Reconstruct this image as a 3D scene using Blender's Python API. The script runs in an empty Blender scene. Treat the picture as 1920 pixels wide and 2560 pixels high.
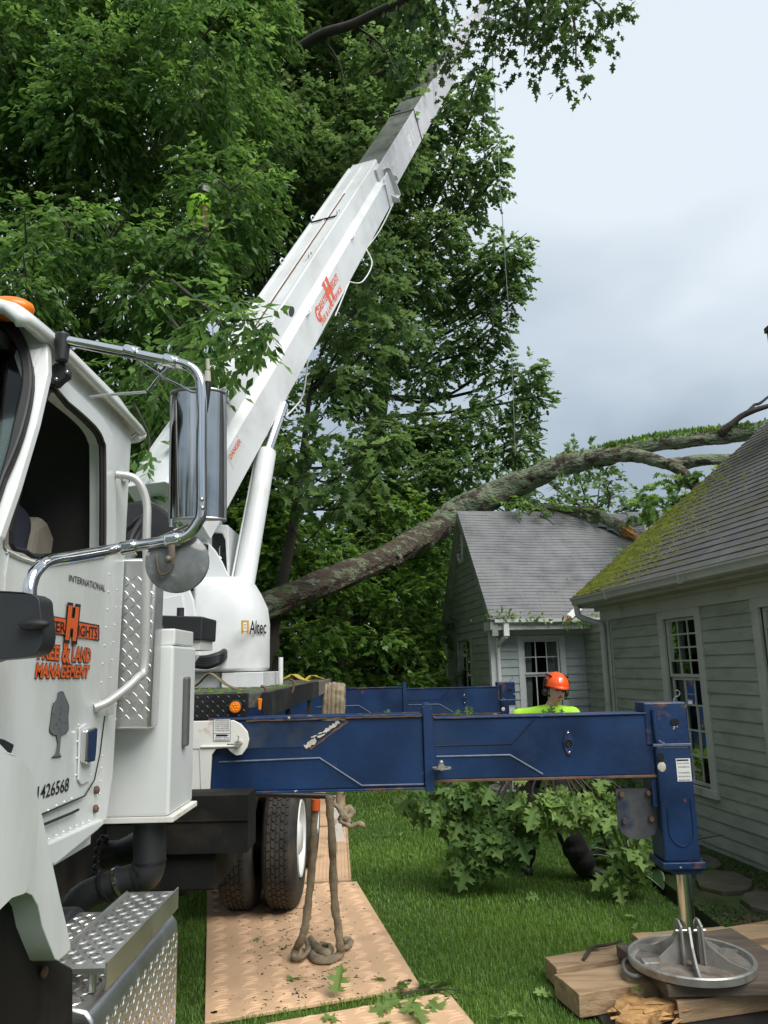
import bpy, bmesh, math, random
import numpy as np
from mathutils import Vector, geometry
random.seed(7); rng = np.random.default_rng(11)
PI = math.pi
sc = bpy.context.scene
C = sc.collection
# ------------------------------------------------------------------ camera
FPX, PITCH, ROLL, EYE = 1925.0, math.radians(11.37), 0.0235, 1.95
CP_, SP_, CR_, SR_ = math.cos(PITCH), math.sin(PITCH), math.cos(ROLL), math.sin(ROLL)
cam_d = bpy.data.cameras.new('camera'); cam = bpy.data.objects.new('camera', cam_d); C.objects.link(cam)
cam_d.sensor_fit = 'VERTICAL'; cam_d.sensor_height = 36.0; cam_d.sensor_width = 27.0
cam_d.lens = 36.0*FPX/2560.0; cam_d.clip_start = 0.05; cam_d.clip_end = 2000
_up = Vector((0, -SP_, CP_)); _rt = Vector((1, 0, 0)); _fw = Vector((0, CP_, SP_))
_x = _rt*CR_ - _up*SR_; _y = _up*CR_ + _rt*SR_; _z = -_fw
from mathutils import Matrix
cam.matrix_world = Matrix(((_x.x, _y.x, _z.x, 0), (_x.y, _y.y, _z.y, 0), (_x.z, _y.z, _z.z, EYE), (0, 0, 0, 1)))
sc.camera = cam
# ------------------------------------------------------------------ sky, overcast with drifting cloud
SUN_EL, SUN_AZ = math.radians(50), math.radians(140)      # high, from the right and behind the camera
wd = bpy.data.worlds.new('World'); sc.world = wd; wd.use_nodes = True
nt = wd.node_tree; nt.nodes.clear()
def wn(t, **k):
    n = nt.nodes.new(t)
    for a, b in k.items(): setattr(n, a, b)
    return n
L = nt.links.new
w_out = wn('ShaderNodeOutputWorld'); w_mix = wn('ShaderNodeMixShader')
w_sky = wn('ShaderNodeTexSky', sky_type='NISHITA', sun_disc=False, sun_elevation=SUN_EL, sun_rotation=SUN_AZ)
w_b1 = wn('ShaderNodeBackground'); w_b1.inputs[1].default_value = 0.10
w_b2 = wn('ShaderNodeBackground'); w_b2.inputs[1].default_value = 1.0
w_tc = wn('ShaderNodeTexCoord'); w_map = wn('ShaderNodeMapping')
w_map.inputs['Scale'].default_value = (1.0, 1.0, 1.7); w_map.inputs['Location'].default_value = (3.1, 2.2, 0.2)
w_n1 = wn('ShaderNodeTexNoise'); w_n1.inputs['Scale'].default_value = 1.25; w_n1.inputs['Detail'].default_value = 5; w_n1.inputs['Roughness'].default_value = 0.45; w_n1.inputs['Distortion'].default_value = 0.35
w_r = wn('ShaderNodeValToRGB')
e = w_r.color_ramp.elements
e[0].position = 0.43; e[0].color = (0.138, 0.166, 0.194, 1)
e[1].position = 0.66; e[1].color = (0.322, 0.350, 0.374, 1)
m = w_r.color_ramp.elements.new(0.545); m.color = (0.232, 0.264, 0.294, 1)
L(w_tc.outputs['Generated'], w_map.inputs[0]); L(w_map.outputs[0], w_n1.inputs['Vector']); L(w_n1.outputs[0], w_r.inputs[0])
L(w_r.outputs[0], w_b2.inputs[0]); L(w_sky.outputs[0], w_b1.inputs[0])
w_mix.inputs[0].default_value = 0.93
L(w_b1.outputs[0], w_mix.inputs[1]); L(w_b2.outputs[0], w_mix.inputs[2]); L(w_mix.outputs[0], w_out.inputs[0])
sun_d = bpy.data.lights.new('sun', 'SUN'); sun_d.energy = 1.5; sun_d.angle = math.radians(45); sun_d.color = (1.0, 0.97, 0.92)
sun = bpy.data.objects.new('sun', sun_d); C.objects.link(sun)
_sd = Vector((math.sin(SUN_AZ)*math.cos(SUN_EL), math.cos(SUN_AZ)*math.cos(SUN_EL), math.sin(SUN_EL)))
sun.rotation_euler = _sd.to_track_quat('Z', 'Y').to_euler(); sun.location = _sd*60
sc.view_settings.view_transform = 'Standard'; sc.view_settings.look = 'None'; sc.view_settings.gamma = 1.0
sc.view_settings.exposure = 1.38
sc.view_settings.use_curve_mapping = False
sc.cycles.max_bounces = 7; sc.cycles.transparent_max_bounces = 10; sc.cycles.use_denoising = True
# ------------------------------------------------------------------ measuring: picture point + one known coordinate -> place in the world
EO = np.array([0, 0, EYE])
def ray(x, y):
    u = (x-960)/FPX; v = (y-1280)/FPX
    u2 = u*CR_ - v*SR_; v2 = v*CR_ + u*SR_
    return np.array([u2, CP_+v2*SP_, SP_-v2*CP_])
def at(x, y, X=None, Y=None, Z=None, pl=None):
    d = ray(x, y)
    if X is not None: t = X/d[0]
    elif Y is not None: t = Y/d[1]
    elif Z is not None: t = (Z-EYE)/d[2]
    else:
        P, n = np.array(pl[0], float), np.array(pl[1], float); t = np.dot(P-EO, n)/np.dot(d, n)
    return EO + d*t
def atn(pts, **k): return [at(x, y, **k) for x, y in pts]
# ------------------------------------------------------------------ mesh helpers
V = lambda *a: np.array(a, float)
def nrm(v):
    v = np.asarray(v, float); n = np.linalg.norm(v); return v/n if n > 1e-12 else v
def frame(d):
    d = nrm(d); a = V(0, 0, 1) if abs(d[2]) < .9 else V(0, 1, 0)
    s = nrm(np.cross(d, a)); return s, np.cross(s, d)
def smoothpath(pts, n=6):
    P = [np.asarray(p, float) for p in pts]
    if len(P) < 3: return P
    out = []
    for i in range(len(P)-1):
        p0 = P[max(i-1, 0)]; p1 = P[i]; p2 = P[i+1]; p3 = P[min(i+2, len(P)-1)]
        for k in range(n):
            t = k/n
            out.append(.5*((2*p1)+(-p0+p2)*t+(2*p0-5*p1+4*p2-p3)*t*t+(-p0+3*p1-3*p2+p3)*t**3))
    out.append(P[-1]); return out
ROOT = {}
class MB:
    def __init__(s): s.v = []; s.f = []
    def add(s, vs, fs):
        b = len(s.v); s.v += [tuple(map(float, p)) for p in vs]; s.f += [tuple(b+i for i in f) for f in fs]; return s
    def hexa(s, p):      # 8 points: bottom 4 ccw, top 4
        return s.add(p, [(3, 2, 1, 0), (4, 5, 6, 7), (0, 1, 5, 4), (1, 2, 6, 5), (2, 3, 7, 6), (3, 0, 4, 7)])
    def box(s, a, b):
        x0, y0, z0 = a; x1, y1, z1 = b
        x0, x1 = min(x0, x1), max(x0, x1); y0, y1 = min(y0, y1), max(y0, y1); z0, z1 = min(z0, z1), max(z0, z1)
        return s.hexa([(x0, y0, z0), (x1, y0, z0), (x1, y1, z0), (x0, y1, z0), (x0, y0, z1), (x1, y0, z1), (x1, y1, z1), (x0, y1, z1)])
    def obox(s, c, ex, ey, ez):   # centre and three half vectors
        c, ex, ey, ez = map(np.asarray, (c, ex, ey, ez))
        return s.hexa([c-ex-ey-ez, c+ex-ey-ez, c+ex+ey-ez, c-ex+ey-ez, c-ex-ey+ez, c+ex-ey+ez, c+ex+ey+ez, c-ex+ey+ez])
    def plate(s, outer, vec, holes=()):   # flat outline (with holes) pushed along vec
        loops = [[np.asarray(p, float) for p in outer]]+[[np.asarray(p, float) for p in h] for h in holes]
        vec = np.asarray(vec, float); flat = [p for l in loops for p in l]; n = len(flat)
        tris = geometry.tessellate_polygon([[Vector(p) for p in l] for l in loops])
        fs = []
        for t in tris:
            a, b, c = (flat[i] for i in t)
            if np.dot(np.cross(b-a, c-a), vec) > 0: t = tuple(reversed(t))
            fs.append(tuple(t)); fs.append(tuple(i+n for i in reversed(t)))
        o = 0
        for l in loops:
            k = len(l)
            for i in range(k): fs.append((o+i, o+(i+1) % k, n+o+(i+1) % k, n+o+i))
            o += k
        return s.add(flat+[p+vec for p in flat], fs)
    def tube(s, path, r, n=10, cap=True, flat=1.0, smooth=0):
        P = [np.asarray(p, float) for p in path]
        if smooth:
            rr = list(r) if hasattr(r, '__len__') else [r]*len(P)
            R3 = smoothpath([V(q, 0, 0) for q in rr], smooth); P = smoothpath(P, smooth); r = [q[0] for q in R3] if len(rr) > 2 else list(np.linspace(rr[0], rr[-1], len(P)))
        if not hasattr(r, '__len__'): r = [r]*len(P)
        vs = []; fs = []; sd = None
        for i, p in enumerate(P):
            d = nrm(P[min(i+1, len(P)-1)]-P[max(i-1, 0)])
            if sd is None: sd, up = frame(d)
            else:
                sd = nrm(sd-d*np.dot(sd, d)); up = np.cross(sd, d)
            for k in range(n):
                a = 2*PI*k/n; vs.append(p+(sd*math.cos(a)+up*math.sin(a)*flat)*r[i])
        for i in range(len(P)-1):
            for k in range(n):
                fs.append((i*n+k, i*n+(k+1) % n, (i+1)*n+(k+1) % n, (i+1)*n+k))
        if cap: fs.append(tuple(range(n-1, -1, -1))); fs.append(tuple((len(P)-1)*n+k for k in range(n)))
        return s.add(vs, fs)
    def cyl(s, a, b, r, n=20, r2=None): return s.tube([a, b], [r, r if r2 is None else r2], n)
    def lathe(s, c, axis, prof, n=32, closed=False):    # prof: (radius, height) pairs
        ax = nrm(axis); sd, up = frame(ax); c = np.asarray(c, float); vs = []; fs = []; m = len(prof)
        for k in range(n):
            a = 2*PI*k/n; q = sd*math.cos(a)+up*math.sin(a)
            for r, h in prof: vs.append(c+ax*h+q*r)
        for k in range(n):
            for j in range(m if closed else m-1):
                j2 = (j+1) % m
                fs.append((k*m+j, k*m+j2, ((k+1) % n)*m+j2, ((k+1) % n)*m+j))
        return s.add(vs, fs)
    def ball(s, c, r, n=10, axes=None):
        if not hasattr(r, '__len__'): r = (r, r, r)
        A = axes if axes is not None else (V(1, 0, 0), V(0, 1, 0), V(0, 0, 1)); c = np.asarray(c, float); vs = []; fs = []
        m = max(4, n//2)
        for i in range(m+1):
            th = PI*i/m
            for k in range(n):
                a = 2*PI*k/n
                vs.append(c+A[0]*r[0]*math.sin(th)*math.cos(a)+A[1]*r[1]*math.sin(th)*math.sin(a)+A[2]*r[2]*math.cos(th))
        for i in range(m):
            for k in range(n): fs.append((i*n+k, (i+1)*n+k, (i+1)*n+(k+1) % n, i*n+(k+1) % n))
        return s.add(vs, fs)
    def build(s, name, mat, parent=None, bevel=0, seg=2, smooth=None, label=None, kind=None, fix=True):
        me = bpy.data.meshes.new(name)
        o_ = V(0, 0, 0)
        if parent is not None:
            r = parent
            while r.parent is not None: r = r.parent
            o_ = ROOT.get(r.name, o_)
        vs = np.array(s.v)-o_
        me.from_pydata(vs.tolist(), [], s.f); me.update()
        if fix:
            bm = bmesh.new(); bm.from_mesh(me); bmesh.ops.remove_doubles(bm, verts=bm.verts, dist=1e-5)
            bmesh.ops.recalc_face_normals(bm, faces=bm.faces); bm.to_mesh(me); bm.free()
        me.materials.append(mat)
        if smooth is not None:
            me.polygons.foreach_set('use_smooth', [True]*len(me.polygons))
            if smooth < 179: me.set_sharp_from_angle(angle=math.radians(smooth))
        o = bpy.data.objects.new(name, me); C.objects.link(o)
        if parent is not None: o.parent = parent
        if bevel:
            b = o.modifiers.new('bevel', 'BEVEL'); b.width = bevel; b.segments = seg; b.limit_method = 'ANGLE'; b.angle_limit = math.radians(40)
        if label: o['label'] = label
        if kind: o['kind'] = kind
        return o
def split_build(mb, name, m, parent=None, **k):      # every loose piece becomes a part of its own
    n = len(mb.v); par = list(range(n))
    def fd(i):
        while par[i] != i: par[i] = par[par[i]]; i = par[i]
        return i
    for f in mb.f:
        for j in f[1:]: par[fd(j)] = fd(f[0])
    comp = {}
    for f in mb.f: comp.setdefault(fd(f[0]), []).append(f)
    out = []
    for fs in comp.values():
        ids = sorted({i for f in fs for i in f}); mp_ = {i: j for j, i in enumerate(ids)}; q = MB(); q.v = [mb.v[i] for i in ids]; q.f = [tuple(mp_[i] for i in f) for f in fs]; out.append(q.build(name, m, parent, **k))
    return out
def closed(pts, n=4):     # rounded closed outline
    P = [np.asarray(p, float) for p in pts]; N = len(P); out = []
    for i in range(N):
        p0, p1, p2, p3 = P[i-1], P[i], P[(i+1) % N], P[(i+2) % N]
        for k in range(n):
            t = k/n; out.append(.5*((2*p1)+(-p0+p2)*t+(2*p0-5*p1+4*p2-p3)*t*t+(-p0+3*p1-3*p2+p3)*t**3))
    return out
def thing(name, label, cat, loc=(0, 0, 0), group=None):
    o = bpy.data.objects.new(name, None); C.objects.link(o); o.location = loc; o.empty_display_size = .2
    o['label'] = label; o['category'] = cat
    if group: o['group'] = group
    ROOT[o.name] = V(*loc); return o
def tag(o, label, cat, group=None):
    o['label'] = label; o['category'] = cat
    if group: o['group'] = group
    return o
def struct(o): o['kind'] = 'structure'; return o
# ------------------------------------------------------------------ materials
MATS = {}
def mat(name, col, rough=.6, metal=0, var=.12, vscale=6.0, bump=0, bscale=60, spec=.5, col2=None, c2s=3.0, c2lo=.55, c2hi=.7, coat=0, wave=None, stretch=None, col3=None, c3s=30., c3lo=.62, c3hi=.66, bdist=.02):
    if name in MATS: return MATS[name]
    m = bpy.data.materials.new(name); m.use_nodes = True; t = m.node_tree; N = t.nodes; K = t.links.new
    b = N['Principled BSDF']; b.inputs['Roughness'].default_value = rough; b.inputs['Metallic'].default_value = metal
    b.inputs['Specular IOR Level'].default_value = spec
    if coat: b.inputs['Coat Weight'].default_value = coat; b.inputs['Coat Roughness'].default_value = .15
    tc = N.new('ShaderNodeTexCoord'); src = tc.outputs['Object']
    if stretch:
        mp = N.new('ShaderNodeMapping'); mp.inputs['Scale'].default_value = stretch; K(src, mp.inputs[0]); src = mp.outputs[0]
    n1 = N.new('ShaderNodeTexNoise'); n1.inputs['Scale'].default_value = vscale; n1.inputs['Detail'].default_value = 5; K(src, n1.inputs['Vector'])
    mx = N.new('ShaderNodeMix'); mx.data_type = 'RGBA'
    mr = N.new('ShaderNodeMapRange'); mr.inputs[1].default_value = .3; mr.inputs[2].default_value = .7; K(n1.outputs[0], mr.inputs[0])
    K(mr.outputs[0], mx.inputs[0])
    c = V(*col); mx.inputs[6].default_value = (*(np.clip(c*(1-var), 0, 1)), 1); mx.inputs[7].default_value = (*(np.clip(c*(1+var), 0, 1)), 1)
    out = mx.outputs[2]
    def over(out, c2, s, lo, hi, seedoff):
        n2 = N.new('ShaderNodeTexNoise'); n2.inputs['Scale'].default_value = s; n2.inputs['Detail'].default_value = 8; n2.inputs['Roughness'].default_value = .62
        mp = N.new('ShaderNodeMapping'); mp.inputs['Location'].default_value = (seedoff, 3.1, 7.7); K(src, mp.inputs[0]); K(mp.outputs[0], n2.inputs['Vector'])
        r2 = N.new('ShaderNodeMapRange'); r2.inputs[1].default_value = lo; r2.inputs[2].default_value = hi; K(n2.outputs[0], r2.inputs[0])
        m2 = N.new('ShaderNodeMix'); m2.data_type = 'RGBA'; K(r2.outputs[0], m2.inputs[0]); K(out, m2.inputs[6]); m2.inputs[7].default_value = (*c2, 1)
        return m2.outputs[2]
    if col2: out = over(out, col2, c2s, c2lo, c2hi, 1.3)
    if col3: out = over(out, col3, c3s, c3lo, c3hi, 5.3)
    K(out, b.inputs['Base Color'])
    if bump:
        n3 = N.new('ShaderNodeTexNoise'); n3.inputs['Scale'].default_value = bscale; n3.inputs['Detail'].default_value = 6; K(src, n3.inputs['Vector'])
        bp = N.new('ShaderNodeBump'); bp.inputs['Strength'].default_value = bump; bp.inputs['Distance'].default_value = bdist; K(n3.outputs[0], bp.inputs['Height']); K(bp.outputs[0], b.inputs['Normal'])
    # gloss is never perfectly even
    rr = N.new('ShaderNodeMapRange'); rr.inputs[3].default_value = max(0.02, rough-.08); rr.inputs[4].default_value = min(1, rough+.1); K(n1.outputs[0], rr.inputs[0]); K(rr.outputs[0], b.inputs['Roughness'])
    MATS[name] = m; return m
white = mat('truck_white', (.76, .78, .77), .26, var=.04, vscale=2.0, col2=(.50, .50, .45), c2s=2.6, c2lo=.48, c2hi=.86, coat=.3, col3=(.30, .19, .10), c3s=24, c3lo=.71, c3hi=.74, stretch=(1, 1, .45))
white2 = mat('crane_white', (.74, .76, .76), .35, var=.05, vscale=1.6, col2=(.52, .52, .48), c2s=1.4, c2lo=.5, c2hi=.8, col3=(.25, .22, .16), c3s=18, c3lo=.71, c3hi=.75)
rusty_white = mat('rusty_white', (.76, .75, .70), .45, var=.05, col2=(.42, .17, .04), c2s=5.5, c2lo=.56, c2hi=.68)
blue = mat('outrigger_blue', (.009, .033, .102), .36, var=.40, vscale=2.4, col2=(.022, .044, .10), c2s=3.5, c2lo=.48, c2hi=.75, col3=(.16, .07, .035), c3s=9, c3lo=.68, c3hi=.73, bump=.06, bscale=30)
blue_worn = mat('outrigger_blue_worn', (.009, .033, .102), .4, var=.3, vscale=3, col2=(.16, .075, .04), c2s=5, c2lo=.55, c2hi=.66, col3=(.6, .58, .5), c3s=14, c3lo=.66, c3hi=.7, bump=.15, bscale=40)
rusty = mat('rusty_steel', (.14, .075, .045), .75, var=.4, vscale=12, col2=(.03, .035, .06), c2s=6, bump=.2)
bareprimer = mat('bare_primer', (.62, .58, .48), .7, var=.25, vscale=20, col2=(.2, .1, .05), c2s=12)
blk = mat('black_paint', (.012, .013, .014), .45, var=.3, vscale=4, col2=(.05, .045, .04), c2s=2.5, c2lo=.5, c2hi=.75, bump=.05)
blkplastic = mat('black_plastic', (.022, .024, .027), .48, var=.15, vscale=5, bump=.08, bscale=400)
under = mat('underbody_black', (.009, .009, .009), .75, var=.4, vscale=5, col2=(.03, .026, .02), c2s=4, c2lo=.5, c2hi=.7, spec=.25)
rubber = mat('rubber', (.028, .027, .025), .8, var=.3, vscale=8, col2=(.085, .072, .055), c2s=5, c2lo=.42, c2hi=.7, bump=.2, bscale=80)
chrome = mat('chrome', (.72, .72, .73), .07, metal=1, var=.06, vscale=3)
steel = mat('polished_steel', (.62, .62, .62), .16, metal=1, var=.1, vscale=6)
dullsteel = mat('dull_steel', (.44, .43, .40), .42, metal=.55, var=.2, vscale=7, col2=(.25, .22, .19), c2s=6, bump=.06)
alu = mat('tread_aluminium', (.62, .62, .61), .33, metal=.92, var=.12, vscale=5, col2=(.45, .43, .40), c2s=4, bump=.04)
glass_dark = mat('dark_glass', (.012, .016, .016), .05, var=.2, vscale=1.5)
def glass_mat(name, tint, gloss):
    m = bpy.data.materials.new(name); m.use_nodes = True; t = m.node_tree; N = t.nodes; K = t.links.new; N.clear()
    o = N.new('ShaderNodeOutputMaterial'); g = N.new('ShaderNodeBsdfGlossy'); g.inputs['Roughness'].default_value = .03
    tr = N.new('ShaderNodeBsdfTransparent'); tr.inputs[0].default_value = (*tint, 1); mx = N.new('ShaderNodeMixShader'); fr = N.new('ShaderNodeFresnel'); fr.inputs[0].default_value = gloss
    K(fr.outputs[0], mx.inputs[0]); K(tr.outputs[0], mx.inputs[1]); K(g.outputs[0], mx.inputs[2]); K(mx.outputs[0], o.inputs[0]); return m
glass = glass_mat('window_glass', (.62, .68, .66), 1.5)
orange = mat('logo_orange', (.86, .13, .015), .35, var=.05)
black_print = mat('black_print', (.010, .010, .011), .4, var=.1)
grey_print = mat('grey_print', (.16, .17, .18), .4, var=.06)
gold = mat('logo_gold', (.62, .38, .06), .4, var=.1)
white_print = mat('white_print', (.75, .75, .73), .5, var=.1)
# ================================================================== ground
soil = mat('soil', (.045, .035, .022), .95, var=.4, vscale=9, bump=.5, bscale=25)
lawn_m = mat('lawn', (.065, .125, .020), .95, var=.45, vscale=5, col2=(.075, .125, .022), c2s=.9, c2lo=.42, c2hi=.62, col3=(.06, .05, .022), c3s=7, c3lo=.66, c3hi=.72, bump=.9, bscale=160)
bed_m = mat('mossy_bed', (.035, .060, .012), .95, var=.5, vscale=4, col2=(.085, .06, .038), c2s=1.7, c2lo=.55, c2hi=.64, bump=.8, bscale=50)
struct(MB().box((-400, -400, -.6), (400, 400, -.25)).build('ground', soil))
struct(MB().plate([V(-60, -12, -.24), V(2.27, -12, -.24), V(2.27, 8.1, -.24), V(2.75, 8.6, -.24), V(3.6, 11.5, -.24), V(40, 14, -.24), V(40, 60, -.24), V(-60, 60, -.24)], V(0, 0, .24)).build('lawn', lawn_m))
struct(MB().plate([V(2.47, -12, -.24), V(30, -12, -.24), V(30, 12, -.24), V(3.7, 11.2, -.24), V(2.95, 8.6, -.24), V(2.47, 8.0, -.24)], V(0, 0, .215)).build('planting_bed', bed_m))
# ================================================================== houses
siding = mat('sage_siding', (.295, .325, .27), .62, var=.12, vscale=2.2, col2=(.20, .22, .18), c2s=2.5, c2lo=.5, c2hi=.75, bump=.08, bscale=90, stretch=(1, 1, 3))
siding2 = mat('lit_sage_siding', (.42, .47, .46), .6, var=.08, vscale=2.2, col2=(.31, .35, .33), c2s=2.5, c2lo=.5, c2hi=.8, bump=.08, bscale=90)  # sage siding paled: open-sky light on the front wall put into colour
trim = mat('sage_trim', (.44, .45, .40), .55, var=.08, vscale=3, col2=(.2, .19, .14), c2s=3.2, c2lo=.55, c2hi=.8, bump=.05)
trim2 = mat('pale_trim', (.62, .64, .63), .5, var=.06, vscale=3, col2=(.35, .36, .32), c2s=3.5, c2lo=.55, c2hi=.8)
shingle_m = mat('asphalt_shingle', (.20, .204, .212), .9, var=.22, vscale=3.5, col2=(.25, .25, .255), c2s=1.2, c2lo=.45, c2hi=.65, bump=.5, bscale=160)
shingle_b = mat('mossy_shingle', (.118, .115, .115), .9, var=.25, vscale=3.5, col2=(.10, .10, .062), c2s=1.5, c2lo=.45, c2hi=.62, bump=.5, bscale=160)
moss_m = mat('moss', (.155, .175, .015), .95, var=.5, vscale=9, bump=.5, bscale=120)
gutter_m = mat('gutter_paint', (.45, .46, .42), .45, var=.06, vscale=2, col2=(.2, .19, .15), c2s=4, c2lo=.58, c2hi=.8)
gutter_w = mat('white_gutter', (.72, .73, .70), .45, var=.06, vscale=2, col2=(.4, .38, .3), c2s=5, c2lo=.58, c2hi=.75)
guard_m = mat('gutter_mesh', (.05, .05, .055), .7, var=.3, vscale=120, bump=.6, bscale=300)
curtain_m = mat('curtain', (.42, .43, .40), .9, var=.2, vscale=4)
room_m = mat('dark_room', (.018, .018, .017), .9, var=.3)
pane_m = glass_mat('pane_glass', (.55, .6, .58), 1.45)
stone_m = mat('flagstone', (.085, .072, .055), .85, var=.3, vscale=5, col2=(.05, .07, .02), c2s=3, c2lo=.5, c2hi=.62, bump=.4, bscale=30)
wv = V(.1445, -.9895, 0); ev = V(.9895, .1445, 0)
HC = V(3.064, 11.01, 0); WC = V(1.761, 13.2, 0)
HL = lambda x, y, z: HC+wv*x+ev*y+V(0, 0, z)          # along wall to camera, into house, up
WL = lambda x, y, z: WC+ev*x-wv*y+V(0, 0, z)          # along ridge to right, away, up
def hp(px, py, off=0):
    P = at(px, py, pl=(HC-ev*off, ev)); return float(np.dot(P-HC, wv)), float(P[2])
def wp(px, py, off=0):
    P = at(px, py, pl=(WC+wv*off, wv)); return float(np.dot(P-WC, ev)), float(P[2])
def gp(px, py, off=0):
    P = at(px, py, pl=(WC-ev*off, ev)); return float(-np.dot(P-WC, wv)), float(P[2])
def lbox(mb, T, a, b):
    (x0, y0, z0), (x1, y1, z1) = a, b
    return mb.hexa([T(x0, y0, z0), T(x1, y0, z0), T(x1, y1, z0), T(x0, y1, z0), T(x0, y0, z1), T(x1, y0, z1), T(x1, y1, z1), T(x0, y1, z1)])
def boards(parent, T, segs, z0, z1, exp, m, clip=None):
    """T(x, out, z): lapped clapboards; segs = list of (x0, x1, zlo, zhi) stretches"""
    n = int(round((z1-z0)/exp))
    for i in range(n):
        za = z0+i*exp; zb = za+exp
        for s in segs:
            a, b = s[0], s[1]
            if len(s) > 2 and (zb <= s[2]+.01 or za >= s[3]-.01): continue
            a2, b2 = a, b
            if clip:
                la, lb = clip(za); ua, ub = clip(zb)
                a, b = max(a, la), min(b, lb); a2, b2 = max(a2, ua), min(b2, ub)
                if b-a < .04: continue
                if b2 < a2: a2 = b2 = (a2+b2)/2
            j = random.uniform(-.0015, .0015)
            q = .021+j; u = .004
            MB().hexa([T(a, -.004, za), T(a, q, za), T(b, q, za), T(b, -.004, za), T(a2, -.004, zb+.012), T(a2, u, zb+.012), T(b2, u, zb+.012), T(b2, -.004, zb+.012)]).build('clapboard', m, parent)
def window(parent, T, x0, x1, z0, z1, zmid, cas, ncol, nrow, tm, curtain=True, storm=True, lowrows=None):
    w = MB()
    for a, b in (((x0, 0, z0), (x0+cas, .032, z1)), ((x1-cas, 0, z0), (x1, .032, z1)), ((x0+cas, 0, z1-cas*.75), (x1-cas, .0315, z1)), ((x0-.01, 0, z0-.035), (x1+.01, .05, z0+.05))):
        lbox(w, T, a, b)
    win = w.build('window', tm, parent, bevel=.003)
    xi0, xi1, zi0, zi1 = x0+cas, x1-cas, z0+.05, z1-cas*.75
    f = MB(); s = .035
    for (za, zb, o) in ((zmid, zi1, -.012), (zi0, zmid, -.034)):
        lbox(f, T, (xi0, o-.03, za), (xi0+s, o, zb)); lbox(f, T, (xi1-s, o-.03, za), (xi1, o, zb))
        lbox(f, T, (xi0+s, o-.03, zb-s), (xi1-s, o-.001, zb)); lbox(f, T, (xi0+s, o-.03, za), (xi1-s, o-.001, za+s))
    f.build('sash', tm, win, bevel=.002)
    for (za, zb, o, nr) in ((zmid, zi1, -.012, nrow), (zi0, zmid, -.034, lowrows or nrow)):
        a0, a1, b0, b1 = xi0+s, xi1-s, za+s, zb-s
        mt = MB()
        for k in range(1, ncol):
            xm = a0+(a1-a0)*k/ncol; lbox(mt, T, (xm-.009, o-.022, b0), (xm+.009, o-.006, b1))
        for k in range(1, nr):
            zm = b0+(b1-b0)*k/nr; lbox(mt, T, (a0, o-.023, zm-.009), (a1, o-.0065, zm+.009))
        mt.build('muntin', tm, win)
        for i in range(ncol):
            for k in range(nr):
                g = MB(); xa, xb = a0+(a1-a0)*i/ncol, a0+(a1-a0)*(i+1)/ncol; zc, zd = b0+(b1-b0)*k/nr, b0+(b1-b0)*(k+1)/nr
                t = random.uniform(-.002, .002)
                g.add([T(xa, o-.016+t, zc), T(xb, o-.016-t, zc), T(xb, o-.016+t, zd), T(xa, o-.016-t, zd)], [(0, 1, 2, 3)]).build('pane', pane_m, win)
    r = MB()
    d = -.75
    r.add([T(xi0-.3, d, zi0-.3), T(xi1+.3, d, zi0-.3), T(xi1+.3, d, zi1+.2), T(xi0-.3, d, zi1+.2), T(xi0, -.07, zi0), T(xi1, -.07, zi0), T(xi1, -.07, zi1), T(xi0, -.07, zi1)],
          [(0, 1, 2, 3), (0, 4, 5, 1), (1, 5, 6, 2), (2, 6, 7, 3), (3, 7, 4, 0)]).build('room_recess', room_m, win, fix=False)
    if curtain:
        for sx, xa, xb in ((1, xi0, xi0+(xi1-xi0)*.30), (-1, xi1-(xi1-xi0)*.30, xi1)):
            cu = MB(); n = 18; vs = []; fs = []
            for i in range(n+1):
                q = i/n; x = xa+(xb-xa)*q; y = -.11+.016*math.sin(q*31)
                tz = zi0+.1
                xl = xa+(xb-xa)*q*(.72) if sx > 0 else xb-(xb-xa)*(1-q)*.72
                vs += [T(x, y, zi1), T(xl, y, tz)]
            for i in range(n): fs.append((2*i, 2*i+1, 2*i+3, 2*i+2))
            cu.add(vs, fs).build('curtain', curtain_m, win, smooth=180, fix=False)
    return win
# ---------------- near house on the right
house = thing('house', 'sage green clapboard house with mossy grey roof along the right edge', 'house', tuple(HC))
TH = lambda x, o, z: HL(x, -o, z)
x1a, x1b = 1.62, 2.575
x2a, x2b = 3.495, 4.45
wall = MB()
lbox(wall, HL, (0.003, .0, -.3), (x1a+.06, .12, 2.9)); lbox(wall, HL, (x1b-.06, 0, -.3), (x2a+.06, .12, 2.9)); lbox(wall, HL, (x2b-.06, 0, -.3), (11, .12, 2.9))
for a, b in ((x1a, x1b), (x2a, x2b)):
    lbox(wall, HL, (a+.06, 0, -.3), (b-.06, .12, .57)); lbox(wall, HL, (a+.06, 0, 2.46), (b-.06, .12, 2.9))
lbox(wall, HL, (0.0, .12, -.3), (.12, 9, 2.9))
wall_o = wall.build('wall', siding, house)
boards(wall_o, TH, [(.30, x1a), (x1a, x1b, -.3, .53), (x1b, x2a), (x2a, x2b, -.3, .53), (x2b, 7.0)], -.10, 2.52, .131, siding)
fr = MB(); lbox(fr, TH, (-.02, .0, 2.515), (11, .034, 2.70)); fr.build('frieze_board', trim, house, bevel=.004)
cb = MB(); lbox(cb, TH, (-.022, 0, -.1), (.13, .036, 2.515)); lbox(cb, TH, (.133, 0, -.1), (.295, .030, 2.515)); lbox(cb, HL, (-.022, 0, -.1), (.0, .14, 2.515)); split_build(cb, 'corner_board', trim, house, bevel=.004)
so = MB(); lbox(so, TH, (-.10, .0, 2.70), (11, .30, 2.725)); lbox(so, TH, (-.10, .255, 2.725), (11, .30, 2.86)); lbox(so, TH, (-.11, .03, 2.655), (11, .075, 2.70)); so.build('soffit', trim, house, bevel=.005)
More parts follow.
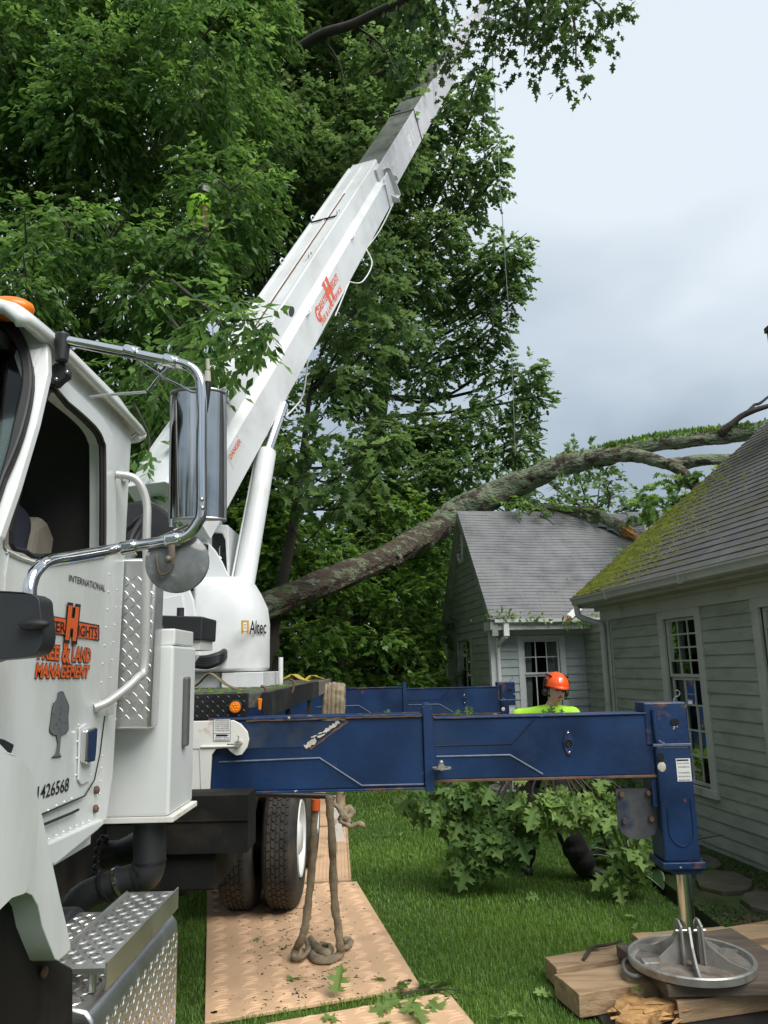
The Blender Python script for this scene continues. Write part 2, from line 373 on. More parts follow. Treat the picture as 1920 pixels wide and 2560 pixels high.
TZ = lambda o, z: (o, z)
def sweep(mb, T, prof, x0, x1, n=1):
    vs = []; fs = []; k = len(prof)
    for i in range(n+1):
        x = x0+(x1-x0)*i/n
        for o, z in prof: vs.append(T(x, o, z))
    for i in range(n):
        for j in range(k):
            fs.append((i*k+j, i*k+(j+1) % k, (i+1)*k+(j+1) % k, (i+1)*k+j))
    fs.append(tuple(range(k))); fs.append(tuple(n*k+j for j in range(k)))
    return mb.add(vs, fs)
gut = sweep(MB(), TH, [(.302, 2.735), (.37, 2.735), (.395, 2.755), (.40, 2.80), (.425, 2.825), (.425, 2.845), (.302, 2.842)], -.12, 11).build('gutter', gutter_m, house, smooth=40)
sweep(MB(), TH, [(.26, 2.872), (.30, 2.868), (.42, 2.848), (.42, 2.853), (.30, 2.876), (.26, 2.88)], -.12, 11, 40).build('gutter_guard', guard_m, gut, smooth=60)
jt = MB()
for x in (1.05, 2.9, 4.6): lbox(jt, TH, (x, .30, 2.732), (x+.012, .428, 2.843))
split_build(jt, 'gutter_joint', gutter_m, gut)
p_ = [TH(-.03, .36, 2.74), TH(-.03, .36, 2.66), TH(-.02, .33, 2.58), TH(.03, .2, 2.52), TH(.10, .09, 2.47), TH(.12, .07, 2.38), TH(.12, .07, 1.9), TH(.12, .07, -.05)]
MB().tube(p_, .042, 12, smooth=5).build('downspout', gutter_m, house, smooth=60)
MB().tube([TH(.27, .05, 2.50), TH(.27, .05, -.05)], .013, 8).build('conduit', trim, house, smooth=60)
cl_ = MB()
for z in (1.75, .9): lbox(cl_, TH, (.245, .028, z), (.295, .07, z+.04))
split_build(cl_, 'conduit_clamp', trim, house)
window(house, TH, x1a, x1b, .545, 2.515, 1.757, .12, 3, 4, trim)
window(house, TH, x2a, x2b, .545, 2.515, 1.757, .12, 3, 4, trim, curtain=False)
# roof of the near house: courses of shingles, each course a part
SL = .80
def roof_courses(parent, P, x0, x1, y0, z0, slope, ncourse, expo, m, sag=None, tabw=.30, thick=.009, keep=None):
    cs, sn = 1/math.hypot(1, slope), slope/math.hypot(1, slope)
    for c in range(ncourse):
        s0 = c*expo-.01; s1 = s0+expo+.045
        mb = MB(); x = x0-random.random()*tabw*.0
        off = (c % 2)*tabw*.5+random.uniform(-.04, .04)
        edges = [x0]
        q = x0+off+tabw*.4
        while q < x1-.05: edges.append(q); q += tabw*random.uniform(.96, 1.04)
        edges.append(x1)
        for i in range(len(edges)-1):
            a, b = edges[i]+.0012, edges[i+1]-.0012
            if keep and not keep((a+b)/2, c):
                if mb.v: mb.build('shingle_course', m, parent); mb = MB()
                continue
            lift = random.uniform(0, .0035); dz = random.uniform(-.002, .002)
            def pt(x, s, h):
                k = sag(x, s) if sag else 0
                return P(x, y0+s*cs-h*sn, z0+s*sn+h*cs+k)
            t0 = thick+lift
            nx = max(1, int((b-a)/.15)) if sag else 1
            for j in range(nx):
                xa, xb = a+(b-a)*j/nx, a+(b-a)*(j+1)/nx
                mb.hexa([pt(xa, s0+dz, 0), pt(xb, s0+dz, 0), pt(xb, s1, 0), pt(xa, s1, 0), pt(xa, s0+dz, t0), pt(xb, s0+dz, t0), pt(xb, s1, .002), pt(xa, s1, .002)])
        if mb.v: mb.build('shingle_course', m, parent)
RP = lambda x, y, z: HL(x, y, z)
deck_ = MB()
yr = 4.4
deck_.plate([HL(-.11, -.33, 2.845), HL(-.11, yr, 2.845+SL*(yr+.33)), HL(-.11, 2*yr+.33, 2.845)], wv*11.1)
roof = deck_.build('roof', shingle_b, house)
roof_courses(roof, RP, -.13, 7.2, -.36, 2.855, SL, 41, .143, shingle_b, thick=.012)
MB().plate([HL(-.135, -.37, 2.80), HL(-.135, yr, 2.80+SL*(yr+.37)), HL(-.135, yr, 2.855+SL*(yr+.37)), HL(-.135, -.37, 2.855)], wv*.02).build('rake_board', trim, house)
# moss tufts creeping over the roof edge
mo = MB(); cs_, sn_ = 1/math.hypot(1, SL), SL/math.hypot(1, SL)
for i in range(18000):
    s = abs(random.gauss(0, 1.15))+.02; x = -.10+abs(random.gauss(0, .95))
    dens = math.exp(-(x+.1)*.85-max(0, s-1.4)*.65)
    if random.random() > dens or s > 4.3: continue
    c = round(s/.143)*.143 if random.random() < .72 else s
    c += random.gauss(0, .012); r = random.uniform(.007, .022)*(1.7-.7*min(1, x))
    y = -.36+c*cs_; z = 2.862+c*sn_
    nrmv = V(0, -sn_, cs_)
    p = HL(x, y, z); up = nrm(HL(x, y-sn_, z+cs_)-p)
    a = wv*r*1.6; b = np.cross(up, wv)*r
    mo.add([p+a, p+a*.3+b, p-a*.8+b*.6, p-a, p-a*.4-b, p+a*.6-b*.8, p+up*r*.9], [(0, 1, 6), (1, 2, 6), (2, 3, 6), (3, 4, 6), (4, 5, 6), (5, 0, 6)])
mo.build('moss', moss_m, roof, smooth=180, kind='stuff', fix=False)
# torn lip of the roof by the gutter
MB().hexa([HL(.3, -.34, 2.885), HL(.75, -.36, 2.89), HL(.78, -.25, 2.935), HL(.34, -.22, 2.95), HL(.3, -.34, 2.892), HL(.75, -.36, 2.897), HL(.78, -.25, 2.943), HL(.34, -.22, 2.958)]).build('torn_shingle', shingle_b, roof)
# chimney
ch = MB(); P0 = at(1912, 822, Y=10.2)
brick_m = mat('chimney_brick', (.10, .055, .045), .85, var=.3, vscale=9)
ch.box((P0[0], 9.55, 4.4), (P0[0]+.62, 10.17, P0[2]-.08)); ch.box((P0[0]-.02, 9.52, P0[2]-.08), (P0[0]+.64, 10.2, P0[2])); ch.box((P0[0]+.15, 9.7, P0[2]), (P0[0]+.5, 10.05, P0[2]+.15))
ch.build('chimney', brick_m, house, bevel=.01)
# ---------------- wing with the gable
wing = thing('cottage', 'small sage green gabled cottage wing with broken roof under fallen trunk', 'house', tuple(WC))
TW = lambda x, o, z: WL(x, -o, z)        # front wall
TG = lambda y, o, z: WL(-o, y, z)        # gable wall
DEP = 3.42; RY, RZ, EY, EZ = 1.52, 4.86, -.445, 2.665
WS = (RZ-EZ)/(RY-EY)
a0, a1 = .45, 1.285
g0x, g1x = gp(1146, 1640)[0], gp(1181, 1640)[0]
ga, gb = min(g0x, g1x), max(g0x, g1x); gzt = gp(1160, 1597)[1]
mw = MB()
lbox(mw, WL, (0.0, 0, -.2), (a0+.06, .1, 2.62)); lbox(mw, WL, (a1-.06, 0, -.2), (9, .1, 2.62)); lbox(mw, WL, (a0+.06, 0, -.2), (a1-.06, .1, .66)); lbox(mw, WL, (a0+.06, 0, 2.38), (a1-.06, .1, 2.62))
wwall = mw.build('wall', siding2, wing)
boards(wwall, TW, [(.09, a0), (a0, a1, -.2, .6), (a1, 1.65)], -.10, 2.43, .133, siding2)
# gable wall with its opening
gw = MB()
rz = lambda y: RZ-.05-abs(y-RY)*WS
pts = [WL(.0005, .1, -.2), WL(.0005, DEP, -.2), WL(.0005, DEP, rz(DEP)), WL(.0005, RY, RZ-.05), WL(.0005, .1, rz(.1))]
hole = [WL(.0005, ga+.04, .7), WL(.0005, gb-.04, .7), WL(.0005, gb-.04, gzt-.04), WL(.0005, ga+.04, gzt-.04)]
gw.plate(pts, ev*.1, [hole])
gwall = gw.build('gable_wall', siding, wing)
def gclip(z):
    h = (RZ-.10-z)/WS
    return (max(0, RY-h), min(DEP, RY+h))
boards(gwall, TG, [(.09, ga, -.2, gzt+.05), (gb, DEP, -.2, gzt+.05), (0.0, DEP, gzt-.02, 9)], -.10, 4.75, .133, siding, clip=gclip)
gl_ = TG
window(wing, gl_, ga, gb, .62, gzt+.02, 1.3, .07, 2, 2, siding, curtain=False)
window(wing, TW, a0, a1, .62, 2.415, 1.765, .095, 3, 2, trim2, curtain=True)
cbw = MB(); lbox(cbw, TW, (-.03, 0, -.1), (.09, .03, 2.45)); lbox(cbw, TG, (0.0, 0, -.1), (.09, .03, 2.5)); lbox(cbw, TG, (DEP-.1, .0, -.1), (DEP, .03, 2.45)); split_build(cbw, 'corner_board', trim2, wing, bevel=.003)
fw = MB(); lbox(fw, TW, (.0, 0, 2.43), (6, .026, 2.60)); lbox(fw, TW, (-.1, 0, 2.60), (6, .40, 2.62)); lbox(fw, TW, (-.1, .37, 2.50), (6, .40, 2.66)); lbox(fw, TG, (-.40, .0, 2.50), (.03, .11, 2.645)); fw.build('fascia', trim2, wing, bevel=.004)
gg = sweep(MB(), TW, [(.402, 2.60), (.46, 2.60), (.485, 2.62), (.49, 2.675), (.475, 2.675), (.402, 2.67)], -.06, 1.95).build('gutter', gutter_w, wing, smooth=40)
gj = MB()
for x in (.88, 1.5): lbox(gj, TW, (x, .40, 2.595), (x+.035, .495, 2.68))
split_build(gj, 'gutter_joint', gutter_w, gg)
ds = MB(); lbox(ds, TW, (.09, .40, 2.40), (.18, .47, 2.60)); ds.tube([TW(.135, .435, 2.40), TW(.10, .30, 2.33), TW(.095, .09, 2.26), TW(.095, .06, 2.2), TW(.095, .06, -.05)], .036, 8, smooth=3); ds.build('downspout', gutter_w, wing, smooth=50)
# oval vent
vy, vz = gp(1153.5, 1369)
ov = MB(); ring = []
N = 24
for i in range(N):
    a = 2*PI*i/N; ring.append(TG(vy+.20*math.cos(a), .03, vz+.30*math.sin(a)))
ov.tube(ring+[ring[0]], .028, 8)
vent = ov.build('gable_vent', trim2, wing, smooth=60)
for k in range(6):
    z = vz-.22+k*.088; h = .19*math.sqrt(max(0, 1-((z-vz)/.29)**2)); m_ = MB(); lbox(m_, TG, (vy-h, .02, z-.012), (vy+h, .035, z+.012)); m_.build('louvre', trim2, vent)
# rake boards
rb = MB()
for sgn in (-1, 1):
    y_e = EY if sgn < 0 else 2*RY-EY
    for (o0, o1, t0, t1) in ((.0, .10, .20, .012), (.10, .13, .12, .0)):
        q = [TG(y_e, o0, EZ-t0*1.3), TG(RY, o0, RZ-t0*1.3), TG(RY, o0, RZ-t1), TG(y_e, o0, EZ-t1)]
        rb.plate(q, -ev*(o1-o0))
split_build(rb, 'rake_board', siding, wing)
rf = MB(); rf.plate([WL(-.12, EY, EZ-.005), WL(-.12, RY, RZ-.005), WL(-.12, 2*RY-EY, EZ-.005), WL(-.12, RY, RZ-.08)], ev*9)
wroof = rf.build('roof', shingle_m, wing)
def sag(x, s):
    d = math.hypot((x-2.75)/.55, (s-2.62)/.5); return -.10*math.exp(-d*d)+.012*math.sin(x*2.1+s)
broken = lambda x, c: not (2.45 < x < 3.05 and c >= 33 and random.random() < .6)
roof_courses(wroof, lambda x, y, z: WL(x, y, z), -.13, 6.5, EY-.02, EZ+.002, WS, 36, .0813, shingle_m, sag=sag, tabw=.32, thick=.011, keep=broken)
rc = MB()
for i in range(15):
    x0 = -.13+i*.29
    if 2.3 < x0 < 3.1: continue
    rc.hexa([WL(x0, RY-.10, RZ-.10*WS+.012), WL(x0+.30, RY-.10, RZ-.10*WS+.012), WL(x0+.30, RY, RZ+.014), WL(x0, RY, RZ+.014), WL(x0, RY-.10, RZ-.10*WS+.024), WL(x0+.30, RY-.10, RZ-.10*WS+.020), WL(x0+.30, RY, RZ+.026), WL(x0, RY, RZ+.03)])
split_build(rc, 'ridge_cap', shingle_m, wroof)
# torn, curled shingles where the limb went in
WRN = nrm(-np.cross(ev, nrm(WL(0, RY, RZ)-WL(0, EY, EZ)))); WRN = WRN if WRN[2] > 0 else -WRN
WRU = nrm(WL(0, RY, RZ)-WL(0, EY, EZ))
def wr(px, py, h=0):       # a point on the wing's front roof slope, raised by h
    return at(px, py, pl=(WL(0, EY, EZ)+WRN*h, WRN))
for (px, py, a, ln, wd_) in ((1490, 1303, 25, .34, .16), (1512, 1318, 40, .30, .13), (1535, 1330, 55, .35, .12), (1575, 1302, -30, .42, .15), (1600, 1308, -18, .4, .14), (1560, 1310, -50, .3, .16), (1480, 1290, 10, .4, .14)):
    p = wr(px, py, .03); ca, sa = math.cos(math.radians(a)), math.sin(math.radians(a))
    u = ev*ca-WRU*sa*.7; v_ = WRU*ca*.6+ev*sa*.4; mb = MB(); n = 5; vs = []; fs = []
    for i in range(n+1):
        t = i/n-.5; h = .05*(1-4*t*t)+random.uniform(0, .02)
        for q in (-.5, .5): vs.append(p+u*ln*t+v_*wd_*q+WRN*(h+q*.05))
    for i in range(n): fs.append((2*i, 2*i+1, 2*i+3, 2*i+2))
    mb.add(vs, fs); o = mb.build('torn_shingle', shingle_m, wroof, fix=False)
    s_ = o.modifiers.new('thick', 'SOLIDIFY'); s_.thickness = .012
pv = wr(1615, 1345); MB().cyl(pv, pv+V(0, 0, .42), .045, 14).build('vent_pipe', gutter_w, wing, smooth=60)
# splintered white boards from the eave
split_m = mat('splintered_wood', (.44, .25, .095), .8, var=.35, vscale=14, col2=(.22, .10, .04), c2s=10, c2lo=.5, c2hi=.65, bump=.4, bscale=60)
pa, pb = wr(1424, 1542, .06), wr(1452, 1516, .10)
d_ = nrm(pb-pa); sdv = nrm(np.cross(d_, WRN))
MB().obox((pa+pb)/2, d_*np.linalg.norm(pb-pa)*.5, sdv*.055, WRN*.012).build('broken_trim_board', gutter_w, wing)
spl = MB()
for i in range(9):
    q = pa+sdv*random.uniform(-.05, .05)+WRN*random.uniform(-.02, .03); spl.tube([q, q-d_*random.uniform(.05, .14)+sdv*random.uniform(-.03, .03)], [.012, .002], 5)
spl.build('splinter', split_m, wing, kind='stuff')
pa, pb = wr(1573, 1378, .05), wr(1600, 1352, .08); d_ = nrm(pb-pa); sdv = nrm(np.cross(d_, WRN))
MB().obox((pa+pb)/2, d_*np.linalg.norm(pb-pa)*.5, sdv*.05, WRN*.012).build('broken_trim_board', gutter_w, wing)
# connecting wall between wing and near house
TC = lambda y, o, z: WL(1.65-o, -y, z)     # y toward the camera
cw = MB(); lbox(cw, TC, (.0, -.1, -.2), (2.6, 0, 2.5)); cwo = cw.build('link_wall', siding, wing)
boards(cwo, TC, [(.0, 2.5)], -.10, 2.43, .133, siding)
fz = MB(); lbox(fz, TC, (.0, 0, 2.43), (2.55, .027, 2.58)); lbox(fz, TC, (-.1, -.9, 2.58), (2.6, .1, 2.62)); fz.build('link_fascia', trim, wing)
for i, (x, y, r) in enumerate(((2.95, 7.4, .34), (3.05, 6.75, .3), (3.0, 8.1, .28))):
    pts = []
    for k in range(9):
        a = 2*PI*k/9; q = r*random.uniform(.8, 1.15); pts.append(V(x+q*.75*math.cos(a), y+q*1.1*math.sin(a), -.03))
    o = MB().plate(pts, V(0, 0, .045+.006*i)).build('flagstone', stone_m, bevel=.01)
    tag(o, ('flat brown stone in the bed midway along the near house wall', 'flat brown stone nearest the right edge of the photo by the wall', 'flat brown stone furthest back against the near house wall')[i], 'stone', 'stones in the bed')
# ================================================================== crane truck
TX = -2.0
truck = thing('crane_truck', 'white crane truck with blue outriggers out and its boom raised', 'crane truck', (TX, 6.0, 0))
XC = -.98
gasket = mat('window_gasket', (.010, .010, .011), .55, var=.2)
beige = mat('beige_vinyl', (.30, .27, .22), .7, var=.15, vscale=6)
inner = mat('cab_lining', (.035, .034, .032), .85, var=.2)
amber = mat('amber_lens', (.90, .22, .01), .25, var=.15, vscale=30)
YZ = lambda y, z, x=XC: V(x, y, z)
def pxX(pts, X): return atn(pts, X=X)
def arc(c, r, a0, a1, n, f): return [f(c[0]+r*math.cos(math.radians(a0+(a1-a0)*i/n)), c[1]+r*math.sin(math.radians(a0+(a1-a0)*i/n))) for i in range(n+1)]
# cab shell
win_out = [(122, 974), (170, 1014), (212, 1052), (238, 1080), (249, 1104), (254, 1140), (254, 1362), (250, 1372), (101, 1393), (60, 1378), (25, 1358), (42, 1244), (80, 1110)]
cab_side = [YZ(1.55, 1.46), YZ(2.36, 1.45), YZ(2.80, 1.46), YZ(2.845, 1.60), YZ(2.86, 2.0), YZ(2.885, 2.86), YZ(2.80, 2.92), YZ(2.16, 2.93), YZ(2.06, 2.86), YZ(1.98, 2.60), YZ(1.88, 2.30), YZ(1.55, 2.26)]
win_out = closed([V(x, y, 0) for x, y in win_out], 3); win_out = [(p[0], p[1]) for p in win_out]
grow = [(112, 955), (172, 1003), (220, 1044), (248, 1074), (262, 1104), (266, 1140), (266, 1372), (258, 1385), (102, 1405), (52, 1388), (10, 1366), (30, 1244), (68, 1105)]
grow = [(p[0], p[1]) for p in closed([V(x, y, 0) for x, y in grow], 3)]
cab = MB().plate(cab_side, V(-.06, 0, 0), [pxX(grow, XC)])
cab.box((-3.0, 2.80, 1.46), (XC-.03, 2.862, 2.92))                # back wall
cab.box((-3.0, 1.6, 1.38), (XC-.05, 2.8, 1.47))                   # floor
cab.box((-3.02, 1.6, 1.46), (-2.96, 2.86, 2.3)); cab.box((-3.02, 2.5, 2.3), (-2.96, 2.86, 2.92))
cabo = cab.build('cab', white, truck, bevel=.012)
ln = MB(); ln.box((-2.94, 2.74, 1.49), (-1.06, 2.79, 2.9)); ln.box((-2.94, 1.7, 2.86), (-1.06, 2.74, 2.9)); ln.build('cab_lining', inner, cabo)
# roof, crowned towards the middle
rf = MB(); vs = []; fs = []
prof = [(-.955, 2.905), (-.965, 2.945), (-1.0, 2.975), (-1.08, 3.0), (-1.3, 3.03), (-2.0, 3.05), (-2.7, 3.03), (-2.95, 2.99), (-3.0, 2.91)]
ys = [(1.94, -.035), (1.96, -.020), (2.02, -.008), (2.10, -.002), (2.3, 0), (2.7, 0), (2.84, -.02), (2.91, -.06)]
for y, dz in ys:
    for x, z in prof: vs.append(V(x+(.03 if y < 1.95 else 0)*(x+2)*-.8, y, z+dz*(1 if z > 2.93 else .3)))
for i in range(len(ys)-1):
    for j in range(len(prof)-1): fs.append((i*9+j, i*9+j+1, i*9+9+j+1, i*9+9+j))
rf.add(vs, fs); ro = rf.build('roof', white, cabo, smooth=50); s_ = ro.modifiers.new('t', 'SOLIDIFY'); s_.thickness = .03; s_.offset = -1
MB().tube([V(-.955, 2.13, 2.905), V(-.95, 2.3, 2.9), V(-.95, 2.88, 2.885), V(-.96, 2.915, 2.86), V(-1.0, 2.93, 2.85)], [.012, .016, .016, .018, .012], 8, smooth=3).build('drip_rail', white, cabo, smooth=60)
bpos = at(30, 760, Y=2.02)
MB().ball(V(bpos[0]-.015, 2.03, bpos[2]-.01), (.075, .045, .034), 16).build('roof_marker_light', amber, cabo, smooth=60)
# windscreen edge
ws = [(-40, 790), (0, 812), (28, 845), (48, 895), (52, 960), (30, 1060), (8, 1150), (-40, 1260)]
wo = [(-60, 745), (0, 772), (45, 815), (72, 880), (80, 960), (56, 1075), (10, 1190), (-60, 1330)]
rc2 = lambda q: [(p[0], p[1]) for p in closed([V(x, y, 0) for x, y in q], 3)]
ws, wo = rc2(ws), rc2(wo)
PLW = (V(-1.0, 2.02, 2.8), nrm(V(.22, -1, .42)))
gw_ = MB().plate(atn(wo, pl=PLW), V(0, .025, -.01), [atn(ws, pl=PLW)]).build('windscreen_gasket', gasket, cabo, bevel=.006)
MB().plate(atn(ws, pl=(PLW[0]+V(0, .02, 0), PLW[1])), V(0, .006, 0)).build('windscreen', glass, cabo)
pil = MB().plate(atn([(0, 742), (60, 775), (118, 835), (120, 930), (90, 1060), (42, 1220), (0, 1340), (-110, 1500), (-110, 700)], pl=(PLW[0]+V(0, .035, 0), PLW[1])), V(0, .03, 0), [atn(wo, pl=(PLW[0]+V(0, .035, 0), PLW[1]))])
pil.build('windscreen_pillar', white, cabo, bevel=.008)
# door
XD = -.968
door_px = [(92, 985), (112, 925), (140, 930), (215, 1000), (255, 1040), (280, 1080), (289, 1130), (290, 1300), (283, 1500), (264, 1780), (251, 1885), (236, 1945), (206, 1990), (120, 2027), (20, 2068)]
dpts = pxX(door_px, XD)+[YZ(1.62, 1.55, XD), YZ(1.62, 2.20, XD), YZ(1.90, 2.27, XD), YZ(1.98, 2.42, XD)]
door = MB().plate(dpts, V(-.03, 0, 0), [pxX(grow, XD)]).build('door', white, cabo, bevel=.007)
g2 = pxX(grow, XD+.004); g3 = pxX(win_out, XD-.02)
fr_ = MB(); n = len(g2)
fr_.add(g2+g3, [(i, (i+1) % n, n+(i+1) % n, n+i) for i in range(n)]); fr_.build('window_return', beige, door, fix=False)
gk = pxX(win_out, XD-.014); MB().tube(gk+[gk[0]], .009, 8).build('window_seal', gasket, door)
# pressed lines and lower panel of the door
pl_ = MB()
def strip(mb, pts, r=.003, X=XD+.002): mb.tube(pxX(pts, X), r, 6)
strip(pl_, [(10, 1500), (12, 1440), (20, 1385)]); pl_.build('door_hinge', white, door)
tr_ = MB(); strip(tr_, [(108, 2062), (180, 2032), (196, 2024)], .004); strip(tr_, [(104, 2036), (212, 1990), (236, 1950), (250, 1885), (262, 1790)], .0022); split_build(tr_, 'panel_seam', gasket, door)
wl = MB(); strip(wl, [(16, 1378), (50, 1395), (105, 1413), (262, 1390)], .006); wl.build('belt_line', white, door, smooth=60)
rv = MB()
def rivets(line, step, X=XD, r=.0042):
    P = [at(*q, X=X) for q in line]; seg = [np.linalg.norm(P[i+1]-P[i]) for i in range(len(P)-1)]; tot = sum(seg); d = 0
    while d < tot:
        k = 0; e = d
        while e > seg[k]: e -= seg[k]; k += 1
        p = P[k]+(P[k+1]-P[k])*e/seg[k]; rv.ball(p, r, 6); d += step
rivets([(273, 1435), (268, 1530), (258, 1640), (250, 1740), (244, 1810), (236, 1880), (222, 1940), (210, 1985)], .062)
rivets([(291, 1475), (286, 1560), (280, 1650), (275, 1700)], .062); rivets([(255, 1890), (252, 1940), (247, 2000), (244, 2040)], .04)
rivets([(120, 2026), (148, 2010), (170, 2001), (190, 1992)], .055); rivets([(122, 2098), (146, 2086), (168, 2075), (190, 2065), (210, 2058), (228, 2050)], .05)
rivets([(196, 1812), (193, 1850), (189, 1960)], .05); rivets([(230, 1830), (228, 1880), (226, 1940)], .045)
rv.build('rivets', white, cabo, smooth=180, kind='stuff', fix=False)
# sill
MB().plate(pxX([(126, 2106), (258, 2047), (262, 2058), (240, 2080), (140, 2162), (100, 2160)], -.965)+[YZ(1.9, 1.36, -.965), YZ(1.9, 1.44, -.965)], V(-.12, 0, 0)).build('sill', white, cabo, bevel=.006)
sc_ = MB()
for (x, y) in ((241, 1975), (239, 2022)): sc_.ball(at(x, y, X=XC+.006), (.012, .012, .014), 8)
split_build(sc_, 'hinge_bolt', rusty, cabo, smooth=180)
# door handle
hb = MB().plate(pxX([(195, 1820), (212, 1808), (225, 1815), (228, 1850), (222, 1950), (200, 1962), (192, 1950)], XD+.002), V(.006, 0, 0)).build('door_handle', white, door, bevel=.004)
MB().plate(pxX([(203, 1826), (222, 1818), (229, 1822), (226, 1870), (222, 1905), (205, 1910), (199, 1905)], XD+.008), V(.022, 0, 0)).build('handle_lever', chrome, hb, bevel=.008)
# lettering laid on the door
def text_pts(body, bold=0.0, res=3):
    cu = bpy.data.curves.new('t', 'FONT'); cu.body = body; cu.size = 1; cu.offset = bold; cu.resolution_u = res; cu.fill_mode = 'BOTH'
    ob = bpy.data.objects.new('t', cu); C.objects.link(ob); bpy.context.view_layer.update()
    me = bpy.data.meshes.new_from_object(ob.evaluated_get(bpy.context.evaluated_depsgraph_get()))
    v = np.array([q.co for q in me.vertices]); f = [tuple(p.vertices) for p in me.polygons]
    bpy.data.objects.remove(ob); bpy.data.curves.remove(cu); bpy.data.meshes.remove(me); return v, f
def text_on(body, quad, m, name, parent, bold=0, rng_=None, lift=None, yr=None, label=None):
    """quad: BL, BR, TR, TL points in the world; the ink of the text fills it"""
    v, f = text_pts(body, bold)
    b0 = text_pts(body, 0)[0]
    mn, mxx = b0[:, :2].min(0), b0[:, :2].max(0); uv = (v[:, :2]-mn)/(mxx-mn)
    q = [np.asarray(p) for p in quad]; u_, v_ = uv[:, :1], uv[:, 1:2]
    P = q[0]*(1-u_)*(1-v_)+q[1]*u_*(1-v_)+q[2]*u_*v_+q[3]*(1-u_)*v_
    if lift is not None: P = P+lift
    return MB().add(P, f).build(name, m, parent, fix=False, label=label)
XT = XD+.0022
def dq(bl, br, tr, tl, X=XT): return [at(*p, X=X) for p in (bl, br, tr, tl)]
lg = MB().plate(pxX([(95, 1581), (171, 1589), (248, 1602), (248, 1563), (196, 1553), (196, 1521), (172, 1516), (170, 1547), (95, 1533)], XT), V(.0008, 0, 0)).build('logo_backing', black_print, door, label='black border of the orange logo on the door')
XT2 = XT+.0016
MB().plate(pxX([(98, 1578), (168, 1587), (168, 1549), (98, 1537)], XT2), V(.0008, 0, 0)).build('logo_bar', orange, door)
MB().plate(pxX([(190, 1593), (245, 1599), (245, 1566), (190, 1556)], XT2), V(.0008, 0, 0)).build('logo_bar', orange, door)
XT3 = XT2+.0016
text_on('GREATER', dq((62, 1570), (163, 1583), (164, 1556), (60, 1543), XT3), black_print, 'logo_lettering', door, .02)
text_on('EIGHTS', dq((187, 1588), (243, 1596), (244, 1569), (188, 1562), XT3), black_print, 'logo_lettering', door, .02)
text_on('H', dq((166, 1594), (189, 1597), (196, 1524), (173, 1520), XT3-.0006), black_print, 'logo_lettering', door, .13)
text_on('H', dq((167, 1591), (188, 1594), (195, 1526), (174, 1522), XT3+.0005), orange, 'logo_lettering', door, .085)
for body, qd in (('TREE', ((88, 1644), (147, 1650), (149, 1616), (92, 1610))), ('&', ((156, 1655), (172, 1656), (174, 1601), (158, 1599))), ('LAND', ((180, 1652), (226, 1655), (228, 1624), (183, 1616))), ('MANAGEMENT', ((89, 1694), (220, 1694), (224, 1666), (93, 1659)))):
    text_on(body, dq(*qd, XT), black_print, 'logo_lettering', door, .075)
    text_on(body, dq(*qd, XT+.002), orange, 'logo_lettering', door, .035)
text_on('1426568', dq((93, 2000), (171, 1977), (174, 1944), (96, 1966)), black_print, 'number', door, .012)
text_on('INTERNATIONAL', dq((173, 1452), (263, 1479), (264, 1463), (174, 1436)), mat('badge_dark', (.06, .06, .065), .25, metal=.5), 'maker_name', door, .012)
# tree emblem
tp = []
crown_px = [(153, 1728), (160, 1730), (163, 1742), (168, 1752), (172, 1766), (171, 1790), (172, 1812), (170, 1824), (166, 1832), (158, 1836), (152, 1842)]
left_px = [(141, 1838), (132, 1838), (124, 1830), (122, 1822), (126, 1802), (128, 1780), (132, 1765), (138, 1752), (144, 1740), (146, 1732)]
body_px = crown_px+[(149, 1870), (148, 1884), (154, 1892), (127, 1896), (136, 1888), (141, 1878), (143, 1860)]+left_px
jit = [(x+random.uniform(-1.4, 1.4), y+random.uniform(-1, 1)) for x, y in body_px]
MB().plate(pxX(jit, XT), V(.0008, 0, 0)).build('tree_emblem', black_print, door)
cx, cy = 148, 1800
MB().plate(pxX([(cx+(x-cx)*.93, cy+(y-cy)*.975) for x, y in jit], XT+.0015), V(.0008, 0, 0)).build('tree_emblem', grey_print, door)
fl = MB()
for i in range(24):
    x, y = random.uniform(131, 166), random.uniform(1750, 1832); r = random.uniform(.8, 1.8); fl.plate(pxX([(x-r, y), (x, y+r*.5), (x+r*.8, y-r*1.6)], XT+.0028), V(.0004, 0, 0))
fl.build('emblem_fleck', black_print, door, kind='stuff')
# seat, wheel
st = MB(); st.plate([V(-1.18, 2.46, 1.9), V(-1.18, 2.62, 1.9), V(-1.18, 2.72, 2.42), V(-1.18, 2.62, 2.5), V(-1.18, 2.55, 2.46)], V(-.5, 0, 0)); st.box((-1.72, 2.0, 1.74), (-1.18, 2.6, 1.9)); st.build('seat', beige, cabo, bevel=.04, seg=3)
stw = MB(); c0 = V(-1.45, 1.9, 2.12); ring = [c0+V(.21*math.cos(a), -.06*math.sin(a), .2*math.sin(a)) for a in np.linspace(0, 2*PI, 25)]; stw.tube(ring, .014, 8); stw.tube([c0, V(-1.45, 1.7, 1.8)], .025, 8); stw.build('steering_wheel', gasket, cabo, smooth=60)
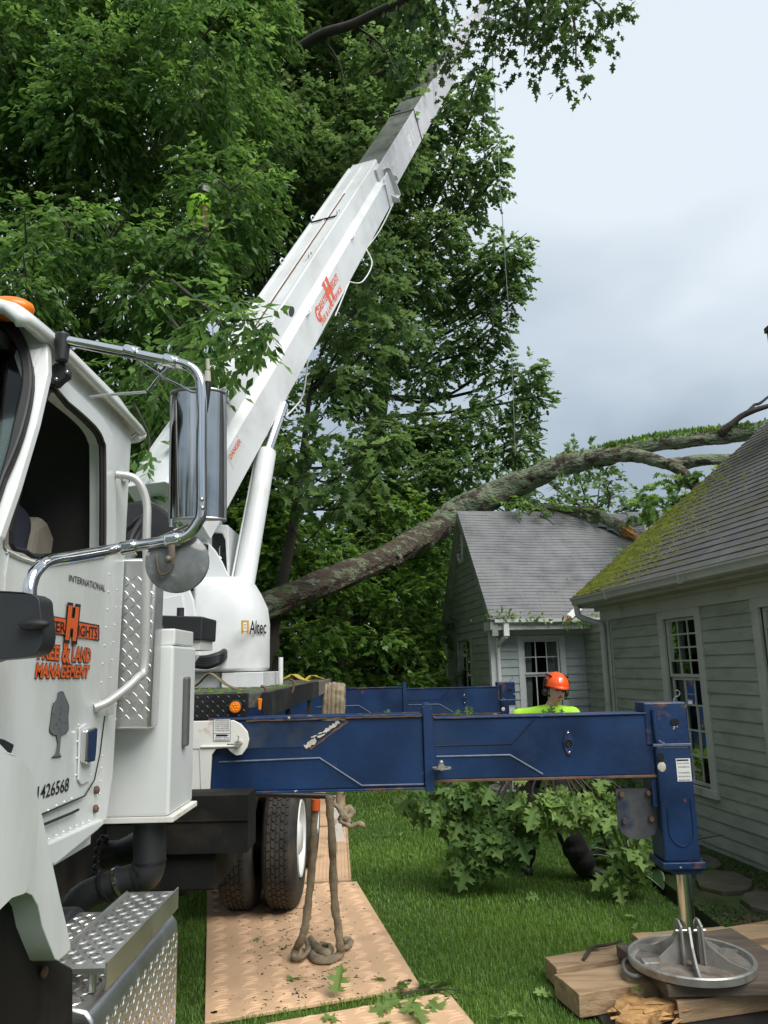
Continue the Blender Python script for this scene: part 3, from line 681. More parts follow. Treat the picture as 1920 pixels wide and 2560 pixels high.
# grab handle
MB().tube([V(-.965, 2.70, 2.655), V(-.90, 2.72, 2.64), V(-.865, 2.74, 2.56), V(-.86, 2.745, 2.42), V(-.86, 2.78, 2.0), V(-.875, 2.74, 1.93), V(-.93, 2.64, 1.86), V(-.968, 2.60, 1.84)], .0145, 12, smooth=5).build('grab_handle', dullsteel if False else mat('satin_handle', (.62, .62, .60), .4, metal=.35, var=.06), cabo, smooth=60)
gh = MB(); gh.plate(pxX([(267, 1755), (277, 1755), (279, 1785), (268, 1788)], XD+.003), V(.01, 0, 0)); gh.plate(pxX([(304, 1180), (315, 1178), (317, 1200), (306, 1204)], XC+.006), V(.012, 0, 0)); split_build(gh, 'handle_foot', white, cabo, bevel=.003)
# mirror assembly
YM = 2.12
mp = lambda pts, y=YM: atn(pts, Y=y)
tubeP = [at(74, 1490, Y=1.735), at(76, 1462, Y=1.74), at(90, 1428, Y=1.76), at(122, 1402, Y=1.82), at(190, 1390, Y=1.95)]+mp([(300, 1371), (430, 1350), (468, 1338), (495, 1306), (504, 1270), (504, 1130), (504, 985), (496, 940), (470, 915), (420, 903), (300, 878), (172, 853)])
mir = MB().tube(tubeP, .0155, 14, smooth=5).build('mirror_bracket', chrome, truck, smooth=60)
cl = MB()
for (a, b) in (((312, 876), (346, 884)), ((410, 899), (444, 907)), ((303, 1372), (340, 1365)), ((413, 1354), (450, 1347))):
    A, B = mp([a, b]); cl.tube([A, B], .0195, 14)
    pp = (A+B)/2; cl.obox(pp+V(0, -.0185, 0), (B-A)*.36, V(0, .004, 0), V(0, 0, .008))
split_build(cl, 'clamp', chrome, mir, smooth=40, bevel=.002)
pv_ = MB(); P = mp([(158, 842), (153, 905)]); pv_.tube([P[0]+V(0, -.005, .01), P[0]*.55+P[1]*.45, P[1]], [.021, .021, .018], 14); pv_.plate(mp([(120, 920), (135, 907), (160, 905), (172, 925), (170, 940), (155, 950), (140, 965), (120, 958), (115, 940)], 2.135), V(0, .03, 0)); pv_.build('mirror_pivot', blkplastic, mir, bevel=.006, seg=3, smooth=50)
bs = MB()
for q in ((141, 948), (168, 930)): bs.ball(at(*q, Y=2.13), .006, 8)
split_build(bs, 'pivot_bolt', chrome, mir, smooth=60)
sr = MB()
sr.tube(mp([(350, 905), (420, 950), (478, 978), (495, 980)], 2.14), .008, 8, flat=.45); sr.tube(mp([(225, 993), (260, 988), (310, 984), (365, 980)], 2.16), .0065, 8, flat=.6); sr.tube(mp([(370, 978), (395, 945), (425, 915)], 2.15), .007, 8, flat=.5)
sr.tube(mp([(350, 1365), (410, 1340), (470, 1312)], 2.14), .009, 8, flat=.5); sr.tube(mp([(428, 1298), (428, 1316)], 2.15), .006, 8); split_build(sr, 'mirror_stay', steel, mir, smooth=60)
# west-coast mirror: a convex chrome shell with dark rim
A = at(496, 985, Y=2.19); B = at(494, 1303, Y=2.19); hw = .080
sh = MB(); vs = []; fs = []; n = 24; rows = 10
for j in range(rows+1):
    t = j/rows; c = A+(B-A)*t
    k = 1.0
    for i in range(n+1):
        a = PI*i/n; vs.append(c+V(-hw*math.cos(a), -.048*math.sin(a)*k, 0))
for j in range(rows):
    for i in range(n): fs.append((j*(n+1)+i, j*(n+1)+i+1, (j+1)*(n+1)+i+1, (j+1)*(n+1)+i))
fs.append(tuple(range(n+1))); fs.append(tuple(rows*(n+1)+i for i in range(n+1)))
for j in range(rows): fs.append((j*(n+1), (j+1)*(n+1), (j+1)*(n+1)+n, j*(n+1)+n))
sh.add(vs, fs); mshell = sh.build('mirror_shell', mat('mirror_chrome', (.50, .51, .50), .07, metal=1, var=.12, vscale=9, col2=(.34, .34, .36), c2s=5, c2lo=.5, c2hi=.7), mir, smooth=50)
rm = MB()
for t, k in ((0, 1), (1, 1)):
    c = A+(B-A)*t; rm.tube([c+V(-hw*math.cos(a), -.049*math.sin(a), 0) for a in np.linspace(0, PI, 17)], .005, 6)
for s in (-1, 1): rm.tube([A+V(s*hw, 0, 0), B+V(s*hw, 0, 0)], .005, 6)
rm.build('mirror_rim', mat('mirror_rim', (.35, .35, .35), .3, metal=.8), mshell, smooth=60)
# round convex mirror
cc = at(443, 1404, Y=2.15); nn = nrm(V(.15, -1, .02))
rmir = MB().lathe(cc, nn, [(0, .018), (.04, .016), (.070, .010), (.086, .002), (.0885, -.006), (.083, -.01), (0, -.011)], 36).build('round_mirror', mat('mirror_smoky', (.16, .17, .17), .12, var=.25, vscale=25, col2=(.3, .3, .3), c2s=30, c2lo=.6, c2hi=.7), mir, smooth=40)
rb_ = MB(); rb_.tube(mp([(428, 1362), (430, 1390), (420, 1405)], 2.105), .010, 8, flat=.5); rb_.tube([at(392, 1385, Y=2.118), at(396, 1420, Y=2.118), at(405, 1436, Y=2.118), at(425, 1428, Y=2.118), at(433, 1410, Y=2.118)], .004, 6, smooth=4); rb_.ball(at(420, 1398, Y=2.10), .011, 8); split_build(rb_, 'round_mirror_bracket', mat('old_bracket', (.16, .13, .10), .5, metal=.4, var=.3), rmir, smooth=60)
an = MB(); an.tube(mp([(519, 898), (520, 925)], 2.13), .006, 8); an.tube(mp([(519, 928), (519, 955)], 2.13), [.0085, .010], 10); an.build('antenna_mount', mat('antenna_cream', (.42, .40, .32), .5), mir, smooth=50)
MB().tube(mp([(519, 955), (518, 985), (515, 1030), (510, 1040)], 2.125), [.011, .009, .005, .006], 8, smooth=3).build('antenna_cable', gasket, mir, smooth=60)
bo = MB()
for q in ((504, 1249), (505, 1270)): bo.ball(at(*q, Y=2.105), (.007, .006, .007), 8)
split_build(bo, 'bracket_bolt', steel, mir, smooth=60)
hb_ = MB(); P = mp([(-20, 1476), (104, 1482), (101, 1643), (-20, 1650)], 1.70)
hb_.plate(closed([P[0]+V(-.05, 0, 0), P[0], P[0]+(P[1]-P[0])*.5, P[1]+V(-.028, 0, -.001), P[1]+V(-.006, 0, -.012), P[1]+V(0, 0, -.04), P[2]+V(.002, 0, .045), P[2]+V(-.006, 0, .014), P[2]+V(-.028, 0, .002), P[3], P[3]+V(-.05, 0, 0)], 3), V(0, .07, 0))
ho = hb_.build('hood_mirror', blkplastic, truck, bevel=.016, seg=4, smooth=60)
MB().ball(P[1]*.5+P[2]*.5+V(-.01, -.012, 0), (.035, .016, .013), 16).build('mirror_recess', gasket, ho, smooth=180)
# fender and splash panel
XF = -.66
fp = pxX(rc2([(-40, 1868), (20, 1880), (58, 1902), (82, 1938), (93, 1985), (96, 2050), (92, 2120), (84, 2180), (66, 2230), (30, 2246), (-60, 2290)]), XF+.03)
fd = MB().plate(fp, V(-.45, 0, 0)); fdo = fd.build('fender', white, truck, bevel=.055, seg=5, smooth=60)
ftp = pxX([(70, 1935), (88, 1955), (98, 2005), (112, 2065), (128, 2140), (152, 2250), (170, 2325), (177, 2362), (176, 2374), (168, 2384), (146, 2402), (138, 2398), (125, 2365), (106, 2315), (96, 2265), (80, 2238), (50, 2225)], XF-.01)
MB().plate(ftp, V(-.34, 0, 0)).build('fender_tail', white, fdo, bevel=.022, seg=4, smooth=60)
cavity = MB().plate([at(x, y, X=XF-.06) for x, y in ((-60, 2240), (80, 2225), (110, 2290), (150, 2400), (186, 2420), (186, 2700), (-60, 2700))]+[V(XF-.06, .9, 1.0)], V(-.35, 0, 0)); cavity.build('splash_panel', under, truck, bevel=.01)
pb_ = at(110, 2431, X=XF-.055); MB().ball(pb_, (.008, .012, .012), 8).build('panel_bolt', rusty, fdo, smooth=180)
fsn = MB().plate(atn([(0, 1845), (12, 1848), (38, 1862), (30, 1885), (0, 1868)], X=-.80), V(-.02, 0, 0)); fsn.build('hood_latch', blkplastic, fdo, bevel=.004)
# treads of chequer plate: lens shaped bars
def lens(mb, c, u, v, n, ln, wd_, h):
    c = np.asarray(c); mb.add([c+u*ln*.5, c+v*wd_*.5, c-u*ln*.5, c-v*wd_*.5, c+n*h+u*ln*.22, c+n*h-u*ln*.22], [(0, 1, 4), (1, 5, 4), (1, 2, 5), (2, 3, 5), (3, 4, 5), (3, 0, 4)])
def chequer(mb, o, U, Vv, nu, nv, ln=.026, wd_=.007, h=.0022):
    o, U, Vv = map(np.asarray, (o, U, Vv)); u = nrm(U); v = nrm(Vv); n = nrm(np.cross(u, v))
    for i in range(nu):
        for j in range(nv):
            c = o+U*(i+.5)/nu+Vv*(j+.5)/nv; d = nrm(u+v) if (i+j) % 2 else nrm(u-v); lens(mb, c, d, np.cross(n, d), n, ln, wd_, h)
    return mb
# step box under the door
XS = -.75
tankp = [V(XS, 2.12, 1.128), V(XS, 2.90, 1.135)]
sb = MB(); pr = [(XS-.5, 1.13), (XS-.06, 1.13), (XS-.025, 1.122), (XS-.006, 1.10), (XS, 1.06), (XS, .60), (XS-.03, .55), (XS-.5, .55)]
vs = []; fs = []
for y in (2.13, 2.915):
    for x, z in pr: vs.append((x, y, z))
k = len(pr)
for j in range(k): fs.append((j, (j+1) % k, k+(j+1) % k, k+j))
fs += [tuple(range(k)), tuple(range(k, 2*k))]
box_ = sb.add(vs, fs).build('step_box', alu, truck, bevel=.008, smooth=50)
ck = MB()
chequer(ck, V(XS+.0002, 2.14, .58), V(0, .76, 0), V(0, 0, .50), 24, 16, .030, .008, .003)
chequer(ck, V(XS-.30, 2.14, 1.1302), V(.26, 0, 0), V(0, .76, 0), 8, 24, .030, .008, .003)
ck.build('chequer_tread', alu, box_, kind='stuff', fix=False)
MB().plate([V(-1.25, 2.10, .55), V(XS-.02, 2.10, .55), V(XS-.02, 2.10, 1.10), V(-1.25, 2.10, 1.10)], V(0, .02, 0)).build('box_end', blk, box_)
stp = MB()
x0, x1, y0, y1, zt = -.918, XS+.004, 2.175, 2.87, 1.206
holes = []
nx, ny = 5, 17
for i in range(nx):
    for j in range(ny):
        if (i+j) % 2: continue
        cx_, cy_ = x0+.02+(x1-x0-.04)*(i+.5)/nx, y0+.03+(y1-y0-.06)*(j+.5)/ny
        holes.append([V(cx_+.0125*math.cos(a), cy_+.0125*math.sin(a), zt) for a in np.linspace(0, 2*PI, 9)[:-1]])
stp.plate([V(x0, y0, zt), V(x1, y0, zt), V(x1, y1, zt), V(x0, y1, zt)], V(0, 0, -.004), holes)
step = stp.build('step_tread', alu, truck)
lip = MB(); lip.box((x1, y0, zt-.055), (x1+.004, y1, zt+.012)); lip.box((x0-.004, y0, zt-.05), (x0, y1, zt+.004)); lip.box((x0, y0-.003, zt-.012), (x1, y0, zt))
for y in (y0+.06, y1-.06): lip.cyl(V(-.80, y, zt-.004), V(-.80, y, 1.13), .012, 10)
lip.build('step_edge', alu, step)
br = MB()
for i in range(nx):
    for j in range(ny):
        if (i+j) % 2: continue
        cx_, cy_ = x0+.02+(x1-x0-.04)*(i+.5)/nx, y0+.03+(y1-y0-.06)*(j+.5)/ny
        br.lathe(V(cx_, cy_, zt), V(0, 0, 1), [(.0125, -.004), (.0135, .004), (.016, .003), (.0185, .0002)], 8)
br.build('raised_hole', alu, step, smooth=60, kind='stuff', fix=False)
MB().box((-1.3, 2.2, 1.135), (-.925, 2.80, 1.165)).build('inner_step', alu, truck, bevel=.004)
ck = MB(); chequer(ck, V(-1.2, 2.22, 1.1652), V(.27, 0, 0), V(0, .56, 0), 9, 18, .03, .008, .003); ck.build('chequer_tread', alu, step, kind='stuff', fix=False)
MB().box((-1.28, 2.22, .6), (-.93, 2.8, 1.135)).build('step_bracket', blk, truck)
# white oil tank behind the cab
tk = MB(); base = [V(-1.9, 3.0, 1.43), V(-.82, 3.0, 1.43), V(-.815, 3.33, 1.43), V(-1.9, 3.33, 1.43)]
tank = tk.plate(base, V(0, 0, .62)).build('oil_tank', white, truck, bevel=.01)
MB().plate([p+V(0, 0, -.022)+nrm(p-V(-1.3, 3.16, 1.43))*V(.02, .02, 0) for p in base], V(0, 0, .02)).build('tank_flange', rusty_white, tank, bevel=.003)
tt = MB(); tt.box((-.92, 3.02, 2.052), (-.822, 3.31, 2.115)); tt.build('tank_top_box', white, tank, bevel=.006)
gx = MB(); gx.box((-.8178, 3.14, 1.66), (-.797, 3.19, 1.93)); gx.build('level_gauge', mat('gauge', (.12, .12, .12), .35, var=.2), tank, bevel=.008)
cap_c = at(384, 1608, Y=3.12)
fc = MB(); c = V(cap_c[0], 3.12, 2.05); fc.cyl(c, c+V(0, 0, .055), .022, 18); fc.build('filler_neck', dullsteel, tank, smooth=50)
fc = MB(); fc.lathe(c+V(0, 0, .05), V(0, 0, 1), [(0, .042), (.024, .042), (.031, .034), (.032, 0), (.022, 0)], 24)
for i in range(12):
    a = 2*PI*i/12; fc.box(c+V(.0315*math.cos(a)-.004, .0315*math.sin(a)-.004, .052), c+V(.0315*math.cos(a)+.004, .0315*math.sin(a)+.004, .084))
fc.build('filler_cap', mat('cap_grey', (.09, .09, .085), .5, var=.2), tank, smooth=40)
wood_or = mat('orange_wedge', (.55, .17, .035), .6, var=.3, vscale=12)
for i, (px, w_) in enumerate(((352, .075), (404, .055), (424, .06))):
    p = at(px, 1607, Y=3.2); MB().plate([V(p[0]-w_/2, 3.16+.02*i, 2.053), V(p[0]+w_/2, 3.16+.02*i, 2.053), V(p[0]+w_/2*.8, 3.16+.02*i, 2.085), V(p[0]-w_/3, 3.16+.02*i, 2.10)], V(0, .12, 0)).build('orange_chock', wood_or, tank, bevel=.004)
bb = MB(); P = atn([(398, 1538), (508, 1541), (505, 1600), (398, 1600)], Y=3.7); bb.plate(P, V(0, .3, 0)); bbx = bb.build('battery_box', blkplastic, truck, bevel=.008)
P = at(451, 1535, Y=3.8); MB().cyl(P+V(0, 0, -.015), P+V(0, 0, .03), .018, 14).build('vent_cap', blkplastic, bbx, smooth=50)
P = atn([(398, 1600), (505, 1600)], Y=3.75); MB().box((P[0][0], 3.72, 2.05), (P[1][0], 3.98, P[0][2]+.003)).build('box_stand', white2, bbx)
# aluminium chequer box between cab and tank
cbx = MB().plate([V(-1.9, 2.99, 1.75), V(-.865, 2.99, 1.75), V(-.86, 2.99, 2.28), V(-.875, 2.99, 2.34), V(-.92, 2.99, 2.375), V(-1.9, 2.99, 2.39)], V(0, -.11, 0)).build('tool_locker', alu, truck, bevel=.012, smooth=50)
ck = MB(); chequer(ck, V(-1.1, 2.8798, 1.78), V(.235, 0, 0), V(0, 0, .53), 10, 20, .026, .007, .0017); ck.build('chequer_tread', alu, cbx, kind='stuff', fix=False)
hy = MB(); P = atn([(318, 1478), (322, 1445), (312, 1410), (335, 1380)], Y=3.05); hy.tube(P, [.028, .022, .018, .018], 12, smooth=3); hy.build('hydraulic_fitting', dullsteel, cbx, smooth=50)
for i in range(5):
    q = [at(300+8*i, 1440-6*i, Y=3.25+.05*i), at(330+10*i, 1340+9*i, Y=3.3), at(360-6*i, 1290+12*i, Y=3.5+.1*i), at(310+16*i, 1330+20*i, Y=4.0)]
    MB().tube(q, .013, 8, smooth=5).build('hydraulic_hose', gasket, truck, smooth=60)
fan = MB(); c = at(345, 1350, Y=4.2); fan.lathe(c, V(.2, -1, 0), [(.0, .05), (.06, .05), (.07, .03), (.2, .03), (.22, 0), (.22, -.08), (0, -.08)], 28); fan.build('winch_drum', blk, truck, smooth=40)
# chassis and running gear
ch = MB()
for x in (-1.62, -2.38): ch.box((x-.05, .5, .92), (x+.05, 11.4, 1.18))
for y in (3.2, 5.9, 7.6, 9.4): ch.box((-2.35, y, .96), (-1.65, y+.12, 1.14))
ch.build('chassis', blk, truck)
cv = MB(); cv.box((-1.85, 4.35, .82), (-.93, 5.6, 1.24)); cv.build('battery_carrier', under, truck, bevel=.01)
P = at(636, 1990, Y=4.5); P2 = at(636, 2110, Y=4.5)
uc = MB(); uc.box((-1.5, 4.30, P2[2]), (P[0], 4.55, 1.30)); uc.box((-1.5, 4.29, P2[2]+.16), (P[0]+.004, 4.30, P2[2]+.168)); uc.build('underbody_panel', under, truck)
du = MB(); P = atn([(150, 2330), (200, 2252), (274, 2212), (340, 2195), (366, 2180), (374, 2140), (373, 2036)], Y=3.1); du.tube(P, [.055, .055, .05, .055, .062, .06, .06], 16, smooth=4); duct = du.build('exhaust_pipe', blkplastic, truck, smooth=60)
b_ = MB(); P = atn([(295, 2206), (303, 2202)], Y=3.1); b_.tube(P, .057, 18); b_.build('pipe_clamp', steel, duct, smooth=50)
rg = MB()
for (a, bq) in (((262, 2216), (268, 2213)), ((345, 2192), (350, 2190)), ((374, 2150), (374, 2158))): rg.tube(atn([a, bq], Y=3.1), .062, 16)
split_build(rg, 'pipe_band', gasket, duct, smooth=50)
el = MB(); P = atn([(262, 2140), (300, 2132), (350, 2120)], Y=3.35); el.tube(P, [.06, .05, .075], 14, smooth=3); P = at(268, 2138, Y=3.3)
for i in range(12):
    a = 2*PI*i/12; el.ball(P+V(-.02, .065*math.cos(a), .065*math.sin(a)), .015, 6)
el.build('steering_gear', blk, truck, smooth=60)
ac = MB(); c0, c1 = at(172, 2120, Y=2.75), at(172, 2330, Y=2.75); ac.tube([V(-1.45, 2.75, 1.02), V(c0[0]+.03, 2.75, 1.02)], .17, 28); ac.build('air_tank', blkplastic, truck, smooth=50, bevel=.01)
ax = MB()
for y in (6.9, 8.25): ax.cyl(V(-2.0, y, .56), V(-1.05, y, .56), .11, 14); ax.ball(V(-2.0, y, .56), .24, 16)
sp_ = [V(-1.62, 5.9, .86), V(-1.62, 6.6, .72), V(-1.62, 7.6, .68), V(-1.62, 8.5, .72), V(-1.62, 9.2, .86)]; ax.tube(sp_, .06, 8, smooth=4, flat=.7); ax.build('axle', blk, truck, smooth=50)
und = MB()
for (a, bq, r, y) in (((440, 2080), (470, 2230), .07, 5.2), ((500, 2120), (520, 2200), .05, 5.5), ((420, 2150), (430, 2190), .05, 4.6)): und.tube(atn([a, bq], Y=y), r, 12)
split_build(und, 'brake_chamber', blk, truck, smooth=50)
# wheels
def wheel(x0, x1, y, rim_out):
    zc, R = .555, .525; w = MB(); c = V(x0, y, zc); W = x1-x0
    prof = [(.30, .02), (.33, .005), (.40, -.012+.012), (.46, .004), (.50, .02), (R-.008, .035), (R, .055), (R, W-.055), (R-.008, W-.035), (.50, W-.02), (.46, W-.004), (.40, W), (.33, W-.005), (.30, W-.02)]
    tyre = None
    t = w.lathe(c, V(1, 0, 0), prof, 64)
    hub = bpy.data.objects.new('wheel', None)
    tyre = t.build('wheel', rubber, truck, smooth=40)
    tr = MB(); nb = 52; ribs = 5; bw = (W-.10)/ribs
    for j in range(ribs):
        for i in range(nb):
            a0 = 2*PI*(i+(.5 if j % 2 else 0))/nb; a1 = a0+2*PI/nb*.80
            xa, xb = x0+.05+j*bw+.006, x0+.05+(j+1)*bw-.006; tw = .022*(1 if j % 2 else -1)
            pts = []
            for r in (R-.004, R+.011):
                for (x, a) in ((xa, a0), (xb, a0+tw), (xb, a1+tw), (xa, a1)): pts.append(V(x, y+r*math.cos(a), zc+r*math.sin(a)))
            tr.hexa(pts)
    tr.build('tread_block', rubber, tyre, kind='stuff')
    rm = MB()
    if rim_out: rm.lathe(V(x1, y, zc), V(1, 0, 0), [(.305, -.02), (.30, .002), (.285, -.004), (.275, -.05), (.26, -.09), (.17, -.12), (.16, -.06), (.13, -.02), (.10, .0), (0, .0)], 40)
    else: rm.lathe(V(x0, y, zc), V(1, 0, 0), [(.305, .02), (.30, 0), (.28, .01), (.27, .12), (.1, .14), (0, .14)], 40)
    r = rm.build('rim', white2, tyre, smooth=40)
    if rim_out:
        nutm = MB()
        for i in range(10):
            a = 2*PI*i/10; nutm.cyl(V(x1-.10, y+.205*math.cos(a), zc+.205*math.sin(a)), V(x1-.06, y+.205*math.cos(a), zc+.205*math.sin(a)), .016, 6)
        split_build(nutm, 'wheel_nut', dullsteel, tyre)
for y in (6.9, 8.25): wheel(-1.03, -.755, y, True); wheel(-1.385, -1.105, y, False)
mf = MB().plate(atn([(834, 2020), (846, 2028), (866, 2120), (862, 2130), (838, 2128)], Y=9.25), V(0, .03, 0)).build('rear_stay', rusty_white, truck)
# flat deck
deck_m = mat('deck_boards', (.085, .078, .066), .9, var=.3, vscale=6, col2=(.03, .045, .015), c2s=5, c2lo=.52, c2hi=.62, bump=.4, bscale=40)
dk = MB().plate([V(-3.2, 4.92, 1.72), V(-.90, 4.92, 1.72), V(-.80, 5.08, 1.72), V(-.80, 10.5, 1.72), V(-3.2, 10.5, 1.72)], V(0, 0, .085)).build('deck', deck_m, truck)
sr_ = MB(); sr_.box((-.80, 5.02, 1.655), (-.755, 8.6, 1.812)); sr_.build('deck_side_rail', blk, dk, bevel=.004)
MB().box((-.80, 8.61, 1.655), (-.757, 10.5, 1.812)).build('deck_side_board', mat('weathered_rail', (.16, .145, .12), .8, var=.3, vscale=8, stretch=(1, 6, 1)), dk, bevel=.004)
MB().box((-.81, 10.44, 1.60), (-.74, 10.54, 1.835)).build('deck_stake', blk, dk)
fp_ = MB().box((-1.9, 4.88, 1.655), (-.868, 4.918, 1.812)).build('deck_front_plate', blk, dk, bevel=.004)
ck = MB(); chequer(ck, V(-1.45, 4.8798, 1.665), V(.575, 0, 0), V(0, 0, .14), 18, 5, .036, .011, .004); ck.build('chequer_tread', blk, fp_, kind='stuff', fix=False)
ml = MB(); c = at(588, 1768, Y=4.87); ml.lathe(c, V(0, -1, 0), [(.036, -.01), (.036, .006), (.03, .012), (0, .014)], 24); mlo = ml.build('marker_light', amber, dk, smooth=40)
MB().lathe(c, V(0, -1, 0), [(.036, -.012), (.043, -.008), (.043, .006), (.037, .01), (.035, .0)], 24).build('light_grommet', gasket, mlo, smooth=50)
led = MB()
for i in range(7):
    a = 2*PI*i/6; r = .018 if i < 6 else 0; led.ball(c+V(r*math.cos(a), -.014, r*math.sin(a)), .0045, 6)
led.build('light_dots', mat('amber_bright', (1.0, .42, .04), .3), mlo, smooth=60)
P = atn([(645, 1745), (655, 1747), (652, 1775), (646, 1775)], Y=4.99); MB().plate(P, V(0, .02, 0)).build('side_marker', amber, dk, bevel=.004)
hk = MB()
for (x, y, Yd) in ((652, 1735, 5.06), (724, 1715, 6.1)):
    p = at(x, y, Y=Yd); hk.tube([p+V(.0, 0, .05), p+V(.03, 0, .035), p+V(.03, 0, -.02), p+V(.02, 0, -.05)], .009, 8, smooth=3)
split_build(hk, 'strap_hook', rusty, dk, smooth=60)
db = MB()
for (x, y0_, z0_) in ((-.82, 6.3, 1.50), (-.82, 8.0, 1.50)): db.box((x, y0_, z0_), (x+.03, y0_+.10, 1.66))
split_build(db, 'rail_bracket', blk, dk)
pp = at(702, 1710, Z=1.81) if False else V(-1.0, 7.3, 1.805); px_ = at(702, 1705, Y=7.3); MB().cyl(V(px_[0], 7.3, 1.80), V(px_[0], 7.3, 1.80+.26), .021, 14).build('white_post', white_print, dk, smooth=50)
# outriggers: housing, two box stages, jack, float
def outrigger(Y, near):
    yf, yb = Y-.10, Y+.10
    n = 'outrigger'
    out = MB().box((-3.1, yf-.04, 1.235), (-1.09, yb+.04, 1.655)).build(n, white2 if near else blue, truck, bevel=.01)
    m1 = MB(); m1.box((-1.35, yf, 1.245), (.205, yb, 1.655)); b1 = m1.build('beam', blue, out, bevel=.008)
    cap_ = MB(); cap_.box((-1.09, yf-.012, 1.655), (.205, yb+.012, 1.668)); cap_.box((-1.09, yf-.012, 1.232), (.205, yb+.012, 1.245)); cap_.build('beam_flange', blue_worn, out, bevel=.003)
    m2 = MB(); m2.box((.19, yf+.018, 1.283), (1.565, yb-.018, 1.632)); m2.build('inner_beam', blue, out, bevel=.006)
    cp2 = MB(); cp2.box((.27, yf+.008, 1.632), (1.555, yb-.008, 1.643)); cp2.build('inner_beam_flange', blue_worn, out, bevel=.003)
    MB().box((.27, yf+.008, 1.268), (1.60, yb-.008, 1.283)).build('inner_beam_foot', rusty, out, bevel=.003)
    col = MB(); col.plate([V(.205, yf-.02, 1.222), V(.262, yf-.02, 1.222), V(.262, yf-.02, 1.70), V(.252, yf-.02, 1.725), V(.215, yf-.02, 1.725), V(.205, yf-.02, 1.70)], V(0, .24, 0)); col.build('collar', blue, out, bevel=.005)
    # welded chevrons
    ch = MB(); f = yf-.001; g = yf+.017
    ch.tube([V(-1.02, f, 1.415), V(-.42, f, 1.425), V(-.17, f, 1.262), V(.20, f, 1.262)], .006, 8); ch.build('weld_bead', mat('worn_blue_edge', (.10, .13, .20), .4, var=.3, vscale=20), out, smooth=60)
    ch = MB(); ch.tube([V(.28, g, 1.415), V(.72, g, 1.415), V(.91, g, 1.30)], .006, 8); ch.build('weld_bead', MATS['worn_blue_edge'], out, smooth=60)
    ch = MB(); ch.tube([V(.28, g, 1.478), V(.735, g, 1.478), V(.88, g, 1.618)], .0035, 6); ch.build('panel_seam', black_print, out, smooth=60)
    bz = MB(); c = V(1.075, g, 1.478); bz.plate([c+V(.032*math.cos(a)*(1 if abs(math.cos(a)) > .5 else .9), 0, .075*math.sin(a)*(1 if abs(math.sin(a)) > .8 else .75)) for a in np.linspace(0, 2*PI, 17)[:-1]], V(0, -.008, 0)); boss = bz.build('pin_boss', blue_worn, out, bevel=.002)
    MB().lathe(c+V(0, -.0082, 0), V(0, -1, 0), [(0, 0), (.015, .0005), (.018, .006), (.023, .005), (.026, 0)], 20).build('pin_hole', blk, boss, smooth=40)
    bt = MB()
    for s in (-1, 1): bt.ball(c+V(0, -.01, s*.056), (.009, .006, .009), 8)
    split_build(bt, 'boss_bolt', steel, boss, smooth=60)
    # jack leg
    jk = MB(); jk.box((1.585, yf-.01, .80), (1.795, yb+.01, 1.45)); jack = jk.build('jack_tube', blue, out, bevel=.012)
    hd = MB(); hd.box((1.545, yf+.01, 1.452), (1.80, yb-.01, 1.70)); hd.build('jack_head', blue_worn, jack, bevel=.008)
    sd = MB(); sd.box((1.555, yf+.02, 1.1), (1.584, yb-.02, 1.452)); sd.build('jack_side_plate', blue_worn, jack)
    sw = MB(); sw.box((1.572, yf-.016, 1.445), (1.80, yf-.008, 1.462)); sw.build('worn_weld', MATS['worn_blue_edge'], jack, bevel=.003)
    slot = MB(); slot.tube([V(1.60, yf+.0, 1.66), V(1.60, yf+.0, 1.50), V(1.615, yf+.0, 1.47), V(1.64, yf, 1.455)], .016, 8, smooth=3); slot.build('guide_bar', blue, jack, smooth=60)
    ho = MB()
    for (x, z, rx, rz_) in ((1.722, 1.585, .028, .019), (1.612, 1.385, .021, .026)):
        ho.plate([V(x+rx*math.cos(a), yf-.012+(.02 if z > 1.45 else 0), z+rz_*math.sin(a)) for a in np.linspace(0, 2*PI, 15)[:-1]], V(0, -.003, 0))
    split_build(ho, 'lifting_hole', black_print, jack)
    cm = MB(); cm.ball(V(1.615, yf-.0095, 1.33), (.026, .003, .030), 10); cm.build('chipped_patch', bareprimer, jack, smooth=60)
    un = MB(); un.tube([V(1.625, yf-.011, 1.10), V(1.625, yf-.011, .96), V(1.65, yf-.011, .91), V(1.695, yf-.011, .885), V(1.74, yf-.011, .91), V(1.765, yf-.011, .96), V(1.765, yf-.011, 1.15)], .005, 6, smooth=5); un.build('pressed_outline', blue, jack, smooth=60)
    ft = MB(); ft.box((1.565, yf-.025, .762), (1.815, yb+.025, .80)); ft.box((1.63, yf-.0, .728), (1.80, yb+.0, .762)); ft.build('jack_foot_flange', blue_worn, jack, bevel=.005)
    lb = MB(); lb.box((1.70, yf-.0118, 1.245), (1.785, yf-.0105, 1.375)); lab = lb.build('warning_label', white_print, jack)
    q = [V(1.705, yf-.0128, 1.362), V(1.775, yf-.0128, 1.362), V(1.775, yf-.0128, 1.370), V(1.705, yf-.0128, 1.370)]
    MB().plate(q, V(0, -.0005, 0)).build('label_arrow', black_print, lab)
    for i, tx in enumerate(('FULL SPAN', 'OUTRIGGER PIN', 'WARNING', 'PIN MUST BE IN', 'BEFORE LIFTING')):
        z = 1.352-i*.021-(0 if i < 2 else .012); text_on(tx, [V(1.709, yf-.0126, z-.008), V(1.776, yf-.0126, z-.008), V(1.776, yf-.0126, z), V(1.709, yf-.0126, z)], black_print, 'label_lettering', lab)
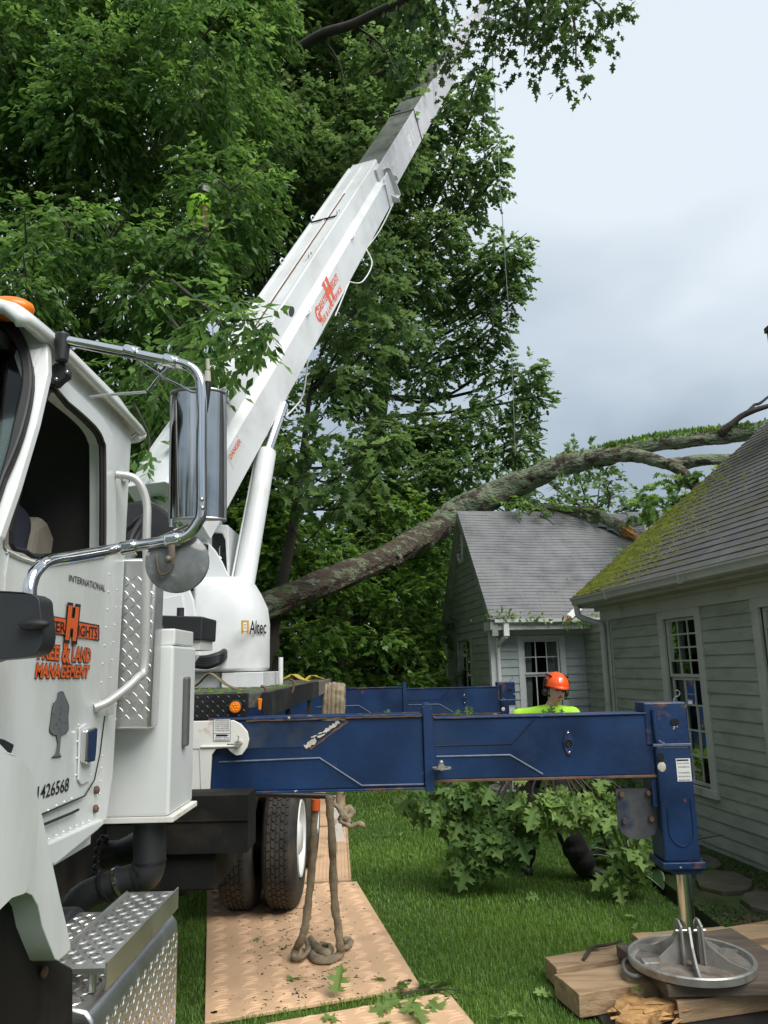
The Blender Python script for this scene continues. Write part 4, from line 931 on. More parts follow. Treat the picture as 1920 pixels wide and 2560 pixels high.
    rp = MB(); rp.box((1.35, yf+.06, .985), (1.58, yf+.075, 1.20)); rp.plate([V(1.35, yf+.06, .985), V(1.58, yf+.06, .985), V(1.56, yf+.06, .94), V(1.50, yf+.06, .915), V(1.42, yf+.06, .918), V(1.37, yf+.06, .945)], V(0, .015, 0)); rpo = rp.build('stow_plate', mat('plate_steel', (.10, .10, .11), .45, metal=.4, var=.25, vscale=9, col2=(.03, .05, .1), c2s=6), jack)
    bb_ = MB()
    for (x, z) in ((1.38, 1.17), (1.54, 1.175), (1.385, 1.02), (1.545, 1.03)): bb_.cyl(V(x, yf+.06, z), V(x, yf+.038, z), .016, 6)
    split_build(bb_, 'plate_bolt', rusty, rpo)
    zf = .26
    MB().cyl(V(1.72, Y, zf+.14), V(1.72, Y, .74), .044, 24).build('jack_rod', steel, jack, smooth=50)
    # float: dished round foot with ribs
    fl = MB(); c = V(1.72, Y, .218)
    fl.lathe(c, V(0, 0, 1), [(0, .0), (.325, 0), (.35, .006), (.354, .044), (.348, .052), (.332, .048), (.328, .018), (.30, .012), (0, .014)], 56); flo = fl.build('float', dullsteel, jack, smooth=40); MB().lathe(c+V(0, 0, .0155), V(0, 0, 1), [(0, .0005), (.29, .0005), (.31, -.0005)], 40).build('float_dirt', mat('float_dirt', (.19, .165, .135), .9, var=.35, vscale=12, col2=(.09, .07, .05), c2s=9), flo)
    for i in range(6):
        a = 2*PI*(i+.30)/6; d = V(math.cos(a), math.sin(a), 0); s = V(-math.sin(a), math.cos(a), 0)*.006
        r0, r1 = .055, .335; q = [c+d*r0+V(0, 0, .012), c+d*r1+V(0, 0, .012), c+d*r1+V(0, 0, .038), c+d*.22+V(0, 0, .062), c+d*.11+V(0, 0, .125), c+d*r0+V(0, 0, .215)]
        MB().plate([p-s for p in q], s*2).build('float_rib', dullsteel, flo)
    so = MB()
    for s in (-1, 1): so.plate([c+V(s*.052, -.075, .012), c+V(s*.052, .075, .012), c+V(s*.052, .06, .22), c+V(s*.052, .02, .245), c+V(s*.052, -.02, .245), c+V(s*.052, -.06, .22)], V(s*.014, 0, 0))
    so.plate([c+V(-.052, .05, .012), c+V(.052, .05, .012), c+V(.052, .05, .17), c+V(-.052, .05, .17)], V(0, .012, 0)); so.build('float_socket', dullsteel, flo, bevel=.004)
    MB().cyl(c+V(-.085, -.03, .19), c+V(.085, -.03, .19), .011, 12).build('float_pin', chrome, flo, smooth=50)
    if near: MB().box(c+V(-.30, -.10, .0135), c+V(-.21, -.02, .05)).build('float_grip', dullsteel, flo, bevel=.004)
    lk = MB(); lk.tube([V(1.745, yf+.05, 1.70), V(1.75, yf+.05, 1.725), V(1.775, yf+.05, 1.735), V(1.785, yf+.05, 1.755), V(1.77, yf+.05, 1.768), V(1.755, yf+.05, 1.76)], .004, 6, smooth=4); lk.build('chain_hook', chrome, jack, smooth=60)
    return out
o1 = outrigger(4.9, True); o2 = outrigger(11.3, False)
yf = 4.8
# white bracket with pin and label
bk = MB().plate([V(-1.26, yf-.05, 1.658), V(-.93, yf-.05, 1.658), V(-.885, yf-.05, 1.635), V(-.845, yf-.05, 1.59), V(-.835, yf-.05, 1.545), V(-.845, yf-.05, 1.50), V(-.875, yf-.05, 1.46), V(-.91, yf-.05, 1.455), V(-.94, yf-.05, 1.475), V(-.965, yf-.05, 1.50), V(-1.03, yf-.05, 1.495), V(-1.055, yf-.05, 1.46), V(-1.063, yf-.05, 1.26), V(-1.07, yf-.05, 1.245), V(-1.10, yf-.05, 1.245), V(-1.115, yf-.05, 1.26), V(-1.13, yf-.05, 1.5), V(-1.26, yf-.05, 1.5)], V(0, .025, 0)).build('stow_bracket', rusty_white, o1, bevel=.004)
MB().box((-1.26, yf-.045, 1.215), (-1.118, yf-.02, 1.5)).build('bracket_web', rusty_white, bk)
MB().box((-1.12, yf-.062, 1.505), (-.90, yf-.05, 1.515)).build('bracket_rib', rusty_white, bk, bevel=.003)
pn = MB(); c = at(597, 1858, Y=yf-.06); pn.cyl(c+V(0, .02, 0), c+V(0, -.05, 0), .018, 14); pn.tube([c+V(-.06, -.045, .0), c+V(.03, -.045, .002)], .006, 8); pn.tube([c+V(0, -.03, .015), c+V(.005, -.03, .04), c+V(-.005, -.03, .045)], .004, 6); pn.build('outrigger_pin', dullsteel, bk, smooth=50)
lb = MB(); Q = atn([(534, 1798), (576, 1797), (576, 1852), (534, 1852)], Y=yf-.052); lb.plate(Q, V(0, -.001, 0)); lab = lb.build('warning_label', white_print, bk)
bd = MB(); bd.tube([q+V(0, -.0015, 0) for q in Q]+[Q[0]+V(0, -.0015, 0)], .0012, 4); P = atn([(534, 1834), (576, 1833)], Y=yf-.0535); bd.tube(P, .0012, 4); bd.plate(atn([(540, 1836), (566, 1836), (572, 1838), (566, 1841), (540, 1841)], Y=yf-.0535), V(0, -.0005, 0)); bd.build('label_border', black_print, lab)
for i, tx in enumerate(('IMPORTANT BEFORE MOVING', 'PULL PINS ON BOTH ENDS', 'OUTRIGGER EXTENDED', 'INSERT 1 OUTRIGGER', 'SHORT SPAN LIFTING', 'IN NEVER USED ON PIN', '', 'SHORT SPAN', 'OUTRIGGER PIN')):
    if not tx: continue
    y = (1803, 1808, 1813, 1818, 1823, 1828, 0, 1846, 1851)[i]; text_on(tx, atn([(538, y), (573, y), (573, y-3.2), (538, y-3.2)], Y=yf-.0545), black_print, 'label_lettering', lab)
# scraped paint on the beam and on the collar pin
chp = MB()
def ragged(a, b, w0, n=12):
    a, b = V(*a), V(*b); d = nrm(b-a); s = V(-d[2], 0, d[0]); up = []; lo = []
    for i in range(n+1):
        t = i/n; p = a+(b-a)*t; up.append(p+s*w0*random.uniform(.3, 1)); lo.append(p-s*w0*random.uniform(.2, .8))
    return up+lo[::-1]
chp.plate(ragged((-.505, 4.7985, 1.487), (-.44, 4.7985, 1.53), .022, 9), V(0, -.0012, 0)); chp.plate(ragged((-.43, 4.7985, 1.545), (-.30, 4.7985, 1.632), .016, 16), V(0, -.0012, 0)); chp.plate(ragged((-.47, 4.7985, 1.545), (-.38, 4.7985, 1.57), .006, 9), V(0, -.0012, 0)); chp.plate(ragged((-.40, 4.7985, 1.642), (-.26, 4.7985, 1.644), .005, 12), V(0, -.0012, 0)); split_build(chp, 'scraped_paint', bareprimer, o1)
rs = MB(); rs.plate(ragged((-.475, 4.7975, 1.478), (-.245, 4.7975, 1.636), .012), V(0, -.0008, 0)); rs.plate(ragged((-.86, 4.787, 1.65), (.2, 4.787, 1.655), .008, 40), V(0, -.0012, 0)); split_build(rs, 'rust_edge', rusty, o1)
MB().plate([V(-.90, 4.798, 1.49), V(-.49, 4.798, 1.49), V(-.30, 4.798, 1.635), V(-.90, 4.798, 1.645)], V(0, -.0006, 0)).build('faded_panel', mat('faded_blue', (.015, .035, .085), .45, var=.35, vscale=6, col2=(.06, .055, .05), c2s=4), o1)
p2 = MB(); c = at(1103, 1916, Y=4.77); p2.cyl(c+V(0, .04, .0), c+V(0, -.035, .0), .02, 14); p2.lathe(c+V(0, -.045, -.004), V(0, 0, 1), [(.040, -.004), (.056, -.004), (.056, .005), (.040, .005)], 28, closed=True); p2.ball(c+V(0, -.02, .025), .014, 8); p2.build('collar_pin', dullsteel, o1, smooth=50)
# ---------------- turret and boom
tur = thing_dummy = None
cov = MB(); Zc = lambda y_, x_: at(x_, y_, Y=6.6)[2]
zb = 1.94; ztop = at(540, 1440, Y=6.6)[2]
def section(z, front, diag, side, yb_):
    return [V(-1.66, 6.6+front, z), V(-1.30-diag, 6.6+front, z), V(-1.13-diag, 6.68+front, z), V(-1.035-side, 6.88+front, z), V(-1.09-side, 7.12+front*.5, z), V(-1.62, yb_-.3, z)]
zq = lambda y_: at(640, y_, Y=6.8)[2]
lv = [section(zb, 0, 0, 0, 7.9), section(zq(1560), .01, .0, 0, 7.9), section(zq(1520), .02, .02, .02, 7.9), section(zq(1482), .035, .06, .085, 7.9), section(zq(1458), .06, .09, .14, 7.85), section(zq(1440), .16, .13, .24, 7.8)]
vs = [p for l in lv for p in l]; fs = []
for i in range(len(lv)-1):
    for j in range(6): fs.append((i*6+j, i*6+(j+1) % 6, i*6+6+(j+1) % 6, i*6+6+j))
fs += [tuple(range(5, -1, -1)), tuple(30+j for j in range(6))]
cover = cov.add(vs, fs).build('turret_cover', white2, truck, bevel=.03, seg=4, smooth=60)
q = [V(-1.098, 6.735, 2.15), V(-1.033, 6.868, 2.15), V(-1.033, 6.868, 2.285), V(-1.098, 6.735, 2.285)]
nA = nrm(V(.20, -.10, 0)); nA = nrm(V(.2, -.1, 0))
def cov_pt(px, py): return at(px, py, pl=(V(-1.08, 6.78, 2.2)+nrm(V(.20, -.10, 0))*.012, nrm(V(.20, -.10, 0))))
text_on('Altec', [cov_pt(624, 1585), cov_pt(665, 1584), cov_pt(666, 1551), cov_pt(625, 1552)], black_print, 'maker_lettering', cover, .012)
em = MB()
for poly in ([(611, 1586), (616, 1586), (616, 1556), (625, 1556), (625, 1586), (630, 1586), (630, 1551), (611, 1551)], [(617.5, 1571), (623.5, 1571), (623.5, 1568), (617.5, 1568)], [(617.5, 1564), (623.5, 1564), (623.5, 1560.5), (617.5, 1560.5)], [(613, 1581), (628, 1581), (628, 1577.5), (613, 1577.5)]):
    em.plate([cov_pt(p[0]-8, p[1]) for p in poly], nA*.001)
em.build('maker_emblem', gold, cover)
tb = MB(); tb.box((-2.9, 6.68, 1.806), (-1.42, 7.9, 1.94)); tb.box((-2.85, 6.64, 1.94), (-1.36, 7.9, 1.97)); tb.build('turret_base', white2, truck, bevel=.008)
tb2 = MB(); tb2.box((-1.40, 6.62, 1.806), (-1.05, 7.8, 1.932)); tb2.build('turret_base_box', white2, truck, bevel=.006)
ho = MB()
for i in range(4): ho.tube([at(490+4*i, 1662-5*i, Y=6.45), at(520, 1664-6*i, Y=6.42), at(550, 1652-5*i, Y=6.45), at(560, 1642-4*i, Y=6.6)], .03, 10, smooth=4)
split_build(ho, 'hose', gasket, truck, smooth=60)
tw = MB()
tw.plate([V(-1.62, 6.9, 1.97), V(-1.62, 8.1, 1.97), V(-1.62, 8.1, 2.7), V(-1.62, 7.7, 3.35), V(-1.62, 7.1, 3.6), V(-1.62, 6.75, 3.4), V(-1.62, 6.72, 2.6)], V(-.06, 0, 0)); tw.plate([V(-2.3, 6.9, 1.97), V(-2.3, 8.1, 1.97), V(-2.3, 8.1, 2.7), V(-2.3, 7.7, 3.35), V(-2.3, 7.1, 3.6), V(-2.3, 6.75, 3.4), V(-2.3, 6.72, 2.6)], V(.06, 0, 0)); tw.box((-2.24, 7.3, 1.97), (-1.68, 7.4, 2.7)); split_build(tw, 'turret_plate', white2, truck, bevel=.01)
tf = MB(); tf.plate(atn([(345, 1402), (470, 1470), (482, 1500), (500, 1640), (395, 1640), (352, 1500)], Y=6.5), V(0, .06, 0)); tf.plate(atn([(355, 1510), (385, 1500), (455, 1485), (480, 1640), (355, 1640)], Y=6.3), V(0, .05, 0)); split_build(tf, 'turret_front_plate', white2, truck, bevel=.006)
qr = MB(); arcp = [(487, 1336), (515, 1350), (537, 1375), (555, 1405), (567, 1432), (576, 1445), (560, 1470), (490, 1480), (470, 1400)]; qr.plate(atn(arcp, Y=6.75), V(0, .05, 0)); qro = qr.build('quadrant_plate', white2, truck, bevel=.006)
MB().plate(atn([(504, 1358), (521, 1362), (521, 1393), (508, 1390)], Y=6.748), V(0, -.003, 0)).build('load_chart', black_print, qro)
ocb = MB().plate(atn([(500, 1310), (570, 1312), (575, 1450), (500, 1450)], Y=7.1), V(0, .9, 0), [atn([(522, 1330), (555, 1333), (563, 1350), (567, 1430), (522, 1430)], Y=7.1)]).build('operator_cab', white2, truck, bevel=.012)
MB().plate(atn([(521, 1329), (556, 1332), (564, 1350), (568, 1431), (521, 1431)], Y=7.13), V(0, .01, 0)).build('operator_window', glass_dark, ocb)
MB().tube(atn([(552, 1366), (549, 1370), (549, 1392), (553, 1396)], Y=7.08), .006, 6).build('window_handle', steel, ocb)
# boom: built along its own axis
BD = nrm(V(.225, .575, .787)); BS = nrm(V(BD[1], -BD[0], 0)); BN = np.cross(BS, BD)
BN = BN if BN[2] > 0 else -BN
B0 = at(600, 1213, Y=7.15)          # a point on the lower right edge
def bline(px, py):                  # distance along the lower right edge under a picture point
    d = ray(px, py); r = np.cross(BD, np.cross(d, BD)); M = np.array([BD, -d]).T
    k = np.linalg.lstsq(M, EO-B0, rcond=None)[0]; return k[0]
def boomp(t, s, n): return B0+BD*t+BS*(s-.30)+BN*(n+.34)
def section_run(name, prof, t0, t1, m, parent, bevel=.006, cut=0):
    mb = MB(); k = len(prof); vs = [boomp(t0, s, n) for s, n in prof]+[boomp(t1+cut*n, s, n) for s, n in prof]
    fs = [(j, (j+1) % k, k+(j+1) % k, k+j) for j in range(k)]+[tuple(range(k)), tuple(range(k, 2*k))]
    return mb.add(vs, fs).build(name, m, parent, bevel=bevel)
tb0, tb1 = -.75, bline(985, 499)
base_prof = [(-.30, -.34), (.30, -.34), (.30, .02), (.22, .09), (.22, .32), (.20, .34), (-.20, .34), (-.22, .32), (-.22, .09), (-.30, .02)]
boom = section_run('boom', base_prof, tb0, tb1, white2, truck)
grey_boom = mat('boom_inner', (.40, .41, .42), .4, var=.2, vscale=3, col2=(.24, .25, .25), c2s=2.0, c2lo=.45, c2hi=.65, stretch=(1, 1, .6))
side_boom = mat('boom_inner_side', (.60, .59, .61), .4, var=.12, vscale=2.5, col2=(.36, .35, .37), c2s=2.2, c2lo=.5, c2hi=.7)
tb2_ = bline(1112, 200)+.75
p2_ = [(-.215, -.29), (.255, -.29), (.255, .26), (-.215, .26)]
sec2 = section_run('boom_second_stage', p2_, tb1-.3, tb2_, side_boom, boom)
tp = MB(); 
for (a, b) in (((tb1-.02), tb2_-.02),): tp.hexa([boomp(a, -.21, .2605), boomp(a, .25, .2605), boomp(b, .25, .2605), boomp(b, -.21, .2605), boomp(a, -.21, .2635), boomp(a, .25, .2635), boomp(b, .25, .2635), boomp(b, -.21, .2635)])
tp.build('boom_top_shade', mat('boom_top_shade_grey', (.21, .215, .21), .25, metal=.3, var=.35, vscale=2, col2=(.3, .3, .3), c2s=1.6, c2lo=.5, c2hi=.62), boom)  # thin sheet carrying the second stage's shaded top face as grey colour
tb3 = tb2_+4.6
p3_ = [(-.15, -.24), (.20, -.24), (.20, .18), (-.15, .18)]
sec3 = section_run('boom_third_stage', p3_, tb2_-.3, tb3, side_boom, boom)
p4_ = [(-.09, -.17), (.12, -.17), (.12, .11), (-.09, .11)]
section_run('boom_tip_stage', p4_, tb3-.3, tb3+4.5, side_boom, boom)
bn = MB()
tm = bline(1045, 345)
for o in (0.0, .06):
    bn.hexa([boomp(tm+o, -.225, -.30), boomp(tm+o, .265, -.30), boomp(tm+o, .265, .272), boomp(tm+o, -.225, .272), boomp(tm+o+.03, -.225, -.30), boomp(tm+o+.03, .265, -.30), boomp(tm+o+.03, .265, .272), boomp(tm+o+.03, -.225, .272)]) if o == 0 else None
bn.tube([boomp(tm+.02, -.20, .22), boomp(tm+.1, -.2, .30), boomp(tm+.1, -.02, .30), boomp(tm+.02, -.02, .22)], .012, 6); bn.build('rope_guide', black_print, boom)
hd = MB()     # head of the base section
for s in (-1, 1):
    hd.plate([boomp(tb1-.35, s*.302, -.34), boomp(tb1+.06, s*.302, -.38), boomp(tb1+.10, s*.302, -.30), boomp(tb1+.02, s*.302, .1), boomp(tb1-.25, s*.302, .08)], BS*s*.02)
hd.plate([boomp(tb1+.0, -.30, -.36), boomp(tb1+.0, .36, -.36), boomp(tb1+.10, .40, -.33), boomp(tb1+.12, .36, .10), boomp(tb1+.04, .34, .16), boomp(tb1+.04, .24, .14), boomp(tb1+.02, .21, -.23), boomp(tb1+.02, -.30, -.25)], BD*.03)
hd.plate([boomp(tb1-.14, .30, -.34), boomp(tb1-.14, .43, -.37), boomp(tb1-.14, .43, -.30), boomp(tb1-.14, .30, -.2)], BD*.025); hd.plate([boomp(tb1+.12, .30, -.1), boomp(tb1+.14, .42, -.1), boomp(tb1+.14, .42, -.03), boomp(tb1+.12, .30, .06)], BD*.025); hd.build('boom_head', white2, boom, bevel=.006)
rl = MB()
for s in (-.20, .0, .20): rl.hexa([boomp(tb0+.3, s-.012, .34), boomp(tb0+.3, s+.012, .34), boomp(tb1-.2, s+.012, .34), boomp(tb1-.2, s-.012, .34), boomp(tb0+.3, s-.012, .36), boomp(tb0+.3, s+.012, .36), boomp(tb1-.2, s+.012, .36), boomp(tb1-.2, s-.012, .36)])
split_build(rl, 'boom_top_rail', white2, boom)
MB().hexa([boomp(1.6, .03, .3405), boomp(1.6, .055, .3405), boomp(tb1-1.4, .055, .3405), boomp(tb1-1.4, .03, .3405), boomp(1.6, .03, .345), boomp(1.6, .055, .345), boomp(tb1-1.4, .055, .345), boomp(tb1-1.4, .03, .345)]).build('rust_line', rusty, boom)
hks = MB()
for px, py in ((800, 860), (900, 660), (970, 520)):
    t = bline(px, py); 
    for dt in (0, .10): pass
    hks.tube([boomp(t, .305, .015), boomp(t+.02, .34, .03), boomp(t+.10, .34, .03), boomp(t+.12, .305, .015)], .010, 8, smooth=3)
for t in (3.6, 5.0): hks.tube([boomp(t, .19, .345), boomp(t+.02, .2, .40), boomp(t+.10, .2, .40), boomp(t+.12, .19, .345)], .010, 8, smooth=3); hks.tube([boomp(t, -.19, .345), boomp(t+.02, -.2, .40), boomp(t+.10, -.2, .40), boomp(t+.12, -.19, .345)], .010, 8, smooth=3)
split_build(hks, 'cable_hook', white2, boom, smooth=60)
MB().tube([boomp(4.95, -.2, .36), boomp(4.95, .2, .36)], .012, 6).build('cross_bar', gasket, boom)
th = 2.55; MB().plate([boomp(th+.09*math.cos(a), .2205, .17+.05*math.sin(a)) for a in np.linspace(0, 2*PI, 17)[:-1]], BS*.002).build('boom_opening', black_print, boom)
t2 = bline(1086, 262); MB().plate([boomp(t2+.12*math.cos(a), .2555, .0+.035*math.sin(a)) for a in np.linspace(0, 2*PI, 17)[:-1]], BS*.002).build('boom_opening', black_print, boom)
def boomtext(tx, t0, t1, n0, n1, s, m, nm, bold=0): return text_on(tx, [boomp(t0, s, n0), boomp(t1, s, n0), boomp(t1, s, n1), boomp(t0, s, n1)], m, nm, boom, bold)
tl = bline(795, 872); tl = bline(823, 815); tr2 = bline(865, 735)
red_or = mat('logo_red', (.80, .12, .04), .4, var=.05)
L0, L1 = bline(815, 832), bline(864, 736)
boomtext('GREATER', L0+.10, L0+(L1-L0)*.50, -.15, -.06, .3015, red_or, 'boom_logo', .03); boomtext('G', L0-.02, L0+.10, -.22, -.05, .3015, red_or, 'boom_logo', .06)
boomtext('HEIGHTS', L0+(L1-L0)*.66, L1, -.15, -.05, .3015, red_or, 'boom_logo', .03); boomtext('H', L0+(L1-L0)*.50, L0+(L1-L0)*.66, -.21, .03, .3015, red_or, 'boom_logo', .10)
boomtext('TREE & LAND SERVICE', L0+.02, L1-.02, -.29, -.22, .3015, red_or, 'boom_logo', .03)
c5, c7 = bline(1040, 385), bline(1005, 450)
boomtext("51'", c5-.2, c5+.35, -.12, .06, .2565, white_print, 'boom_mark', .03); boomtext("70'", c7-.3, c7+.25, -.12, .06, .2565, white_print, 'boom_mark', .03); boomtext("90", tb1+.08, tb1+.42, -.0, .14, .2565, white_print, 'boom_mark', .03)
lbm = MB(); t0 = bline(598, 1205); lbm.hexa([boomp(t0, .3005, -.16), boomp(t0+.34, .3005, -.16), boomp(t0+.34, .3005, -.02), boomp(t0, .3005, -.02), boomp(t0, .302, -.16), boomp(t0+.34, .302, -.16), boomp(t0+.34, .302, -.02), boomp(t0, .302, -.02)]); lo_ = lbm.build('boom_label', white_print, boom)
text_on('DANGER', [boomp(t0+.03, .303, -.08), boomp(t0+.31, .303, -.08), boomp(t0+.31, .303, -.03), boomp(t0+.03, .303, -.03)], red_or, 'label_lettering', lo_, .03)
# dangling control cable under the boom
cbp = []
for px, py in ((985, 505), (950, 575), (915, 622), (905, 690), (873, 705), (871, 712), (838, 790), (770, 895), (755, 950), (715, 1040)):
    cbp.append(at(px, py, Y=B0[1]+BD[1]*bline(px, py)))
for seg in (cbp[0:3]+[], [cbp[2], at(930, 660, Y=B0[1]+BD[1]*bline(905, 650)), at(905, 705, Y=B0[1]+BD[1]*bline(880, 690)), cbp[4]], [cbp[4], cbp[6]], [cbp[7], at(758, 985, Y=8.6), at(735, 1020, Y=8.5), cbp[9]]):
    MB().tube(seg, .010, 6, smooth=5).build('control_cable', white_print, boom, smooth=60)
# lift cylinder
ct = at(708, 1012, Y=B0[1]+BD[1]*bline(708, 1012)+.02); c1 = at(667, 1130, Y=7.62); c0 = at(608, 1470, Y=7.0)
dv = nrm(c1-c0); ctp = c1+dv*.95
cyl = MB().cyl(c0-dv*.5, c1, .098, 32).build('lift_cylinder', white2, truck, smooth=40, bevel=.012)
MB().cyl(c1, ct, .055, 24).build('cylinder_rod', steel, cyl, smooth=50)
MB().tube([c0+V(-.115, -.02, 0), c1+V(-.115, -.02, -.08)], .011, 8).build('cylinder_pipe', white2, cyl, smooth=50)
# hoist line from the boom tip
tipz = boomp(tb3+4.4, 0, -.2)
hx = [at(1227, 60, Y=13.4), at(1228, 130, Y=13.4), at(1238, 350, Y=13.4), at(1250, 560, Y=13.4)]
hl = MB(); hl.tube([at(1228, 95, Y=13.4), at(1240, 300, Y=13.4), at(1262, 640, Y=13.4), at(1280, 900, Y=13.4), at(1288, 1140, Y=13.4)], .0065, 6); hl.build('hoist_rope', mat('wire_rope', (.18, .19, .18), .5, var=.2), boom)
hb = MB(); p = at(1224, 60, Y=13.4); hb.ball(p, (.10, .06, .16), 10); p = at(1228, 102, Y=13.4); hb.ball(p, (.05, .05, .06), 8); split_build(hb, 'hook_block', black_print, boom, smooth=60)
hb = MB(); p = at(1220, 10, Y=13.4); hb.tube([at(1222, 55, Y=13.4), at(1220, -60, Y=13.4)], .02, 6); hb.build('hoist_fall', MATS['wire_rope'], boom)
# ================================================================== foliage
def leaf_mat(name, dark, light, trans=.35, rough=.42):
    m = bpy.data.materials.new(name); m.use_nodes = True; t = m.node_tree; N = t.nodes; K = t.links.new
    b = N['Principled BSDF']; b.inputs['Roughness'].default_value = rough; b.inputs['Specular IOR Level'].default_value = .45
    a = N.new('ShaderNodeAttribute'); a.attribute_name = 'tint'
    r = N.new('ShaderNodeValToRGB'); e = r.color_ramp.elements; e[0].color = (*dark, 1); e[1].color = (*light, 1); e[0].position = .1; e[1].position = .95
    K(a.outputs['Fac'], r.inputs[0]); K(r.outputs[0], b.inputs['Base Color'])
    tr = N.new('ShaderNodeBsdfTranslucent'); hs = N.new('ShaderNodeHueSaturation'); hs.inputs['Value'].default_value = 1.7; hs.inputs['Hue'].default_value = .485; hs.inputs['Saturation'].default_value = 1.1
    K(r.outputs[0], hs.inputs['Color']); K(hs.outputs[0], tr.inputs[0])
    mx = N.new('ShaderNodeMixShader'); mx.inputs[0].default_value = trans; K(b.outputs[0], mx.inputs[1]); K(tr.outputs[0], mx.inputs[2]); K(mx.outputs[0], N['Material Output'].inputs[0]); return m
lf_ash = leaf_mat('ash_leaf', (.060, .132, .036), (.185, .315, .088), .48)
lf_oak = leaf_mat('oak_leaf', (.078, .146, .050), (.205, .315, .115), .48)
lf_maple = leaf_mat('maple_leaf', (.082, .168, .040), (.22, .365, .09), .48)
lf_far = leaf_mat('hazy_far_leaf', (.10, .16, .07), (.22, .30, .15))  # haze of distance put into the pale leaf colour
lf_wood = leaf_mat('woodland_leaf', (.045, .10, .028), (.12, .21, .06))
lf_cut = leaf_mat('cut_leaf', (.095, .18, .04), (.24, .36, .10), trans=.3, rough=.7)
lf_cutd = leaf_mat('cut_leaf_shaded', (.042, .10, .022), (.11, .195, .045), trans=.3, rough=.7)  # darker copy of the cut leaf, shaded back side put into its colour
bark_d = mat('dark_bark', (.045, .038, .030), .9, var=.35, vscale=6, bump=.6, bscale=20, stretch=(1, 1, .25))
bark_g = mat('grey_bark', (.15, .135, .11), .9, var=.35, vscale=5, bump=.7, bscale=18, stretch=(1, 1, .25))
T_ASH = (np.array([(0, 0, 0), (.45, .215, .04), (1, 0, -.07), (.45, -.215, .04)]), [(0, 1, 2), (0, 2, 3)])
T_OAK = (np.array([(0, 0, 0), (.22, .13, .02), (.30, .32, .05), (.46, .15, .0), (.66, .36, .04), (.72, .12, -.01), (1, 0, -.10), (.72, -.12, -.01), (.66, -.36, .04), (.46, -.15, .0), (.30, -.32, .05), (.22, -.13, .02)]),
         [(0, 1, 3, 9, 11), (1, 2, 3), (3, 4, 5), (3, 5, 7, 9), (5, 6, 7), (7, 8, 9), (9, 10, 11)])
T_OAKS = (np.array([(0, 0, 0), (.35, .30, .04), (.5, .12, 0), (.75, .30, .02), (1, 0, -.08), (.75, -.30, .02), (.5, -.12, 0), (.35, -.30, .04)]), [(0, 1, 2, 6, 7), (2, 3, 4, 5, 6)])
T_MAP = (np.array([(0, 0, 0), (.10, .40, .03), (.45, .50, .0), (.50, .25, .02), (1, 0, -.08), (.50, -.25, .02), (.45, -.50, 0), (.10, -.40, .03)]), [(0, 1, 2, 3), (0, 3, 4), (0, 4, 5), (0, 5, 6, 7)])
# sharp, many-pointed leaf for things close to the camera
def red_oak(n=7):
    o = [(0, 0)]; L_ = []
    spec = [(.16, .06), (.14, .20), (.22, .34), (.25, .22), (.34, .38), (.30, .14), (.42, .12), (.44, .34), (.52, .44), (.55, .30), (.64, .42), (.60, .14), (.72, .11), (.76, .24), (.84, .27), (.84, .12), (1.0, 0)]
    up = [(x, y) for x, y in spec]; dn = [(x, -y) for x, y in spec[:-1]][::-1]
    pts = [(0, .01)]+up+dn+[(0, -.01)]
    z = lambda x, y: .22*abs(y)-.30*x*x+.05*math.sin(9*y+4*x)
    return np.array([(x, y, z(x, y)) for x, y in pts])
RO = red_oak(); _tri = [tuple(t) for t in geometry.tessellate_polygon([[Vector((p[0], p[1], 0)) for p in RO]])]
T_RED = (RO, _tri)
def np_mesh(name, verts, faces_flat, loop_tot, m, parent=None, tint=None, kind=None, smooth=True):
    me = bpy.data.meshes.new(name); nv = len(verts); nl = len(faces_flat); nf = len(loop_tot)
    o_ = V(0, 0, 0)
    if parent is not None:
        r = parent
        while r.parent is not None: r = r.parent
        o_ = ROOT.get(r.name, o_)
    me.vertices.add(nv); me.vertices.foreach_set('co', (verts-o_).astype(np.float32).ravel())
    me.loops.add(nl); me.loops.foreach_set('vertex_index', faces_flat.astype(np.int32))
    me.polygons.add(nf); st = np.zeros(nf, np.int32); st[1:] = np.cumsum(loop_tot)[:-1]
    me.polygons.foreach_set('loop_start', st); me.polygons.foreach_set('loop_total', np.asarray(loop_tot, np.int32))
    if smooth: me.polygons.foreach_set('use_smooth', np.ones(nf, bool))
    me.update(calc_edges=True)
    if tint is not None:
        a = me.attributes.new('tint', 'FLOAT', 'POINT'); a.data.foreach_set('value', tint.astype(np.float32))
    me.materials.append(m); o = bpy.data.objects.new(name, me); C.objects.link(o)
    if parent is not None: o.parent = parent
    if kind: o['kind'] = kind
    return o
def unit(a): return a/np.maximum(np.linalg.norm(a, axis=1, keepdims=True), 1e-9)
def leaves(name, P, D, Nn, S, T, m, parent=None, tint=None, kind=None):
    tv, tf = T; n = len(P); k = len(tv)
    D = unit(D); side = unit(np.cross(Nn, D)); N2 = np.cross(D, side)
    vv = P[:, None, :]+S[:, None, None]*(tv[None, :, 0:1]*D[:, None, :]+tv[None, :, 1:2]*side[:, None, :]+tv[None, :, 2:3]*N2[:, None, :])
    ff = np.concatenate([np.array(f) for f in tf]); lt = np.array([len(f) for f in tf])
    F = (np.arange(n)[:, None]*k+ff[None, :]).ravel(); LT = np.tile(lt, n)
    if tint is None: tint = rng.random(n)
    return np_mesh(name, vv.reshape(-1, 3), F, LT, m, parent, np.repeat(tint, k), kind)
def rand_dir(n): return unit(rng.normal(size=(n, 3)))
